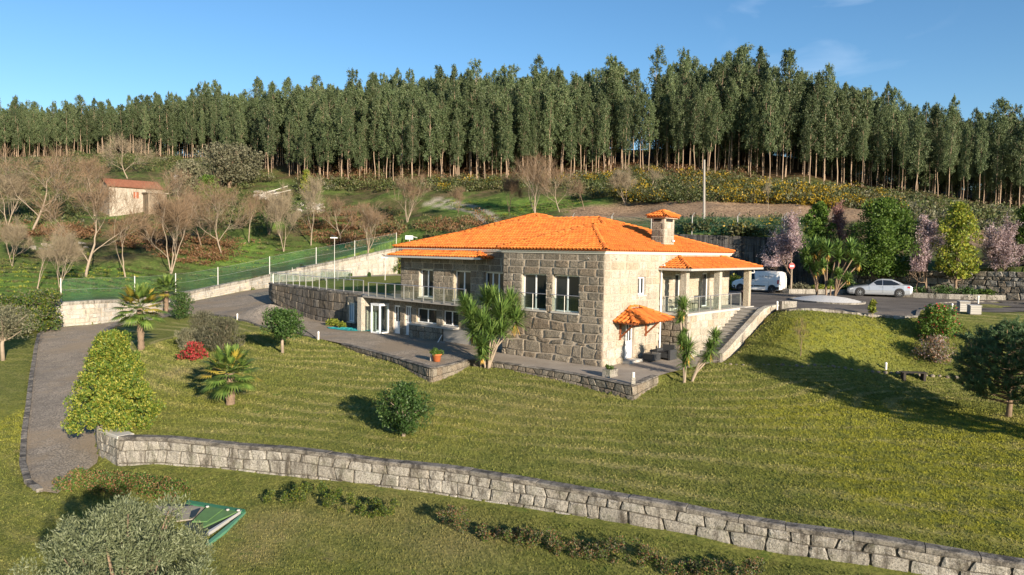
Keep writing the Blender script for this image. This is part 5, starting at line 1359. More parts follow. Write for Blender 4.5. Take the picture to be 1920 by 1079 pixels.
# ------------------------------------------------------------------ thickets on the hillside
def hits(poly, n, r):
    xs = [p[0] for p in poly]; ys = [p[1] for p in poly]; out = []
    X = r.uniform(min(xs), max(xs), n * 3); Y = r.uniform(min(ys), max(ys), n * 3); ok = inpoly(X, Y, poly); X, Y = X[ok][:n], Y[ok][:n]
    d = _F[None] + ((X - CX) / FPX)[:, None] * _R[None] - ((Y - CY) / FPX)[:, None] * _U[None]
    lo = np.full(len(X), 45.0); hi = np.full(len(X), 240.0); found = np.full(len(X), np.nan)
    t = np.full(len(X), 45.0); prev = t.copy()
    for tt in np.arange(50, 240, 2.5):
        m = np.isnan(found)
        if not m.any(): break
        idx_ = np.where(m)[0]; g = h_hill(d[idx_, 0] * tt, d[idx_, 1] * tt); below = CAMZ + d[idx_, 2] * tt < g; found[idx_[below]] = tt - 1.2
    ok = ~np.isnan(found); P = d[ok] * found[ok][:, None]; P[:, 2] = h_hill(P[:, 0], P[:, 1]); return P
def thicket(name, label, cat, polys, sizes, mats_w, leaf=(.34, .16), per=46, seed=1, hscale=.8):
    r = np.random.default_rng(seed); acc = {m: [] for m, _ in mats_w}
    for poly, n in polys:
        P = hits(poly, n, r)
        for p in P:
            s = r.uniform(*sizes); ww_ = np.array([w for _, w in mats_w]); ww_[-1] *= max(.15, 1 + 5 * float(vnoise(np.array([p[0]]), np.array([p[1]]), .16)[0])); m = mats_w[int(r.choice(len(mats_w), p=ww_ / ww_.sum()))][0]
            cs = [p + np.array((0, 0, s * hscale * .45))] + [p + np.array((r.normal() * s * .5, r.normal() * s * .5, s * hscale * r.uniform(.3, .9))) for _ in range(2)]
            rs = [(s * .6, s * .6, s * hscale * .5)] * 3
            acc[m].append(clump_cloud(r, cs, rs, per // 3, leaf[0], leaf[1], outward=.5, up=.5, shell=.4))
    root = None
    for m, L_ in acc.items():
        if not L_: continue
        V, F = merge(L_); o = stuff(link(name, mesh_from(name, V, F, (m,)), root))
        if root is None: root = o; o['label'] = label; o['category'] = cat
    return root
thicket('gorse_thicket', "yellow flowering gorse covering the slope below the plantation", 'gorse',
        [([(1040, 352), (1200, 325), (1330, 332), (1480, 362), (1480, 383), (1250, 382), (1180, 378), (1110, 372)], 420), ([(1200, 362), (1480, 366), (1620, 380), (1640, 394), (1450, 386), (1200, 380)], 260),
         ([(1275, 426), (1480, 428), (1500, 436), (1440, 442), (1290, 439)], 170), ([(820, 343), (960, 342), (960, 362), (830, 362)], 70), ([(1460, 350), (1720, 372), (1700, 398), (1500, 385)], 150)],
        (1.0, 2.0), [(GORSE_G, .48), (BRAMBLE, .22), (GORSE_Y, .30)], leaf=(.30, .16), seed=21, per=60)
thicket('undergrowth', "green and brown scrub along the foot of the plantation", 'scrub',
        [([(560, 340), (1060, 345), (1060, 360), (800, 364), (640, 360), (560, 352)], 240), ([(1060, 330), (1480, 345), (1720, 372), (1920, 398), (1920, 410), (1480, 385), (1060, 372)], 420), ([(1700, 392), (1920, 398), (1940, 450), (1760, 445), (1690, 420)], 220),
         ([(100, 280), (430, 285), (520, 340), (420, 372), (330, 330), (210, 330), (110, 330)], 300), ([(300, 372), (420, 372), (560, 352), (600, 400), (500, 440), (330, 430)], 110), ([(0, 300), (120, 300), (160, 420), (0, 430)], 200)],
        (.9, 1.9), [(GORSE_G, .5), (BRAMBLE, .3), (LEAF_GREY, .2)], leaf=(.32, .18), seed=22)
thicket('bramble_thicket', "reddish brown bracken and brambles among the bare trees", 'brambles',
        [([(300, 455), (440, 450), (450, 478), (400, 496), (310, 498)], 120), ([(540, 400), (740, 395), (760, 440), (690, 470), (600, 462)], 260), ([(0, 425), (170, 430), (200, 450), (0, 452)], 80), ([(210, 420), (330, 430), (320, 470), (230, 470)], 90), ([(1000, 300), (1420, 320), (1420, 345), (1000, 338)], 160), ([(560, 318), (1000, 322), (1000, 340), (560, 338)], 160),
         ([(770, 425), (900, 405), (930, 425), (800, 448)], 70)],
        (.8, 1.7), [(BRACK, .6), (BRAMBLE, .4)], leaf=(.34, .12), seed=23, hscale=.7)
thicket('meadow_tufts', "rough grass tufts and weeds on the hillside meadow", 'grass',
        [([(0, 470), (320, 470), (600, 440), (740, 450), (500, 505), (240, 545), (0, 560)], 900), ([(820, 380), (1120, 372), (1060, 405), (930, 420)], 300)],
        (.35, .7), [(BRAMBLE, .4), (GORSE_G, .3), (LEAF_YG, .3)], leaf=(.22, .06), per=24, seed=24, hscale=.5)
# ------------------------------------------------------------------ bare trees of the valley
def bare_tree_mesh(seed, H=10.0, spread=.62, depth=4, nk=(2, 4), twn=30, tw=1.2, W=.022, multi=1, bark=None):
    r = np.random.default_rng(seed); segs = []; tips = []
    for k in range(multi):
        a = k * 2.4 + r.random(); d = (math.cos(a) * .22 * (multi > 1), math.sin(a) * .22 * (multi > 1), 1)
        branches(r, (0, 0, -.3), d, H * .30, H * .0110 / (multi ** .3), 0, depth, segs, spread, .16, nk, .62, .11, tips, .74)
    zmax = max(p[2] for pts, _, _ in segs for p in pts); s = H * .9 / zmax
    mb = MB()
    for pts, rad, d in segs: mb.tube([np.array(p) * s for p in pts], [max(.013, q * s) for q in rad], 6 if d < 2 else (4 if d < 3 else 3), cap=False)
    V, F = twig_fan(r, [(np.array(p) * s, d, l * s) for p, d, l in tips], twn, H * tw / 10, W)
    return mb, V, F
BT = {}
for key, args in dict(a=dict(seed=1, H=10, depth=4, multi=1), b=dict(seed=2, H=10, depth=4, multi=3, spread=.5), c=dict(seed=3, H=10, depth=4, multi=1, spread=.75, nk=(3, 4), twn=14), d=dict(seed=4, H=10, depth=3, multi=1, spread=.4, twn=40, tw=1.6),
                      e=dict(seed=9, H=10, depth=4, multi=5, spread=.5, nk=(2, 3), twn=22)).items():
    mb, V, F = bare_tree_mesh(**args)
    BT[key] = (mb, V, F)
mb, V, F = bare_tree_mesh(seed=14, H=10, depth=3, multi=1, spread=.6, twn=7, tw=1.3, W=.05)
BT['y'] = (mb, V, F)
def bare(px, py, top, var, label, bark=BARK_P, twig=TWIG, wide=1.0, rz=0.0, cat='tree', group=None, name='bare_tree'):
    p = gp(px, py); h = (py - top) * p[1] / FPX; mb, V, F = BT[var]
    key = ('m', var, bark.name, twig.name)
    if key not in SRC: SRC[key] = (mb.mesh('trunk', bark, True), mesh_from('twigs', V, F, (twig,)))
    a, b = SRC[key]; s = h / 10.0
    return place([('trunk', a), ('twigs', b)], name, (p[0], p[1], p[2] - .05), (s * wide * .88, s * wide * .88, s), rz, label, cat, group)
g_ = 'leafless trees of the hillside'
bare(160, 519, 330, 'a', "leafless tree with stout tan trunk above the hedge", wide=1.25, rz=.4, group=g_)
bare(320, 513, 335, 'b', "leafless tree with forked white trunk before the brown bracken", BARK_P, wide=1.15, rz=1.4, group=g_)
bare(236, 520, 395, 'd', "thin leafless tree in the meadow between two stout ones", wide=1.1, rz=2.0, group=g_)
bare(417, 477, 322, 'c', "leafless tree below the evergreen bush and pale ruin stones", wide=1.0, rz=.9, group=g_)
bare(467, 456, 352, 'd', "slim leafless tree with thin upright white trunk on the green slope", wide=.9, rz=2.9, group=g_)
bare(532, 472, 340, 'b', "slender leafless birch beside the lamp post", BARK_P, TWIG_G, wide=.85, rz=4.0, group=g_)
bare(583, 460, 322, 'a', "tall thin tree with a haze of yellowish twigs", BARK_P, TWIG_G, wide=.8, rz=5.0, group=g_)
bare(764, 417, 322, 'e', "spreading leafless tree with forked pale trunks above the house roof", wide=1.2, rz=.2, group=g_)
bare(60, 432, 252, 'c', "broad leafless tree with a dense brown dome of twigs", wide=1.35, rz=3.3, group=g_)
bare(14, 425, 300, 'b', "leafless tree with white trunks at the edge of the small meadow", BARK_P, TWIG_G, wide=1.2, rz=1.1, group=g_)
bare(240, 335, 245, 'c', "leafless tree rising just behind the ruined cottage roof", BARK_P, TWIG_G, wide=1.3, rz=.7, group=g_)
bare(178, 405, 285, 'a', "leafless tree in front of the ruined cottage's shaded end", wide=1.2, rz=2.2, group=g_)
bare(330, 420, 300, 'c', "leafless tree screening the wall end of the ruined cottage", wide=1.2, rz=4.4, group=g_)
bare(112, 540, 415, 'b', "cluster of thin white saplings leaning over the hedge", BARK_P, TWIG_G, wide=.9, rz=.6, group=g_)
bare(70, 545, 440, 'd', "single white sapling standing over the hedge", BARK_P, TWIG_G, wide=1.0, rz=3.9, group=g_)
bare(24, 500, 400, 'b', "small leafless tree on the low stone bank", BARK_P, TWIG_G, wide=1.1, rz=5.2, group=g_)
bare(690, 474, 372, 'e', "tangled leafless shrub tree by the fence before the roof corner", wide=1.3, rz=5.6, group=g_)
bare(640, 455, 365, 'a', "grey leafless tree among brambles below the rubble mound", BARK_P, TWIG, wide=1.3, rz=2.6, group=g_)
bare(1003, 402, 282, 'e', "wide leafless tree with fanned reddish branches above the ridge", BARK_P, TWIG, wide=1.35, rz=1.9, group=g_)
bare(1050, 398, 300, 'c', "rounded leafless tree beside the brown cleared field", BARK_P, TWIG, wide=1.1, rz=.1, group=g_)
bare(955, 398, 320, 'b', "small dark leafless tree on the green meadow", BARK, TWIG, wide=1.0, rz=4.7, group=g_)
bare(1172, 385, 305, 'b', "leaning white dead tree among the gorse", BARK_P, TWIG_G, wide=1.1, rz=3.1, group=g_)
bare(1216, 372, 312, 'd', "pale grey feathery bush tree among the gorse", BARK_P, TWIG_G, wide=1.5, rz=3.7, group=g_)
bare(1442, 400, 335, 'd', "thin leafless sapling on the cleared field", BARK_P, TWIG_G, wide=.7, rz=.8, group=g_)
bare(1096, 395, 340, 'd', "low leafless shrub at the end of the brown field", BARK, TWIG, wide=1.6, rz=.3, group=g_)
bare(860, 400, 345, 'e', "twiggy brown bush beside the dirt track", BARK, TWIG, wide=1.4, rz=2.3, group=g_)
bare(380, 470, 345, 'c', "brown leafless tree at the meadow edge between forked trees", BARK, TWIG, wide=1.1, rz=5.9, group=g_)
bare(505, 440, 350, 'e', "low twiggy thicket tree below the rubble", BARK, TWIG, wide=1.3, rz=1.2, group=g_)

# ------------------------------------------------------------------ generic leafy plants
def dome(r, n, w, h, base=0.0, pw=.8, fill=.35):
    """clump centres on and inside a dome w wide, h high"""
    out = []
    for k in range(n):
        t = (k + .5) / n; z = t ** pw; a = k * 2.39996; rad = math.sqrt(max(0, 1 - z * z)) * (1 if r.random() > fill else r.uniform(.2, .8))
        out.append((math.cos(a) * rad * w / 2, math.sin(a) * rad * w / 2, base + z * h))
    return out
def bush(name, label, cat, px, py, wpx, toppx, leaf, n=26, per=90, L=.11, W=.055, trunk=0.0, cr=.2, seed=1, shape='round', bark=BARK, at=None, group=None, up=.3, outward=.7, extra=None, jit=.12, lowfrac=0.0, parts=None, shell=.55, down=0):
    p = Vector(at) if at is not None else gp(px, py); Y = p[1]; w = wpx * Y / FPX; hT = (py - toppx) * Y / FPX; r = np.random.default_rng(seed)
    root = thing(name, label, cat, tuple(p), 0, group)
    h0 = trunk; cw = w * .5; cs = []; rs = []; R = cr * w
    for k in range(n):
        t = (k + .5) / n
        if shape == 'round': z = 1 - 2 * t; rad = math.sqrt(max(0, 1 - z * z)); zz = h0 + (hT - h0) * (z * .5 + .5); prof = rad
        elif shape == 'cone': zz = h0 + (hT - h0) * t; prof = (1 - t) ** .75 * (1 if t > .12 else .8)
        elif shape == 'egg': zz = h0 + (hT - h0) * t; prof = math.sin(math.pi * min(1, t * .85 + .15)) ** .7
        elif shape == 'dome': zz = h0 + (hT - h0) * t; prof = math.sqrt(max(0, 1 - t * t)) if t > .0 else 1
        elif shape == 'pear': zz = h0 + (hT - h0) * t; prof = (1 - t) ** .74 * min(1, .82 + t * 1.4) * 1.06
        elif shape == 'box': zz = h0 + (hT - h0) * (t * .95); prof = 1
        a = k * 2.39996 + r.normal() * .2; q = prof * (cw - R * .6) * (1 if r.random() < .72 else r.uniform(.1, .7))
        rr = R * r.uniform(.75, 1.2); zc = min(max(zz, h0 + rr * .6), hT - rr * .7)
        cs.append(np.array((math.cos(a) * q + r.normal() * jit * w * .3, math.sin(a) * q + r.normal() * jit * w * .3, zc))); rs.append((rr, rr, rr * .9))
    mats_ = leaf if isinstance(leaf, (list, tuple)) else [leaf]
    V, F = clump_cloud(r, cs, rs, per, L, W, outward=outward, up=up, shell=shell, down=down)
    # inner foliage so the crown is not hollow
    ci = [c * np.array((.45, .45, 1)) for c in cs[::2]]; ci = [np.array((c[0], c[1], h0 + (c[2] - h0) * .82 + (hT - h0) * .03)) for c in ci]
    V2, F2 = clump_cloud(r, ci, [R * 1.3] * len(ci), max(12, per // 3), L * 1.5, W * 1.7, outward=.5, up=up, shell=.2); V, F = merge([(V, F), (V2, F2)])
    mi = None
    if len(mats_) > 1:
        wts = parts or [1 / len(mats_)] * len(mats_); mi = r.choice(len(mats_), size=len(F), p=wts)
    me = mesh_from('foliage', V, F, mats_, midx=mi)
    link('crown' if trunk > .25 else 'foliage', me, root)
    mb = MB(); tr_ = max(.03, w * .03)
    mb.tube([(0, 0, -.25), (r.normal() * .03, r.normal() * .03, h0 * .6 + .1), (0, 0, h0 + .1)], [tr_ * 1.2, tr_, tr_ * .9], 8)
    for c in cs[::max(1, n // 12)]: mb.tube([(0, 0, h0 * .8 + .05), tuple(c * np.array((.45, .45, 1)) * np.array((1, 1, .75))), tuple(c)], [tr_ * .6, tr_ * .35, tr_ * .12], 5, cap=False)
    mb.build('trunk' if trunk > .25 else 'stem', bark, root, True)
    if extra: extra(root, r, cs, rs)
    return root
bush('variegated_bush', "large bushy shrub with yellow and green leaves beside the drive wall", 'shrub', 213, 800, 168, 618, LEAF_VAR, n=210, per=150, L=.12, W=.05, cr=.085, seed=4, shape='pear', up=.7, jit=.13)
bush('round_shrub', "dark round shrub with short pale trunk alone on the lawn", 'shrub', 757, 819, 108, 716, LEAF_DARK, n=46, per=130, L=.10, W=.05, trunk=.25, cr=.16, seed=5, bark=BARK_P, up=.2)
bush('round_tree', "small round-topped tree with white trunk on the lawn below the garage wall", 'tree', 530, 662, 92, 578, LEAF_DARK, n=44, per=120, L=.13, W=.065, trunk=.9, cr=.17, seed=6, bark=BARK_P, up=.2)
bush('round_shrub', "dense dark green shrub behind the tall fan palm", 'shrub', 341, 598, 44, 548, LEAF_DARK, n=26, per=90, L=.13, W=.07, trunk=.15, cr=.2, seed=7, shape='egg')
bush('heather_bush', "large greyish brown feathery bush with open crown in the palm lawn", 'shrub', 418, 655, 86, 595, LEAF_GREY, n=30, per=150, L=.22, W=.03, cr=.16, seed=8, shape='dome', up=1.0)
bush('heather_bush', "rounded grey-green feathery bush next to the small dark shrub", 'shrub', 378, 640, 66, 583, LEAF_GREY, n=26, per=140, L=.2, W=.03, cr=.18, seed=9, shape='dome', up=1.0)
bush('heather_bush', "low grey-green feathery bush touching the red azalea", 'shrub', 352, 652, 44, 615, LEAF_GREY, n=18, per=110, L=.18, W=.03, cr=.2, seed=10, shape='dome', up=1.0)
bush('azalea', "small azalea covered in bright red flowers", 'shrub', 363, 674, 54, 641, [LEAF_RED, LEAF_DARK], parts=[.75, .25], n=20, per=90, L=.09, W=.07, cr=.2, seed=11, shape='dome')
bush('camellia', "round camellia bush with red flowers at the edge of the bank", 'shrub', 1755, 636, 76, 570, [LEAF_GREEN, LEAF_RED], parts=[.93, .07], n=34, per=120, L=.12, W=.08, cr=.18, seed=12, shape='round')
bush('withered_bush', "pale reddish withered bush below the camellia", 'shrub', 1752, 678, 76, 628, [LEAF_GREY, BRACK, LEAF_PINK], parts=[.45, .33, .22], n=26, per=90, L=.10, W=.05, cr=.2, seed=13, shape='dome')
bush('sapling', "tiny yellow-green sapling at the kerb of the car park", 'sapling', 1635, 598, 20, 562, LEAF_YG, n=10, per=40, L=.13, W=.08, trunk=.35, cr=.28, seed=14, shape='egg', bark=BARK_P)
bush('grey_tree', "grey-green tree with white trunk in front of the clipped hedge", 'tree', 6, 676, 110, 572, LEAF_GREY, n=34, per=120, L=.16, W=.05, trunk=1.5, cr=.2, seed=15, bark=BARK_P)
bush('olive_tree', "silvery grey-green olive tree beside the green tarpaulin frame", 'tree', 232, 0, 0, 0, LEAF_OLIVE, at=(0, 0, 0)) if False else None
# the olive close to the camera
_op = onY(238, 1300, 11.8); _og = float(h_low([_op[0]], [_op[1]])[0])
def olive():
    r = np.random.default_rng(31); root = thing('olive_tree', "large silvery olive tree beside the green tarpaulin frame", 'tree', (float(_op[0]), 11.8, _og))
    H_ = 1.72 - _og; cs = []; rs = []
    for k in range(150):
        t = (k + .5) / 150; z = 1 - 1.5 * t; rad = math.sqrt(max(0, 1 - z * z)); a = k * 2.39996
        q = rad * 1.55 * (1 if r.random() < .7 else r.uniform(.3, .9)) * r.uniform(.75, 1.2)
        rr = r.uniform(.20, .34); cs.append(np.array((math.cos(a) * q, math.sin(a) * q * .85, H_ * .64 + z * H_ * .30 + r.normal() * .15))); rs.append((rr, rr, rr * 1.15))
    V, F = clump_cloud(r, cs, rs, 360, .075, .017, outward=.8, up=.7, shell=.45)
    link('crown', mesh_from('crown', V, F, (LEAF_OLIVE,)), root)
    mb = MB(); mb.tube([(0, 0, -.3), (.05, 0, .9), (0, .05, 2.1)], [.2, .16, .14], 8)
    for c in cs[::4]: mb.tube([(0, .02, 2.0), tuple(c * np.array((.5, .5, .8))), tuple(c)], [.07, .035, .008], 5, cap=False)
    mb.build('trunk', BARK, root, True)
olive()

# ---- trees and shrubs in the bed behind the parked cars
def bedp(px, off=1.3, zz=2.68):
    P_ = [(1345, 546, 74.2), (1440, 548, 67.2)]; xs = [1345, 1440, 1470, 1600, 1715, 1800, 1920, 2050]; ys = [546, 548, 549.8, 552, 557.5, 561.2, 563.5, 572]
    q = onz(px, np.interp(px, xs, ys), 2.6) if px > 1455 else onY(px, 548, 66.5); d = ray(px, 550); d = np.array((d[0], d[1])) / np.hypot(d[0], d[1]); q2 = np.array(q[:2]) + d * off; return (float(q2[0]), float(q2[1]), zz)
def bedtree(px, w, top, leaf, label, name='tree', cat='tree', seed=1, off=1.6, L=.22, W=.12, trunk=1.6, n=44, per=110, shape='egg', cr=.15, group=None, bark=BARK, up=.3, mesh_twigs=None, parts=None):
    q = bedp(px, off); x, y = pxof(*q)
    return bush(name, label, cat, px, y, w, top, leaf, n=n, per=per, L=L, W=W, trunk=trunk, cr=cr, seed=seed, shape=shape, at=q, group=group, bark=bark, up=up, parts=parts)
g2 = 'trees planted behind the car park'
bedtree(1652, 122, 372, LEAF_GREEN, "broad bright green leafy tree directly above the silver car", 'leafy_tree', seed=41, group=g2, n=100, per=150)
bedtree(1530, 66, 380, LEAF_GREEN, "green leafy tree behind the dragon palms in the gravel island", 'leafy_tree', seed=42, group=g2, off=4.5, n=60, per=130)
bedtree(1790, 80, 380, LEAF_YG, "open yellow-green tree between two blossoming plums", 'leafy_tree', seed=43, group=g2, n=52, per=90, cr=.15)
bedtree(1918, 66, 385, LEAF_GREEN, "dark green tree cut by the picture edge beside the last plum", 'leafy_tree', seed=44, group=g2, n=40)
def plum(px, w, top, label, seed, off=1.5, leaf=LEAF_PINK, trunk=1.3):
    q = bedp(px, off); Y = q[1]; x, y = pxof(*q); h = (y - top) * Y / FPX; ww = w * Y / FPX; r = np.random.default_rng(seed)
    root = thing('plum_tree', label, 'tree', q, 0, 'plum trees in pink blossom'); segs = []; tips = []
    branches(r, (0, 0, -.2), (0, 0, 1), trunk + .2, .11, 0, 5, segs, .62, .08, (3, 4), .7, .16, tips, .8)
    allp = np.array([p for pts, _, _ in segs for p in pts]); sz = h / allp[:, 2].max(); sx = ww / 2 / np.percentile(np.hypot(allp[:, 0], allp[:, 1]), 98)
    S = np.array((sx, sx, sz)); mb = MB()
    for pts, rad, d in segs: mb.tube([np.array(p) * S for p in pts], [max(.012, q_) for q_ in rad], 5 if d < 3 else 3, cap=False)
    mb.build('trunk', BARK, root, True)
    P = []; D = []
    for pts, rad, d in segs:
        if d < 3: continue
        for a, b in zip(pts[:-1], pts[1:]):
            m = 7
            t = r.random((m, 1)); P.append((np.array(a) * (1 - t) + np.array(b) * t) * S + r.normal(size=(m, 3)) * .12); D.append(np.repeat(((np.array(b) - a) * S)[None], m, 0) + r.normal(size=(m, 3)) * .4)
    P = np.concatenate(P); D = np.concatenate(D); n = len(P); okk = P[:, 2] > h * .30; P, D = P[okk], D[okk]; n = len(P); V, F = leaf_quads(P, D, r.uniform(.08, .2, n), r.uniform(.04, .10, n), r)
    link('crown', mesh_from('crown', V, F, (leaf,)), root)
plum(1482, 96, 393, "pink blossoming plum tree behind the white van and red sign", 51)
plum(1737, 74, 402, "pink blossoming plum tree behind the tail of the silver car", 52)
plum(1872, 80, 400, "pink blossoming plum tree between yellow-green and dark green trees", 53)
LEAF_PLUMR = m_leaf("plum_reddish", [(.18, .08, .07), (.28, .14, .12), (.38, .22, .2)], nscale=.7)
plum(1577, 62, 372, "reddish plum tree squeezed between the green trees", 54, off=3.5, leaf=LEAF_PLUMR)
bedtree(1365, 92, 518, LEAF_YG, "low yellow-green leafy bush behind the nose of the white van", 'garden_bush', 'shrub', seed=45, trunk=.1, n=20, per=80, shape='dome', cr=.2, off=1.2, L=.2, W=.12)
for k, (px, w, t, lf, lab) in enumerate([(1500, 40, 532, LEAF_GREY, "low grey plant by the sign post"), (1545, 46, 535, LEAF_YG, "low yellowish plant behind the gravel island"), (1588, 34, 520, LEAF_DARK, "dark low bush just ahead of the silver car"),
        (1722, 34, 540, LEAF_DARK, "small dark plant beneath the plum tree behind the car"), (1765, 50, 535, LEAF_DARK, "low green bush between plum and open tree"), (1812, 50, 541, LEAF_DARK, "low green bush right of the open tree's trunk"), (1850, 46, 543, LEAF_GREEN, "small leafy plant left of the last plum"), (1895, 50, 540, LEAF_DARK, "low dark plant under the dark green tree")]):
    bedtree(px, w, t, lf, lab + " in the bed", 'garden_bush', 'shrub', seed=60 + k, trunk=.05, n=12, per=60, shape='dome', cr=.26, off=.9, L=.16, W=.08)
bush('evergreen_bush', "bright green leafy evergreen right of the ruined cottage", 'shrub', 390, 380, 46, 330, LEAF_GREEN, n=26, per=90, L=.36, W=.22, cr=.2, seed=71, shape='egg')
bush('grey_oak', "wide grey-green tree above the ruin at the plantation edge", 'tree', 430, 352, 120, 272, LEAF_GREY, n=60, per=110, L=.42, W=.2, trunk=1.0, cr=.15, seed=72, shape='round')
bush('grey_oak', "low greyish tree left of the wide grey tree", 'tree', 355, 372, 60, 300, LEAF_GREY, n=30, per=90, L=.42, W=.2, trunk=.8, cr=.18, seed=73, shape='round')
bush('young_pine', "small bright green conifer at the end of the thicket", 'tree', 575, 366, 26, 318, LEAF_YG, n=20, per=60, L=.34, W=.14, trunk=.5, cr=.25, seed=74, shape='cone')
bush('climbing_plant', "leafy plant with orange tips at the house corner by the pale wall", 'shrub', 742, 510, 34, 470, [LEAF_GREEN, LEAF_YUCD], parts=[.8, .2], n=18, per=60, L=.45, W=.08, cr=.25, seed=75, shape='dome', up=.8)
bush('little_shrub', "tiny dark cypress at the foot of the pale back wall", 'shrub', 692, 521, 9, 511, LEAF_DARK, n=8, per=30, L=.2, W=.1, cr=.3, seed=76, shape='cone')
bush('little_shrub', "tiny green plant against the pale back wall left of the dwarf cypress", 'shrub', 657, 520, 7, 513, LEAF_GREEN, n=6, per=24, L=.2, W=.1, cr=.3, seed=77, shape='dome')
bush('yellow_shrub', "low shrub with yellow leaves at the foot of the garage wall", 'shrub', 622, 612, 26, 600, LEAF_YG, n=10, per=50, L=.2, W=.1, cr=.3, seed=78, shape='dome', at=(*onz(624, 611, 0.02)[:2], .02))
bush('yellow_shrub', "smaller yellow shrub beside the garage window", 'shrub', 640, 617, 16, 605, LEAF_YG, n=8, per=40, L=.2, W=.1, cr=.3, seed=79, shape='dome', at=(*onz(641, 616, 0.02)[:2], .02))

# clipped hedge at the far left, as one hedge
def hedge(name, label, pts, w, h, leaf, n, per, L, W, seed, cr=.35, irregular=.1):
    r = np.random.default_rng(seed); at, Ln, s = path_frame(pts); cs = []; rs = []
    for k in range(n):
        u = r.random() * Ln; p, t = at(u); nn = np.array((-t[1], t[0])); side = r.uniform(-1, 1); z = r.random()
        if r.random() < .7:
            if r.random() < .5: side = math.copysign(1, side)
            else: z = 1
        q = p + nn * side * (w / 2 - cr * .6); g = gz(q[0], q[1]); hh = h * (1 + irregular * float(vnoise(np.array([q[0]]), np.array([q[1]]), .8)[0]) * 2)
        cs.append(np.array((q[0], q[1], g + cr * .4 + z * (hh - cr)))); rs.append((cr * r.uniform(.7, 1.2),) * 3)
    V, F = clump_cloud(r, cs, rs, per, L, W, outward=.8, up=.3, shell=.6); ml = leaf if isinstance(leaf, (list, tuple)) else [leaf]
    mi = r.choice(len(ml), size=len(F)) if len(ml) > 1 else None
    o = link(name, mesh_from(name, V, F, ml, midx=mi)); return tag(o, label, 'hedge')
hp_ = [gp(-60, 640)[:2], gp(0, 632)[:2], gp(60, 624)[:2], gp(110, 620)[:2]]
hedge('clipped_hedge', "tall clipped evergreen hedge at the top of the drive", [tuple(p) for p in hp_], 1.8, 3.0, [LEAF_DARK, LEAF_GREY, LEAF_DARK, LEAF_YG], 330, 80, .17, .09, 81, cr=.42)
hedge('low_hedge', "low ragged brown and green hedge at the end of the cobbled drive", [tuple(gp(x, y)[:2]) for x, y in ((120, 912), (180, 920), (245, 925), (345, 932))], .95, .55, [LEAF_DARK, BRACK, LEAF_GREEN], 150, 100, .07, .035, 82, cr=.2, irregular=.5)
hedge('low_hedge', "low straggling green hedge row on the lower lawn below the garden wall", [tuple(gp(x, y)[:2]) for x, y in ((500, 938), (560, 945), (640, 955), (740, 972))], .6, .42, [LEAF_YG, LEAF_GREEN, GORSE_G], 80, 90, .06, .03, 83, cr=.14, irregular=.9)
hedge('low_hedge', "long broken hedge of green and dry twigs across the lower lawn", [tuple(gp(x, y)[:2]) for x, y in ((835, 988), (900, 1002), (1000, 1022), (1120, 1042), (1270, 1072), (1420, 1100))], .75, .45, [LEAF_GREY, GORSE_G, BRACK, LEAF_GREEN], 170, 90, .06, .03, 84, cr=.15, irregular=.9)

# ------------------------------------------------------------------ sword-leaved palms
def strip_leaves(P, D, Lg, W, r, droop=.3, fold=0):
    """two-piece tapering leaves"""
    n = len(P); D = unit(D); s = unit(np.cross(D, np.array((0, 0, 1)) + r.normal(size=(n, 3)) * .05)); Lg = Lg[:, None]; W = W[:, None]; z = np.array((0, 0, 1))
    m = P + D * Lg * .55; e = P + D * Lg - z * Lg * droop * (1 - np.abs(D[:, 2:3]) * .5)
    V = np.stack([P - s * W * .35, P + s * W * .35, m + s * W * .5, m - s * W * .5, e + s * W * .06, e - s * W * .06], 1).reshape(-1, 3)
    b = np.arange(n)[:, None] * 6; F = np.concatenate([b + np.array((0, 1, 2, 3)), b + np.array((3, 2, 4, 5))]); return V, F
def rosette(r, c, R, n, W=.05, up=.4, droop=.07, elong=1.15):
    d = unit(r.normal(size=(n * 2, 3)) + np.array((0, 0, up))); d = d[d[:, 2] > -.55][:n]; n = len(d); P = np.repeat(np.array(c)[None], n, 0) + d * R * .05 + np.array((0, 0, 1)) * r.uniform(-.5, .35, (n, 1)) * R * (elong - .6)
    return strip_leaves(P, d, R * r.uniform(.8, 1.15, n), np.full(n, W) * r.uniform(.7, 1.2, n), r, droop)
def yucca(label, basepx, heads, zb=None, stemR=.06, leafn=150, W=.06, seed=1, bark=BARK, group=None, Y=None, name='yucca', cat='yucca', dry=.4):
    """heads: (px, py, radius px, depth offset m, base index)"""
    r = np.random.default_rng(seed); bases = [gp(*b) if zb is None else Vector(onz(b[0], b[1], zb)) for b in basepx]; p0 = bases[0]
    root = thing(name, label, cat, tuple(p0), 0, group)
    for k, (hx, hy, hr, dy, bi) in enumerate(heads):
        b = bases[bi] - p0; Yh = bases[bi][1] + dy; q = onY(hx, hy, Yh) - np.array(p0); R = hr * Yh / FPX
        mb = MB(); m = (np.array(b) * .5 + q * .5) + np.array(((b[0] - q[0]) * .18, (b[1] - q[1]) * .1, -.1)); mb.tube([tuple(np.array(b) - (0, 0, .25)), tuple(np.array(b) * .85 + m * .15), tuple(m), tuple(q - (0, 0, R * .3)), tuple(q)], [stemR * 1.5, stemR * 1.1, stemR * .85, stemR * .8, stemR * .6], 8)
        mb.build('stem', bark, root, True)
        V, F = rosette(r, q, R, leafn, W); link('leaf_head', mesh_from('leaf_head', V, F, (LEAF_YUC,)), root)
        if r.random() < dry:
            n = 22; d = unit(r.normal(size=(n, 3)) * .4 + np.array((0, 0, -1))); V, F = strip_leaves(np.repeat((q - np.array((0, 0, R * .25)))[None], n, 0), d, R * r.uniform(.5, .9, n), np.full(n, W), r, .1)
            link('dry_leaves', mesh_from('dry_leaves', V, F, (LEAF_YUCD,)), root)
    return root
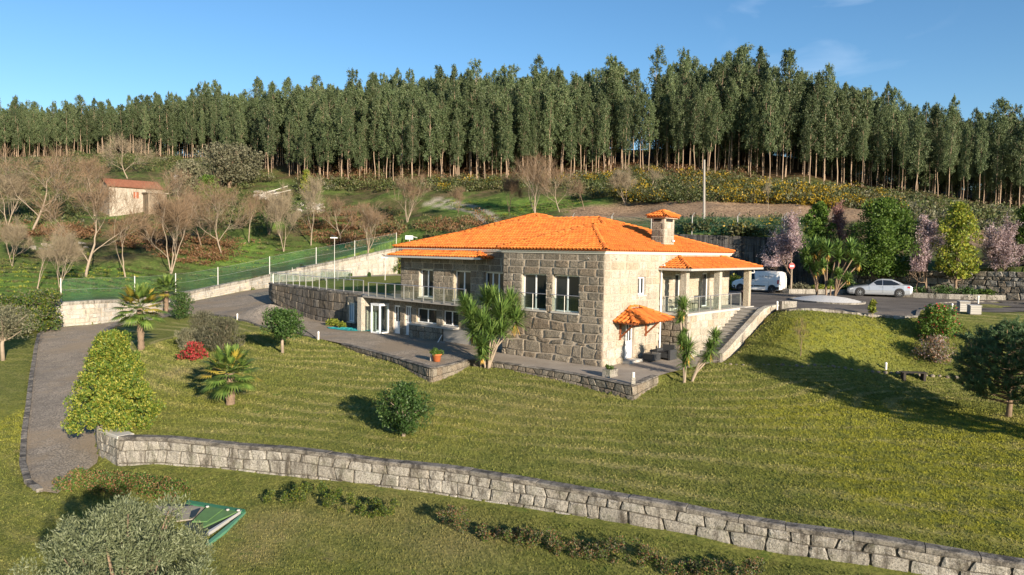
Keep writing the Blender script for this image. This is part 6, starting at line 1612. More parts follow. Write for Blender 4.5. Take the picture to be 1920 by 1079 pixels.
yucca("bushy yucca clump with several heads in front of the house's left face", [(903, 689), (916, 691), (910, 690)],
      [(883, 592, 33, 0, 0), (872, 572, 24, .4, 0), (940, 592, 42, 0, 1), (958, 572, 34, .6, 1), (915, 568, 34, .9, 1), (905, 607, 30, -.3, 2), (925, 560, 26, .5, 1), (967, 600, 30, .1, 1), (888, 622, 26, -.2, 0), (905, 648, 24, -.4, 2), (905, 666, 18, -.5, 2), (920, 625, 28, -.4, 1), (941, 620, 28, -.3, 1)], leafn=280, W=.065, seed=91, dry=.3, bark=BARK_P)
yucca("tall yucca with stacked heads by the patio corner and steps", [(1283, 719)],
      [(1281, 576, 25, 0, 0), (1276, 598, 19, 0, 0), (1278, 640, 18, -.1, 0), (1290, 655, 30, -.2, 0), (1286, 680, 24, -.1, 0), (1282, 625, 12, 0, 0)], leafn=200, W=.05, seed=92, dry=.8, bark=BARK_P)
yucca("leaning yucca with bare slanting stem at the foot of the steps", [(1297, 716)], [(1341, 632, 22, .1, 0), (1333, 655, 24, 0, 0), (1326, 672, 16, 0, 0)], leafn=200, W=.05, seed=93, dry=.8, bark=BARK_P)
yucca("many-headed dragon palm cluster growing in the white gravel island", [(1532, 555), (1549, 557), (1565, 557), (1556, 557)],
      [(1510, 478, 22, 0, 0), (1525, 468, 24, .5, 0), (1538, 474, 20, .8, 0), (1517, 494, 17, -.3, 0), (1540, 462, 19, .5, 1), (1552, 470, 20, 0, 1), (1544, 498, 15, -.3, 1), (1530, 505, 16, -.4, 0), (1570, 465, 18, .6, 3), (1574, 482, 18, 0, 2), (1595, 466, 22, .3, 2), (1598, 482, 16, -.3, 2), (1611, 490, 18, 0, 2), (1572, 515, 14, -.4, 2), (1558, 533, 9, -.5, 3), (1590, 522, 13, -.3, 2)],
      zb=2.72, leafn=130, W=.115, seed=94, dry=.45, bark=BARK)

# fan palms
def fan_palm(label, px, py, crown_px, crown_r, seed, nl=34, trunkR=.17, yellow=.25):
    p = gp(px, py); Y = p[1]; r = np.random.default_rng(seed); root = thing('fan_palm', label, 'palm', tuple(p), 0, 'fan palms on the lawn')
    q = onY(crown_px[0], crown_px[1], Y) - np.array(p); R = crown_r * Y / FPX
    mb = MB(); n = 9; pts = [tuple(np.array((0, 0, -.2)) * (1 - t) + q * t) for t in np.linspace(0, 1, n)]
    mb.tube(pts, [trunkR * (1.1 + .25 * ((k % 2) - .5)) for k in range(n)], 10); mb.build('trunk', BARK, root, True)
    # shaggy fibres
    m = 160; t = r.random(m); P = np.array([np.array((0, 0, 0)) * (1 - a) + q * a for a in t]); a = r.random(m) * 6.28; o_ = np.stack([np.cos(a), np.sin(a), np.zeros(m)], 1)
    V, F = leaf_quads(P + o_ * trunkR * 1.05, o_ * .5 + np.array((0, 0, .9)), np.full(m, .14), np.full(m, .06), r); link('trunk_fibre', mesh_from('trunk_fibre', V, F, (BARK,)), root)
    for k in range(nl):
        t = (k + .5) / nl; el = math.radians(78 - 118 * t); a = k * 2.39996; d = np.array((math.cos(a) * math.cos(el), math.sin(a) * math.cos(el), math.sin(el))); Lp = R * r.uniform(.5, .62)
        c = q + d * Lp - np.array((0, 0, .06 * Lp)); s = unit(np.cross(d, (0, 0, 1.0))); nn = np.cross(s, d); m = 18; an = np.linspace(-1.75, 1.75, m)
        D = np.array([d * math.cos(x) + s * math.sin(x) + nn * .12 for x in an]); Lf = R * .52 * (.75 + .25 * np.cos(an)) * r.uniform(.9, 1.1)
        V, F = strip_leaves(np.repeat(c[None], m, 0), D, Lf, np.full(m, R * .075), r, .25)
        mt = LEAF_PALMY if r.random() < yellow * (.25 + 1.3 * t) else LEAF_PALM
        b = len(V); tb = MB().tube([tuple(q), tuple(q * .5 + c * .5 + np.array((0, 0, .04))), tuple(c)], .014, 3, cap=False)
        V2 = np.array(tb.V); F2 = np.array(tb.F); V, F = merge([(V, F), (V2, F2)])
        link('frond', mesh_from('frond', V, F, (mt,)), root)
fan_palm("tall fan palm with bare trunk rising behind the variegated bush", 265, 655, (262, 578), 50, 101, nl=40, trunkR=.17)
fan_palm("short yellowing fan palm on the open lawn", 432, 757, (431, 700), 58, 102, nl=38, trunkR=.17, yellow=.28)
fan_palm("smaller fan palm standing by the pale wall at the top of the lawn", 312, 585, (312, 545), 32, 103, nl=30, trunkR=.16, yellow=.2)

# ------------------------------------------------------------------ pine at the right
def pine(p, label, seed, hh=0, ww=0):
    Y = p[1]; r = np.random.default_rng(seed); root = thing('pine_tree', label, 'tree', tuple(p))
    H_ = hh or (782 - 588) * Y / FPX; Wd = ww or 98 * Y / FPX; mb = MB(); mb.tube([(0, 0, -.2), (.05, 0, .5), (-.05, 0, H_ * .5), (0, 0, H_ * .92)], [.13, .11, .07, .02], 8)
    P = []; D = []; cand = []
    for k in range(110):
        t = (k + .5) / 110; z0 = H_ * (.12 + .74 * t); a = k * 2.39996; prof = math.sin(math.pi * min(1, t * .72 + .28)) ** .8; l = Wd * prof * r.uniform(.8, 1.12)
        e = np.array((math.cos(a) * l, math.sin(a) * l, z0 + l * .28 + r.normal() * .1)); pts = [np.array((0, 0, z0)), np.array((e[0] * .5, e[1] * .5, z0 + l * .08)), e]; mb.tube(pts, [.035, .022, .01], 4, cap=False)
        for s in range(16):
            f = r.uniform(.35, 1.0); q = pts[1] * (1 - (f - .5) * 2) + e * (f - .5) * 2 if f > .5 else pts[0] * (1 - f * 2) + pts[1] * f * 2
            sd = unit(np.array((e[0], e[1], .9 * l)) / l + r.normal(size=3) * .55); sl = r.uniform(.28, .5)
            tip = q + sd * sl; mb.tube([q, tip], [.010, .006], 3, cap=False)
            m = 60; tt = r.uniform(.15, 1.0, m); P.append(q + sd * sl * tt[:, None]); D.append(unit(r.normal(size=(m, 3))) + sd * .9)
            if r.random() < .16 and f > .8: cand.append(tip)
    P = np.concatenate(P); D = np.concatenate(D); n = len(P); V, F = leaf_quads(P + unit(D) * .06, D, r.uniform(.13, .2, n), np.full(n, .017), r)
    mb.build('trunk', BARK, root, True); link('crown', mesh_from('crown', V, F, (LEAF_PINE,)), root)
    cb = MB()
    for c in cand: cb.tube([c, c + np.array((0, 0, .16))], [.018, .008], 4)
    stuff(cb.build('candle', m_plain("pine_candle", (.42, .26, .13), .8, .2, 5), root))
pine(gp(1890, 782), "dense dark green young pine with brown candles standing on the open lawn", 111)
pine(Vector((22.0, 26.0, gz(22.0, 26.0))), "dark pine beyond the picture edge that shades the lawn", 112, 6.6, 2.1)
bare(1500, 668, 585, 'y', "thin young leafless tree standing on the grass bank above the stone border", BARK, TWIG, wide=1.0, rz=.9, name='young_tree')
# ------------------------------------------------------------------ small things, vehicles, ruin
def rot_frame(p, yaw): return Matrix.Translation(Vector(p)) @ Matrix.Rotation(yaw, 4, 'Z')
def m_paint(name, col, rough=.25, metallic=0.0, coat=.6):
    m, N, L = nmat(name); p = bsdf(N, L, col, rough, metallic=metallic); p.inputs["Coat Weight"].default_value = coat; p.inputs["Coat Roughness"].default_value = .05; return m
PAINT_W = m_paint("white_car_paint", (.88, .87, .84), .4, 0, .3); PAINT_S = m_paint("silver_car_paint", (.40, .42, .45), .32, .45, .5)
RUB = m_plain("tyre_rubber", (.02, .02, .02), .85, .2, 8); RIM = m_plain("alloy_rim", (.58, .58, .58), .35, .05, 5, metallic=.6); RIMD = m_plain("steel_rim", (.22, .22, .22), .5, .1, 5, metallic=.4)
REDL = m_plain("red_lens", (.45, .01, .01), .2, .1, 5); CLRL = m_plain("clear_lens", (.55, .58, .6), .15, .05, 5); CARG = m_glass("car_glass", (.012, .016, .022), .04)
def wheel(root, x, y, r, w, side, rim, spokes=5):
    mb = MB(); M_ = Matrix.Translation((x, y, r)) @ Matrix.Rotation(math.pi / 2 * -side, 4, 'X')
    mb.lathe([(r * .66, -w / 2), (r * .93, -w / 2), (r, -w * .32), (r, w * .32), (r * .93, w / 2), (r * .66, w / 2), (r * .62, w * .2)], 22, M=M_)
    o = mb.build('wheel', RUB, root, True); rb = MB(); rb.lathe([(r * .66, w * .40), (r * .62, w * .46), (r * .60, w * .30)], 20, M=M_)
    for k in range(spokes):
        a = 2 * math.pi * k / spokes; p = M_ @ Vector((math.cos(a) * r * .08, math.sin(a) * r * .08, w * .44)); q = M_ @ Vector((math.cos(a) * r * .62, math.sin(a) * r * .62, w * .42)); rb.bar(p, q, r * .2, r * .06)
    rb.lathe([(r * .16, w * .38), (r * .14, w * .5), (.001, w * .5)], 12, M=M_); rb.build('rim', rim, o)
def vehicle(name, label, cat, pf, pr, wb, xf, st, paint, windows, lamps, rim, wr=.32, hw=.9, spokes=5, extra=None, cladding=None, screens=()):
    """local x forward; camera sees the side y=+hw... pf, pr: world points of the front and rear wheels on the near side"""
    pf, pr = Vector(pf), Vector(pr); d = (pf - pr); d.z = 0; mid = (pf + pr) / 2; d.normalize(); yaw = math.atan2(d.y, d.x)
    n = Vector((-d.y, d.x, 0))      # left of travel; the van drives to the left of the picture, so its left side faces us
    if n.y > 0: side = -1
    else: side = 1
    c = mid - n * side * (hw - .1)
    root = thing(name, label, cat, (c.x, c.y, 2.572), yaw)
    # body shell lofted over stations (x, z_low, z_wide, z_belt, z_top, w_low, w_wide, w_belt, w_top)
    V = []; F = []
    for s in st:
        x, zl, zw, zb, zt, wl, ww, wb_, wt = s
        row = [(x, wl, zl), (x, ww, zl + .12), (x, ww, zw), (x, wb_, zb), (x, wt, zt), (x, wt * .6, zt + .03)]
        V += row + [(a, -b, c_) for a, b, c_ in row[::-1]]
    m = 12
    for i in range(len(st) - 1):
        for k in range(m): F.append((i * m + k, i * m + (k + 1) % m, (i + 1) * m + (k + 1) % m, (i + 1) * m + k))
    F.append(tuple(range(m))); F.append(tuple(range((len(st) - 1) * m, len(st) * m))[::-1])
    me = mesh_from('body', V, F, (paint, CARG), False, midx=[1 if (i // m in screens and i % m in (4, 5, 6)) else 0 for i in range(len(F))]); body = link('body', me, root)
    def side_pt(x, z, off=.028):
        xs = [s[0] for s in st]; f = lambda k: np.interp(x, xs[::-1], [s[k] for s in st][::-1]) if xs[0] > xs[-1] else np.interp(x, xs, [s[k] for s in st])
        zb, zt, wb_, wt, zw, ww = f(3), f(4), f(7), f(8), f(2), f(6)
        if z >= zb: w = wb_ + (wt - wb_) * (z - zb) / max(zt - zb, .01)
        elif z >= zw: w = ww + (wb_ - ww) * (z - zw) / max(zb - zw, .01)
        else: w = ww
        return w + off
    for nm, mat, poly in windows:
        for sg in (1, -1):
            V = [(x, sg * side_pt(x, z), z) for x, z in poly]; V2 = [(x, sg * (side_pt(x, z) - .03), z) for x, z in poly]; n_ = len(poly)
            MB().add(V + V2, [tuple(range(n_)), tuple(range(n_, 2 * n_))[::-1]] + [(k, k + n_, (k + 1) % n_ + n_, (k + 1) % n_) for k in range(n_)]).build(nm, mat, root)
    for wx in (xf, xf - wb):
        for sg in (1, -1):
            a = MB(); M_ = Matrix.Translation((wx, sg * (hw - .035), wr + .02)) @ Matrix.Rotation(-math.pi / 2 * sg, 4, 'X'); a.lathe([(wr * 1.17, -.04), (wr * 1.17, .041), (.01, .041)], 20, M=M_); a.build('wheel_arch', BLACKR, root)
            wheel(root, wx, sg * (hw - .085), wr, .21, sg, rim, spokes)
    for nm, mat, b in lamps: MB().box(*b).build(nm, mat, root)
    if extra: extra(root, side_pt, side)
    return root
# van: x=0 at mid wheelbase
hv = .9
vs = [(2.18, .30, .45, .62, .66, .60, .70, .72, .60), (2.10, .25, .55, .80, .84, .74, .84, .78, .68), (1.85, .22, .60, .92, .98, .84, .90, .84, .74), (1.35, .22, .62, 1.02, 1.12, .88, .90, .86, .74), (1.05, .22, .65, 1.08, 1.30, .88, .90, .86, .70), (.45, .22, .65, 1.10, 1.74, .88, .90, .86, .70), (.1, .22, .65, 1.10, 1.82, .88, .90, .87, .74),
      (-.8, .22, .65, 1.10, 1.86, .88, .90, .88, .77), (-1.9, .22, .65, 1.10, 1.84, .88, .90, .88, .77), (-2.12, .25, .65, 1.10, 1.74, .86, .88, .86, .74), (-2.2, .30, .65, 1.10, 1.45, .84, .86, .84, .76)]
def van_extra(root, sp, side):
    gl = m_plain("grey_print", (.30, .32, .33), .6, .1, 3); y = side * (sp(-.8, 1.42) + .004)
    # faint print on the side: two illegible words with a round emblem between them, and a thin line below
    for x0_, n_k in ((-.42, 7), (-1.12, 8)):
        for k in range(n_k):
            if k == 3: continue
            MB().box(x0_ - k * .062, x0_ - k * .062 + .036, y - .004, y + .004, 1.40, 1.40 + (.065 if k % 3 else .085)).build('print_mark', gl, root)
    MB().lathe([(.06, -.004), (.06, .006)], 14, M=Matrix.Translation((-.97, y, 1.44)) @ Matrix.Rotation(math.pi / 2, 4, 'X')).build('emblem', gl, root)
    MB().box(-1.5, -.6, y - .004, y + .004, 1.33, 1.34).build('print_mark', gl, root)
    MB().box(.35, .55, .95, 1.12, 1.0, 1.15).build('mirror', BLACKR, root); MB().box(.35, .55, -1.12, -.95, 1.0, 1.15).build('mirror', BLACKR, root)
vehicle('delivery_van', "white panel van with black sill strip parked beyond the porch", 'van', onz(1386, 546.5, 2.57), onz(1444.5, 549.5, 2.57), 2.87, 1.30, vs, PAINT_W,
        [('window', CARG, [(1.22, 1.12), (.62, 1.60), (.42, 1.64), (.42, 1.12)]), ('window', CARG, [(.34, 1.12), (.34, 1.64), (.08, 1.66), (-.02, 1.14)]), ('side_strip', BLACKR, [(-.95, .52), (.05, .52), (.05, .62), (-.95, .62)]), ('side_strip', BLACKR, [(.15, .52), (.85, .52), (.85, .62), (.15, .62)]),
         ('door_seam', RIMD, [(.11, .45), (.125, .45), (.125, 1.7), (.11, 1.7)]), ('door_seam', RIMD, [(-1.25, .45), (-1.235, .45), (-1.235, 1.6), (-1.25, 1.6)]), ('bumper', BLACKR, [(1.72, .24), (2.1, .27), (2.12, .55), (1.80, .56)]), ('bumper', BLACKR, [(-2.18, .32), (-1.80, .24), (-1.80, .52), (-2.18, .56)]), ('tail_light', REDL, [(-2.14, .8), (-2.02, .8), (-2.02, 1.15), (-2.14, 1.15)]), ('door_handle', BLACKR, [(.0, .98), (-.16, .98), (-.16, 1.02), (.0, 1.02)])],
        [('headlight', CLRL, (1.95, 2.13, .52, .80, .64, .80)), ('headlight', CLRL, (1.95, 2.13, -.80, -.52, .64, .80)), ('bumper_front', BLACKR, (2.05, 2.22, -.72, .72, .26, .52)), ('windscreen', CARG, (1.0, 1.02, -.5, .5, 1.18, 1.25))], RIMD, .32, .9, 6, van_extra, screens=(4,))
cs_ = [(2.40, .25, .42, .55, .58, .55, .70, .66, .50), (2.28, .20, .50, .64, .68, .76, .84, .78, .60), (1.95, .18, .55, .72, .78, .86, .91, .86, .70), (1.2, .18, .55, .82, .90, .88, .92, .87, .72), (.85, .18, .55, .88, .97, .88, .92, .87, .68), (.2, .18, .55, .92, 1.38, .88, .92, .86, .62), (-.2, .18, .55, .93, 1.46, .88, .92, .86, .62), (-.95, .18, .55, .95, 1.44, .88, .92, .86, .62), (-1.55, .18, .55, .97, 1.20, .88, .92, .86, .62), (-1.8, .18, .55, .98, 1.04, .88, .92, .86, .68), (-2.25, .22, .58, .94, 1.0, .84, .88, .82, .70), (-2.42, .32, .6, .84, .88, .74, .80, .74, .60)]
vehicle('parked_car', "silver saloon car parked under the broad green tree", 'car', onz(1613, 555.5, 2.57), onz(1684.5, 558, 2.57), 2.93, 1.46, cs_, PAINT_S,
        [('window', CARG, [(.78, .95), (.18, 1.34), (-.2, 1.39), (-.2, .96)]), ('window', CARG, [(-.26, .96), (-.26, 1.39), (-.85, 1.37), (-1.32, 1.18), (-1.5, 1.03), (-1.1, .985)]), ('door_seam', RIMD, [(-.24, .35), (-.255, .35), (-.255, .9), (-.24, .9)]), ('door_seam', RIMD, [(.78, .4), (.765, .4), (.765, .85), (.78, .85)]), ('door_handle', RIMD, [(-.02, .80), (-.18, .80), (-.18, .83), (-.02, .83)]), ('door_handle', RIMD, [(-1.0, .82), (-1.16, .82), (-1.16, .85), (-1.0, .85)]),
         ('tail_light', REDL, [(-2.02, .80), (-2.33, .74), (-2.33, .84), (-2.1, .92)]), ('headlight', CLRL, [(1.95, .60), (2.25, .50), (2.25, .60), (2.0, .70)]), ('side_trim', RIM, [(1.0, .40), (-1.0, .40), (-1.0, .43), (1.0, .43)])],
        [('windscreen', CARG, (.55, .57, -.55, .55, 1.06, 1.12)), ('rear_window', CARG, (-1.56, -1.54, -.5, .5, 1.10, 1.16)), ('number_plate', WHITE, (-2.44, -2.41, -.25, .25, .60, .70))], RIM, .335, .92, 7, screens=(4, 7))

# gravel island
isl = np.array((23.25, 53.5)); m, N, L = nmat("white_gravel"); v_ = pos(N); vo = _n(N, "ShaderNodeTexVoronoi"); vo.inputs["Scale"].default_value = 22; L.new(v_, vo.inputs["Vector"])
bsdf(N, L, mixc(N, L, ramp(N, L, vo.outputs["Distance"], [(.15, 0), (.6, 1)]), (.88, .86, .82), (.52, .50, .46)), .9, bump=vo.outputs["Distance"], bstr=.6, bdist=.02); GRAVEL = m
V = []; F = []; nr, na = 7, 40
for i in range(nr + 1):
    f = i / nr
    for k in range(na):
        a = 2 * math.pi * k / na; V.append((isl[0] + math.cos(a) * 2.25 * f, isl[1] + math.sin(a) * 3.1 * f, 2.62 + .34 * (1 - f * f) + rng.uniform(-.01, .01)))
for i in range(nr):
    for k in range(na): F.append((i * na + k, i * na + (k + 1) % na, (i + 1) * na + (k + 1) % na, (i + 1) * na + k))
gm = link('gravel_mound', mesh_from('gravel_mound', V, F, (GRAVEL,), True)); tag(gm, "white gravel mound in the car park under the dragon palm cluster", 'gravel bed')
kerb('kerb', "ring of rough stones round the white gravel island", [(isl[0] + math.cos(a) * 2.35, isl[1] + math.sin(a) * 3.2) for a in np.linspace(0, 2 * math.pi, 30)], lambda x, y: 2.56, w=.2, lens=(.35, .6), up=.10, mat=GRAN_WALL)

# fences
NET = bpy.data.materials.new("green_netting"); NET.use_nodes = True; N = NET.node_tree.nodes; L = NET.node_tree.links; N.clear()
_d = N.new("ShaderNodeBsdfDiffuse"); _d.inputs[0].default_value = (.06, .20, .12, 1); _t = N.new("ShaderNodeBsdfTransparent"); _mx = N.new("ShaderNodeMixShader"); _o = N.new("ShaderNodeOutputMaterial")
L.new(mth(N, L, 'ADD', mth(N, L, 'MULTIPLY', noise(N, L, pos(N), 1.2, 4), .24), .03), _mx.inputs[0]); L.new(_t.outputs[0], _mx.inputs[1]); L.new(_d.outputs[0], _mx.inputs[2]); L.new(_mx.outputs[0], _o.inputs[0])
def fence(label, P, zf, h, space, net=True, bent=False, postw=.06, mat=GALV):
    at, Ln, s = path_frame(P); root = thing('fence', label, 'fence'); n = max(1, round(Ln / space)); us = np.linspace(0, Ln, n + 1)
    for u in us:
        p, t = at(u); z = zf(u); mb = MB(); pts = [(p[0], p[1], z - .2), (p[0], p[1], z + h)]
        if bent: pts.append((p[0] + .15, p[1] - .22, z + h + .3))
        mb.tube(pts, postw / 2, 6); mb.build('post', mat, root)
    u2 = np.linspace(0, Ln, n * 3 + 1)
    if net:
        V = []
        for u in u2: p, t = at(u); z = zf(u); V += [(p[0], p[1], z), (p[0], p[1], z + h * .93)]
        F = [(i * 2, i * 2 + 2, i * 2 + 3, i * 2 + 1) for i in range(len(u2) - 1)]; link('netting', mesh_from('netting', V, F, (NET,)), root)
    for hh in (.5, .95):
        MB().tube([(*at(u)[0], zf(u) + h * hh) for u in u2], .009, 3).build('wire', GALV, root)
fb = offset_path(BWP, .45)
fence("green netting fence on thin metal posts along the pale back wall", [tuple(p) for p in fb[2:]], lambda u: float(np.interp(u + s_bw[2], s_bw, BWTOP)) - .05, 2.0, 6.5, postw=.09)
fence("wire fence with bent grey posts on top of the tall dark wall", [tuple(p + np.array((.2, .5))) for p in DWP], lambda u: 8.05 - .3 * u / 40, 1.9, 4.6, bent=True, postw=.09)
MB().tube([(*onY(1320.5, 440, 77.5)[:2], 6.5), tuple(onY(1320.5, 300, 77.5))], [.16, .10], 10).build('utility_pole', CONC)
up_ = bpy.data.objects['utility_pole']; tag(up_, "tall bare concrete utility pole standing behind the dark wall", 'pole')

# lamps
def lamp_post(label, px, base, top, Y, w=.07, head=True, name='street_lamp'):
    b = onY(px, base, Y); t = onY(px, top, Y); root = thing(name, label, 'lamp', tuple(b)); h = t[2] - b[2]
    MB().tube([(0, 0, -.1), (0, 0, h * .35)], w * .5, 8).build('base', GALV, root); MB().tube([(0, 0, h * .35), (0, 0, h)], w * .35, 8).build('pole', GALV, root)
    if head:
        M_ = Matrix.Translation((0, 0, h)) @ Matrix.Rotation(.35, 4, 'Y'); MB().box(-.32, .32, -.2, .2, -.02, .03, M_).build('solar_panel', BLACKR, root); MB().box(-.38, .3, -.14, .14, -.22, -.12).build('lamp_head', WHITE, root); MB().tube([(0, 0, h - .2), (0, 0, h)], .03, 6)
        for o in root.children:
            if o.name.startswith('lamp_head'): o.location = (0, 0, h)
lamp_post("tall solar lamp post standing on the terrace lawn", 627, 527, 443, 72)
lamp_post("lamp post between the pale wall and the corner of the house", 722, 524, 480, 72, .07)
lamp_post("thin dark pole near the curved end of the balustrade", 548, 527, 502, 70, .06, head=False, name='pole')
dish = thing('satellite_dish', "white satellite box on a pole peeping over the roof edge", 'antenna', tuple(onY(768, 462, 62)))
dz = onY(768, 447, 62)[2] - onY(768, 462, 62)[2]; MB().tube([(0, 0, -3.0), (0, 0, dz)], .04, 6).build('pole', GALV, dish); MB().box(-.35, .28, -.15, .15, dz - .1, dz + .22).build('housing', WHITE, dish); MB().bar((.2, 0, dz + .15), (.65, 0, dz + .05), .06).build('arm', GALV, dish)

# bollards
def bollard(label, px, py, h=.5, z=None, r=.06, mat=PVC_W, cap=True):
    p = gp(px, py) if z is None else Vector(onz(px, py, z)); root = thing('bollard_light', label, 'light', tuple(p)); MB().tube([(0, 0, -.05), (0, 0, h * .8)], r, 10).build('post', mat, root); MB().lathe([(r * 1.05, 0), (r * 1.1, h * .12), (r * .5, h * .2)], 10, (0, 0, h * .8)).build('cap', WHITE, root)
bollard("short cream path light on the lawn edge of the yard", 597, 639, .6)
bollard("small cream path light beside the upper drive kerb", 445, 600, .5)
bollard("white path light on the small lawn beside the far kerb", 1834, 570, .6)
bollard("pale path light standing left of the two grey planter boxes", 1785, 582, .45)
bollard("small greenish marker post on the stone border of the bank", 1661, 693, .38)
bollard("white light post at the top of the steps' side wall", 1457, 580, .5, z=2.55)
def cpost(label, px, py, z, h):
    p = onz(px, py, z); root = thing('corner_post', label, 'post', tuple(p)); MB().box(-.09, .09, -.09, .09, -.7, h * .7).build('post', GRAN_WALL, root); MB().tube([(0, 0, h * .7), (0, 0, h * 1.15)], .07, 10).build('cap', PVC_W, root)
cpost("granite corner post with cream cap where the yard wall turns", 810, 678, .0, .45)
cpost("granite corner post with cream cap at the patio's front corner", 1187, 722, .0, .5)

# pots and furniture
def pot(label, px, py, r, h, z=0.04, mat=TERRA, leaf=LEAF_GREEN, lr=.3, seed=5, square=False, L_=.14):
    p = onz(px, py, z); root = thing('plant_pot', label, 'plant pot', tuple(p))
    if square: MB().box(-r, r, -r * .6, r * .6, 0, h).build('pot', mat, root); root.rotation_euler = (0, 0, HROT)
    else: MB().lathe([(r * .7, 0), (r * .98, h * .85), (r * 1.08, h * .86), (r * 1.08, h), (r * .9, h), (r * .88, h * .9)], 18).build('pot', mat, root, True)
    if leaf:
        rr = np.random.default_rng(seed); cs = [np.array((rr.normal() * lr * .4, rr.normal() * lr * .4, h + lr * .5 * rr.random())) for _ in range(9)]; V, F = clump_cloud(rr, cs, [lr * .45] * 9, 50, L_, .05, up=.5); link('foliage', mesh_from('foliage', V, F, (leaf,)), root)
pot("terracotta pot with a bushy green plant on the corner of the yard", 819, 678, .25, .4, lr=.36)
pot("square stone planter with low succulents at the patio edge", 1144, 706, .36, .36, mat=GRAN_WALL, lr=.22, square=True)
pot("tall brown planter on the porch beside the last column", 1397, 566, .3, .75, z=2.57, mat=m_plain("brown_planter", (.16, .09, .07), .7, .2, 4), leaf=None)
RAT = m_plain("dark_rattan", (.035, .037, .04), .7, .25, 30, bump=.4)
def hloc(a, b, z=0.04): q = H(a, b, z); return (float(q[0]), float(q[1]), float(q[2]))
ac = thing('armchair', "dark grey rattan armchair on the patio beside the downpipe", 'armchair', hloc(-.95, 4.9), HROT)
MB().box(-.36, .36, -.36, .36, .12, .36).build('seat', RAT, ac); MB().box(.26, .38, -.36, .36, .36, .78).build('backrest', RAT, ac)
for s in (-1, 1): MB().box(-.38, .38, s * .40 - .06, s * .40 + .06, .02, .58).build('armrest', RAT, ac)
MB().box(-.34, .26, -.33, .33, .362, .44).build('cushion', m_plain("black_cushion", (.02, .02, .022), .9, .2, 9), ac)
ot = thing('coffee_table', "low dark grey rattan box table in front of the armchair", 'table', hloc(-.72, 3.75), HROT)
MB().box(-.42, .42, -.30, .30, .04, .40).build('body', RAT, ot); MB().box(-.44, .44, -.32, .32, .402, .43).build('table_top', m_plain("table_top_grey", (.10, .105, .11), .5, .1, 5), ot)
MB().lathe([(.03, 0), (.03, .14), (.012, .2), (.012, .25)], 10).build('bottle', BLACKR)
bo = bpy.data.objects['bottle']; bo.location = hloc(-.55, 4.35, .62); bo.location = hloc(-.70, 3.7, .475); tag(bo, "small dark bottle standing on the low rattan table", 'bottle')
for k, (a, b, lab) in enumerate(((-.8, 6.9, "dark metal chair on the porch behind the first column"), (-.8, 8.3, "dark metal chair on the porch between the first two columns"))):
    c = thing('porch_chair', lab, 'chair', hloc(a, b, 2.565), HROT + 2.0 + k)
    MB().box(-.22, .22, -.22, .22, .42, .46).build('seat', BLACKR, c)
    for x in (-.2, .2):
        for y in (-.2, .2): MB().box(x - .015, x + .015, y - .015, y + .015, 0, .42).build('leg', BLACKR, c)
    bk = MB(); bk.box(-.22, .22, .19, .22, .82, .90)
    for x in (-.2, -.07, .07, .2): bk.box(x - .012, x + .012, .19, .215, .46, .82)
    bk.build('backrest', BLACKR, c)
# leaning board by the low wall
lb = thing('leaning_board', "grey board leaning against the low wall under the ground floor windows", 'board', hloc(13.0, .75, .03), HROT); MB().box(-.35, .03, -.55, .05, -.01, .03, Matrix.Rotation(-.75, 4, 'Y')).build('board', CONC, lb); MB().bar((-.25, -.2, 0), (.1, -.2, .45), .04).build('prop', WHITE, lb)
# teal netting heap
r = np.random.default_rng(8); p0 = onz(655, 618, .03); V = []; F = []; nx, ny = 26, 9
for j in range(ny):
    for i in range(nx):
        u, w = i / (nx - 1) - .5, j / (ny - 1) - .5; taper = 1 - abs(u) ** 1.5 * 1.6; V.append((p0[0] + u * 3.4 - w * .4, p0[1] - u * 1.2 + w * 2.1 * max(.2, taper), .05 + r.random() * .16 * max(.1, 1 - 2 * abs(w)) * max(.2, taper)))
for j in range(ny - 1):
    for i in range(nx - 1): F.append((j * nx + i, j * nx + i + 1, (j + 1) * nx + i + 1, (j + 1) * nx + i))
tag(link('netting_heap', mesh_from('netting_heap', V, F, (m_plain("teal_netting", (.02, .30, .30), .8, .3, 6),))), "heap of teal netting lying on the yard below the garage window", 'netting')
# planter boxes on the small lawn
for k, (px, py, lab) in enumerate(((1806, 585, "taller grey planter box beside a white post on the small lawn"), (1826, 589, "lower grey planter box at the edge of the path"))):
    q = gp(px, py); b = thing('planter_box', lab, 'planter', tuple(q), HROT + .35); s = .45
    MB().box(-s, s, -.28, .28, 0, .5 + .15 * (1 - k)).build('box', CONC, b)
    for i in range(4): MB().box(-s - .012, s + .012, -.292, -.281, .04 + i * .13, .14 + i * .13).build('slat', CONC_L, b); MB().box(-s - .014, -s - .002, -.27, .27, .04 + i * .13, .14 + i * .13).build('slat', CONC_L, b)
    MB().box(-s - .03, s + .03, -.31, .31, .5 + .15 * (1 - k) + .002, .54 + .15 * (1 - k)).build('rim', CONC_L, b)
# sign by the van
sg = thing('road_sign', "round red sign with white writing on a pale pole under the plum tree", 'sign', (*[float(c) for c in bedp(1483, .5)[:2]], 2.68)); q = bedp(1483, .5); zt_ = onY(1481, 499, q[1])[2] - 2.68
MB().tube([(0, 0, -.1), (0, 0, zt_ + .1)], .07, 8).build('pole', BARK_P, sg); MB().lathe([(.26, 0), (.26, .03), (.001, .03)], 20, M=Matrix.Translation((-.05, -.1, zt_)) @ Matrix.Rotation(math.pi / 2, 4, 'X')).build('disc', m_plain("sign_red", (.38, .03, .03), .5, .1, 4), sg); MB().box(-.22, .12, -.150, -.132, zt_ - .07, zt_ + .05).build('bar', WHITE, sg)
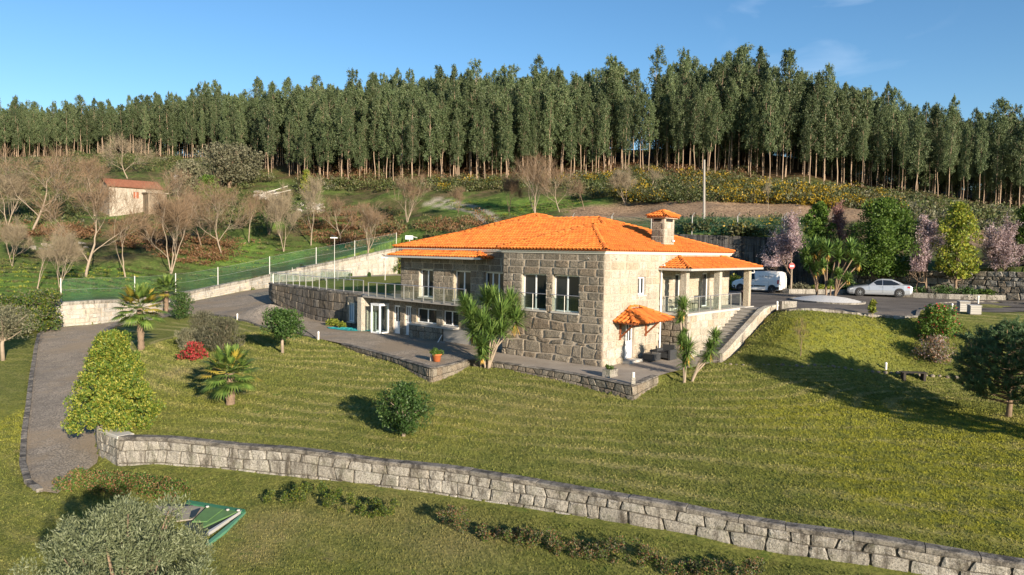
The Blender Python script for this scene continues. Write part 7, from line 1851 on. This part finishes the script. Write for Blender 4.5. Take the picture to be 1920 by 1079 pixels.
# stone block by the steps
sb = MB().box(-.55, .55, -.22, .22, -.1, .42).build('stone_block', GRAN_WALL); q = onz(1476, 577, 2.55); sb.location = tuple(q); sb.rotation_euler = (0, 0, HROT - .6); tag(sb, "rough granite block by the kerb near the top of the steps", 'stone block')
# dark bench at the stone border
q = gp(1712, 712); bn = thing('garden_bench', "low dark wooden bench on the lawn at the foot of the bank", 'bench', tuple(q), -.1); DW_ = m_plain("dark_wood", (.03, .025, .02), .85, .3, 6)
for y in (-.12, .12): MB().box(-.65, .65, y - .1, y + .1, .36, .40).build('plank', DW_, bn)
for x in (-.5, .5): MB().box(x - .06, x + .06, -.2, .2, -.05, .355).build('leg', DW_, bn)

# collapsed green frame with tarpaulin on the lower lawn
GREEN = m_plain("green_painted_board", (.035, .15, .07), .6, .2, 2, bump=.1); GREENL = m_plain("faded_green_board", (.08, .22, .13), .7, .15, 2); TARP = m_plain("green_tarpaulin", (.085, .17, .055), .75, .35, 3); TARPD = m_plain("dark_tarpaulin", (.02, .03, .035), .6, .3, 2); FABR = m_plain("grey_ground_sheet", (.25, .22, .18), .9, .2, 4)
tf = thing('tarpaulin_frame', "sunken green-edged frame with torn green and grey sheets on the lower lawn", 'tarpaulin')
def gpt(px, py, dz=0): p = gp(px, py); return Vector((p.x, p.y, p.z + dz))
def slabq(name, pts, dz, th, mat, par=tf, bumpy=0):
    P_ = [gpt(*p, dz) for p in pts]; n_ = len(P_); V = [tuple(p) for p in P_] + [(p.x, p.y, p.z - th) for p in P_]
    MB().add(V, [tuple(range(n_)), tuple(range(n_, 2 * n_))[::-1]] + [(k, k + n_, (k + 1) % n_ + n_, (k + 1) % n_) for k in range(n_)]).build(name, mat, par)
slabq('edge_board', [(352, 943), (460, 961), (456, 966), (349, 949)], .10, .3, GREEN)
slabq('edge_board', [(461, 963), (452, 968), (386, 1022), (392, 1024), (425, 998)], .07, .25, GREENL)
slabq('edge_rail', [(453, 964), (449, 966), (388, 1004), (391, 1007)], .12, .1, GALV)
slabq('sheet', [(290, 950), (386, 952), (372, 972), (300, 968)], .05, .04, FABR); slabq('sheet', [(300, 948), (372, 950), (350, 953), (300, 952)], .07, .02, TARPD)
slabq('sheet', [(330, 958), (380, 955), (362, 978), (330, 982)], .09, .04, FABR)
slabq('sheet', [(390, 956), (418, 962), (388, 985), (360, 985)], .13, .05, TARP); slabq('sheet', [(420, 960), (445, 965), (412, 980), (382, 994), (376, 990)], .10, .05, TARP)
slabq('sheet', [(384, 953), (440, 962), (450, 968), (380, 1010), (345, 985), (362, 965)], .03, .04, TARPD)
slabq('sheet', [(360, 967), (376, 961), (366, 976), (356, 981)], .15, .03, TARPD)
for q_ in ((389, 960), (427, 966), (447, 967)):
    p = gpt(*q_, .17); mb = MB(); mb.lathe([(.03, -.03), (.06, 0), (.04, .03)], 7, tuple(p)); mb.build('stone', CONC_L, tf)

# ruined cottage
q = gp(262, 399); yaw = math.atan2(-.69, .72) + math.pi / 2; rc = thing('ruined_cottage', "small abandoned stone cottage with rusty tiled roof among leafless trees", 'cottage', (q.x, q.y, q.z), yaw)
RW_ = m_stone("cottage_wall", [(.38, .33, .26), (.44, .39, .32), (.41, .36, .30)], stain_amt=.6, stain=(.16, .13, .09), lo=.48, bump=.6); RT_ = m_plain("old_roof_tile", (.25, .105, .06), .9, .45, 2.5)
W_ = 92 * q.y / FPX; Hh = 54 * q.y / FPX; Dp = 5.0; x0, x1 = -W_ * .56, W_ * .44
mb = MB(); wall_core(mb, x0, x1, -1.2, Hh * .86, fx((0, 0), (1, 0), (0, -1)), [(-.9, -.1, Hh * .48, Hh * .70)], .4); mb.build('wall', RW_, rc)
gb = MB(); V = [(x0 - .0, .4, -1.2), (x0, Dp, -1.2), (x0, Dp, Hh * .80), (x0, Dp / 2, Hh * 1.08), (x0, .4, Hh * .86)]; V2 = [(a + .35, b, c) for a, b, c in V]; gb.add(V + V2, [(0, 1, 2, 3, 4), (9, 8, 7, 6, 5)] + [(k, k + 5, (k + 1) % 5 + 5, (k + 1) % 5) for k in range(5)]); gb.build('gable', RW_, rc)
V = [(a + (x1 - x0) - .35, b, c) for a, b, c in V]; V2 = [(a + .35, b, c) for a, b, c in V]; MB().add(V + V2, [(0, 1, 2, 3, 4), (9, 8, 7, 6, 5)] + [(k, k + 5, (k + 1) % 5 + 5, (k + 1) % 5) for k in range(5)]).build('gable', RW_, rc)
tiles = MB(); und = MB(); tile_plane([(x0 - .3, -.35, Hh * .84), (x1 + .2, -.35, Hh * .84), (x1 + .2, Dp / 2, Hh * 1.13), (x0 - .3, Dp / 2, Hh * 1.13)], 0, tiles, cw=.3, cl=.45, under=und); tile_plane([(x1 + .2, Dp + .3, Hh * .84), (x0 - .3, Dp + .3, Hh * .84), (x0 - .3, Dp / 2, Hh * 1.13), (x1 + .2, Dp / 2, Hh * 1.13)], 0, tiles, cw=.3, cl=.45, under=und)
rr_ = und.build('roof', RT_, rc); stuff(tiles.build('clay_tile', RT_, rr_))
f_ = MB().box(-.9, -.1, .12, .18, Hh * .48, Hh * .70).build('window', WOODR, rc); MB().box(-.52, -.48, .1, .118, Hh * .48, Hh * .70).build('mullion', WHITE, f_)
MB().box(x1 - 2.9, x1 - .1, -2.2, -.02, -1.4, Hh * .66).build('annex', m_stone("annex_wall", [(.26, .20, .14), (.36, .30, .22)], stain_amt=.5, bump=.6), rc); MB().box(x1 - 3.1, x1 + .1, -2.4, 0, Hh * .662, Hh * .70).build('annex_roof', m_plain("weathered_board", (.30, .26, .2), .9, .3, 4), rc); MB().box(x1 - 1.4, x1 - .8, -2.26, -2.205, .2, 1.4).build('doorway', DARKIN, rc)
sh = thing('shed', "low lean-to with red roof at the shaded end of the ruined cottage", 'shed', (q.x - 5.2, q.y + 1.2, q.z), yaw); MB().box(-1.2, 1.2, -1, 1, -1, 1.6).build('wall', MORTAR_D, sh); MB().box(-1.4, 1.4, -1.2, 1.2, 1.61, 1.75).build('roof', RT_, sh)
wb = thing('water_tank', "small white box on a post above the ruined cottage's roof end", 'tank', tuple(gp(331, 352))); MB().box(-.4, .4, -.3, .3, 1.4, 2.3).build('tank', WHITE, wb); MB().box(-.1, .1, -.1, .1, -.2, 1.395).build('post', MORTAR_D, wb)
# rubble of fallen walls
def rubble(label, spots, seed, size=(.3, .8), mat=GRAN_WHITE):
    r = np.random.default_rng(seed); root = thing('rubble_heap', label, 'rubble')
    for k in range(spots[4]):
        p = gp(r.uniform(spots[0], spots[1]), r.uniform(spots[2], spots[3])); s = r.uniform(*size); M_ = Matrix.Translation(p + Vector((0, 0, s * .2))) @ Matrix.Rotation(r.random() * 6, 4, 'Z') @ Matrix.Rotation(r.normal() * .4, 4, 'X')
        MB().box(-s, s, -s * .5, s * .5, -s * .35, s * .35, M_).build('stone', mat, root)
rubble("heap of fallen pale stones and slabs below the wide grey tree", (482, 520, 362, 376, 34), 5, (.35, 1.0))
rubble("scattered pale stones on the mound beyond the leafless trees", (556, 610, 384, 398, 22), 6, (.25, .7))
rubble("line of pale stones on the bank left of the ruined cottage", (60, 165, 457, 470, 30), 7, (.15, .38), GRAN_WALL)
for k, (a, b) in enumerate((((486, 372), (524, 352)), ((492, 374), (530, 358)))):
    p, q2 = gp(*a), gp(*b); o = MB().bar(tuple(p + Vector((0, 0, .5))), (p.x + 4.5, p.y + 1, p.z + 2.2 - k * .5), .28, .1).build('fallen_plank', m_plain("bleached_board", (.55, .52, .46), .9, .2, 4)); tag(o, ("long bleached board propped on the pale rubble heap", "shorter bleached board lying lower on the pale rubble heap")[k], 'board')

# ------------------------------------------------------------------ grass blades on the near lawns
def grass():
    r = np.random.default_rng(9); n = 620000
    X = r.uniform(-24, 26, n * 2); Y = 15 + (52 - 15) * r.random(n * 2) ** 1.7; ok = np.abs(X) < Y * .73; X, Y = X[ok][:n], Y[ok][:n]
    bad = inpoly(X, Y, PADPOLY) | inpoly(X, Y, DRIVEPOLY) | inpoly(X, Y, CARPOLY) | (segdist(X, Y, WPATH) < .42) | (segdist(X, Y, RET) < .42) | inpoly(X, Y, TERPOLY)
    dens = vnoise(X, Y, 1.1) * .6 + vnoise(X, Y, 4.0) * .5 + .7; ok = ~bad & (r.random(len(X)) < np.clip(dens + .15, .25, 1)); X, Y = X[ok], Y[ok]
    # height: sample the built ground so the blades stand on it
    ix = np.clip(np.searchsorted(gx, X) - 1, 0, len(gx) - 2); iy = np.clip(np.searchsorted(gy, Y) - 1, 0, len(gy) - 2); fx_ = (X - gx[ix]) / (gx[ix + 1] - gx[ix]); fy_ = (Y - gy[iy]) / (gy[iy + 1] - gy[iy])
    Z = (GZ[iy, ix] * (1 - fx_) + GZ[iy, ix + 1] * fx_) * (1 - fy_) + (GZ[iy + 1, ix] * (1 - fx_) + GZ[iy + 1, ix + 1] * fx_) * fy_
    m = len(X); s = .6 + .9 * r.random(m); s *= 1 + (Y - 15) / 45; a = r.random(m) * 6.28; w = .016 * s; h = .036 * s * r.uniform(.5, 1.4, m); P = np.stack([X, Y, Z - .01], 1); d = np.stack([np.cos(a), np.sin(a), np.zeros(m)], 1); e = np.stack([r.normal(size=m) * .03, r.normal(size=m) * .03, h], 1)
    V = np.stack([P - d * w[:, None], P + d * w[:, None], P + e], 1).reshape(-1, 3); F = np.arange(3 * m).reshape(m, 3)
    G = lambda A: np.repeat(A[iy, ix], 3)
    me = mesh_from('grass', V, F, (M_GROUND,), attrs=dict(yel=G(z_yel), straw=G(z_straw), hc=G(HC), mow=G(MOW))); o = stuff(link('grass', me)); o['label'] = "short mown grass of the garden lawns"; o['category'] = 'grass'
grass()
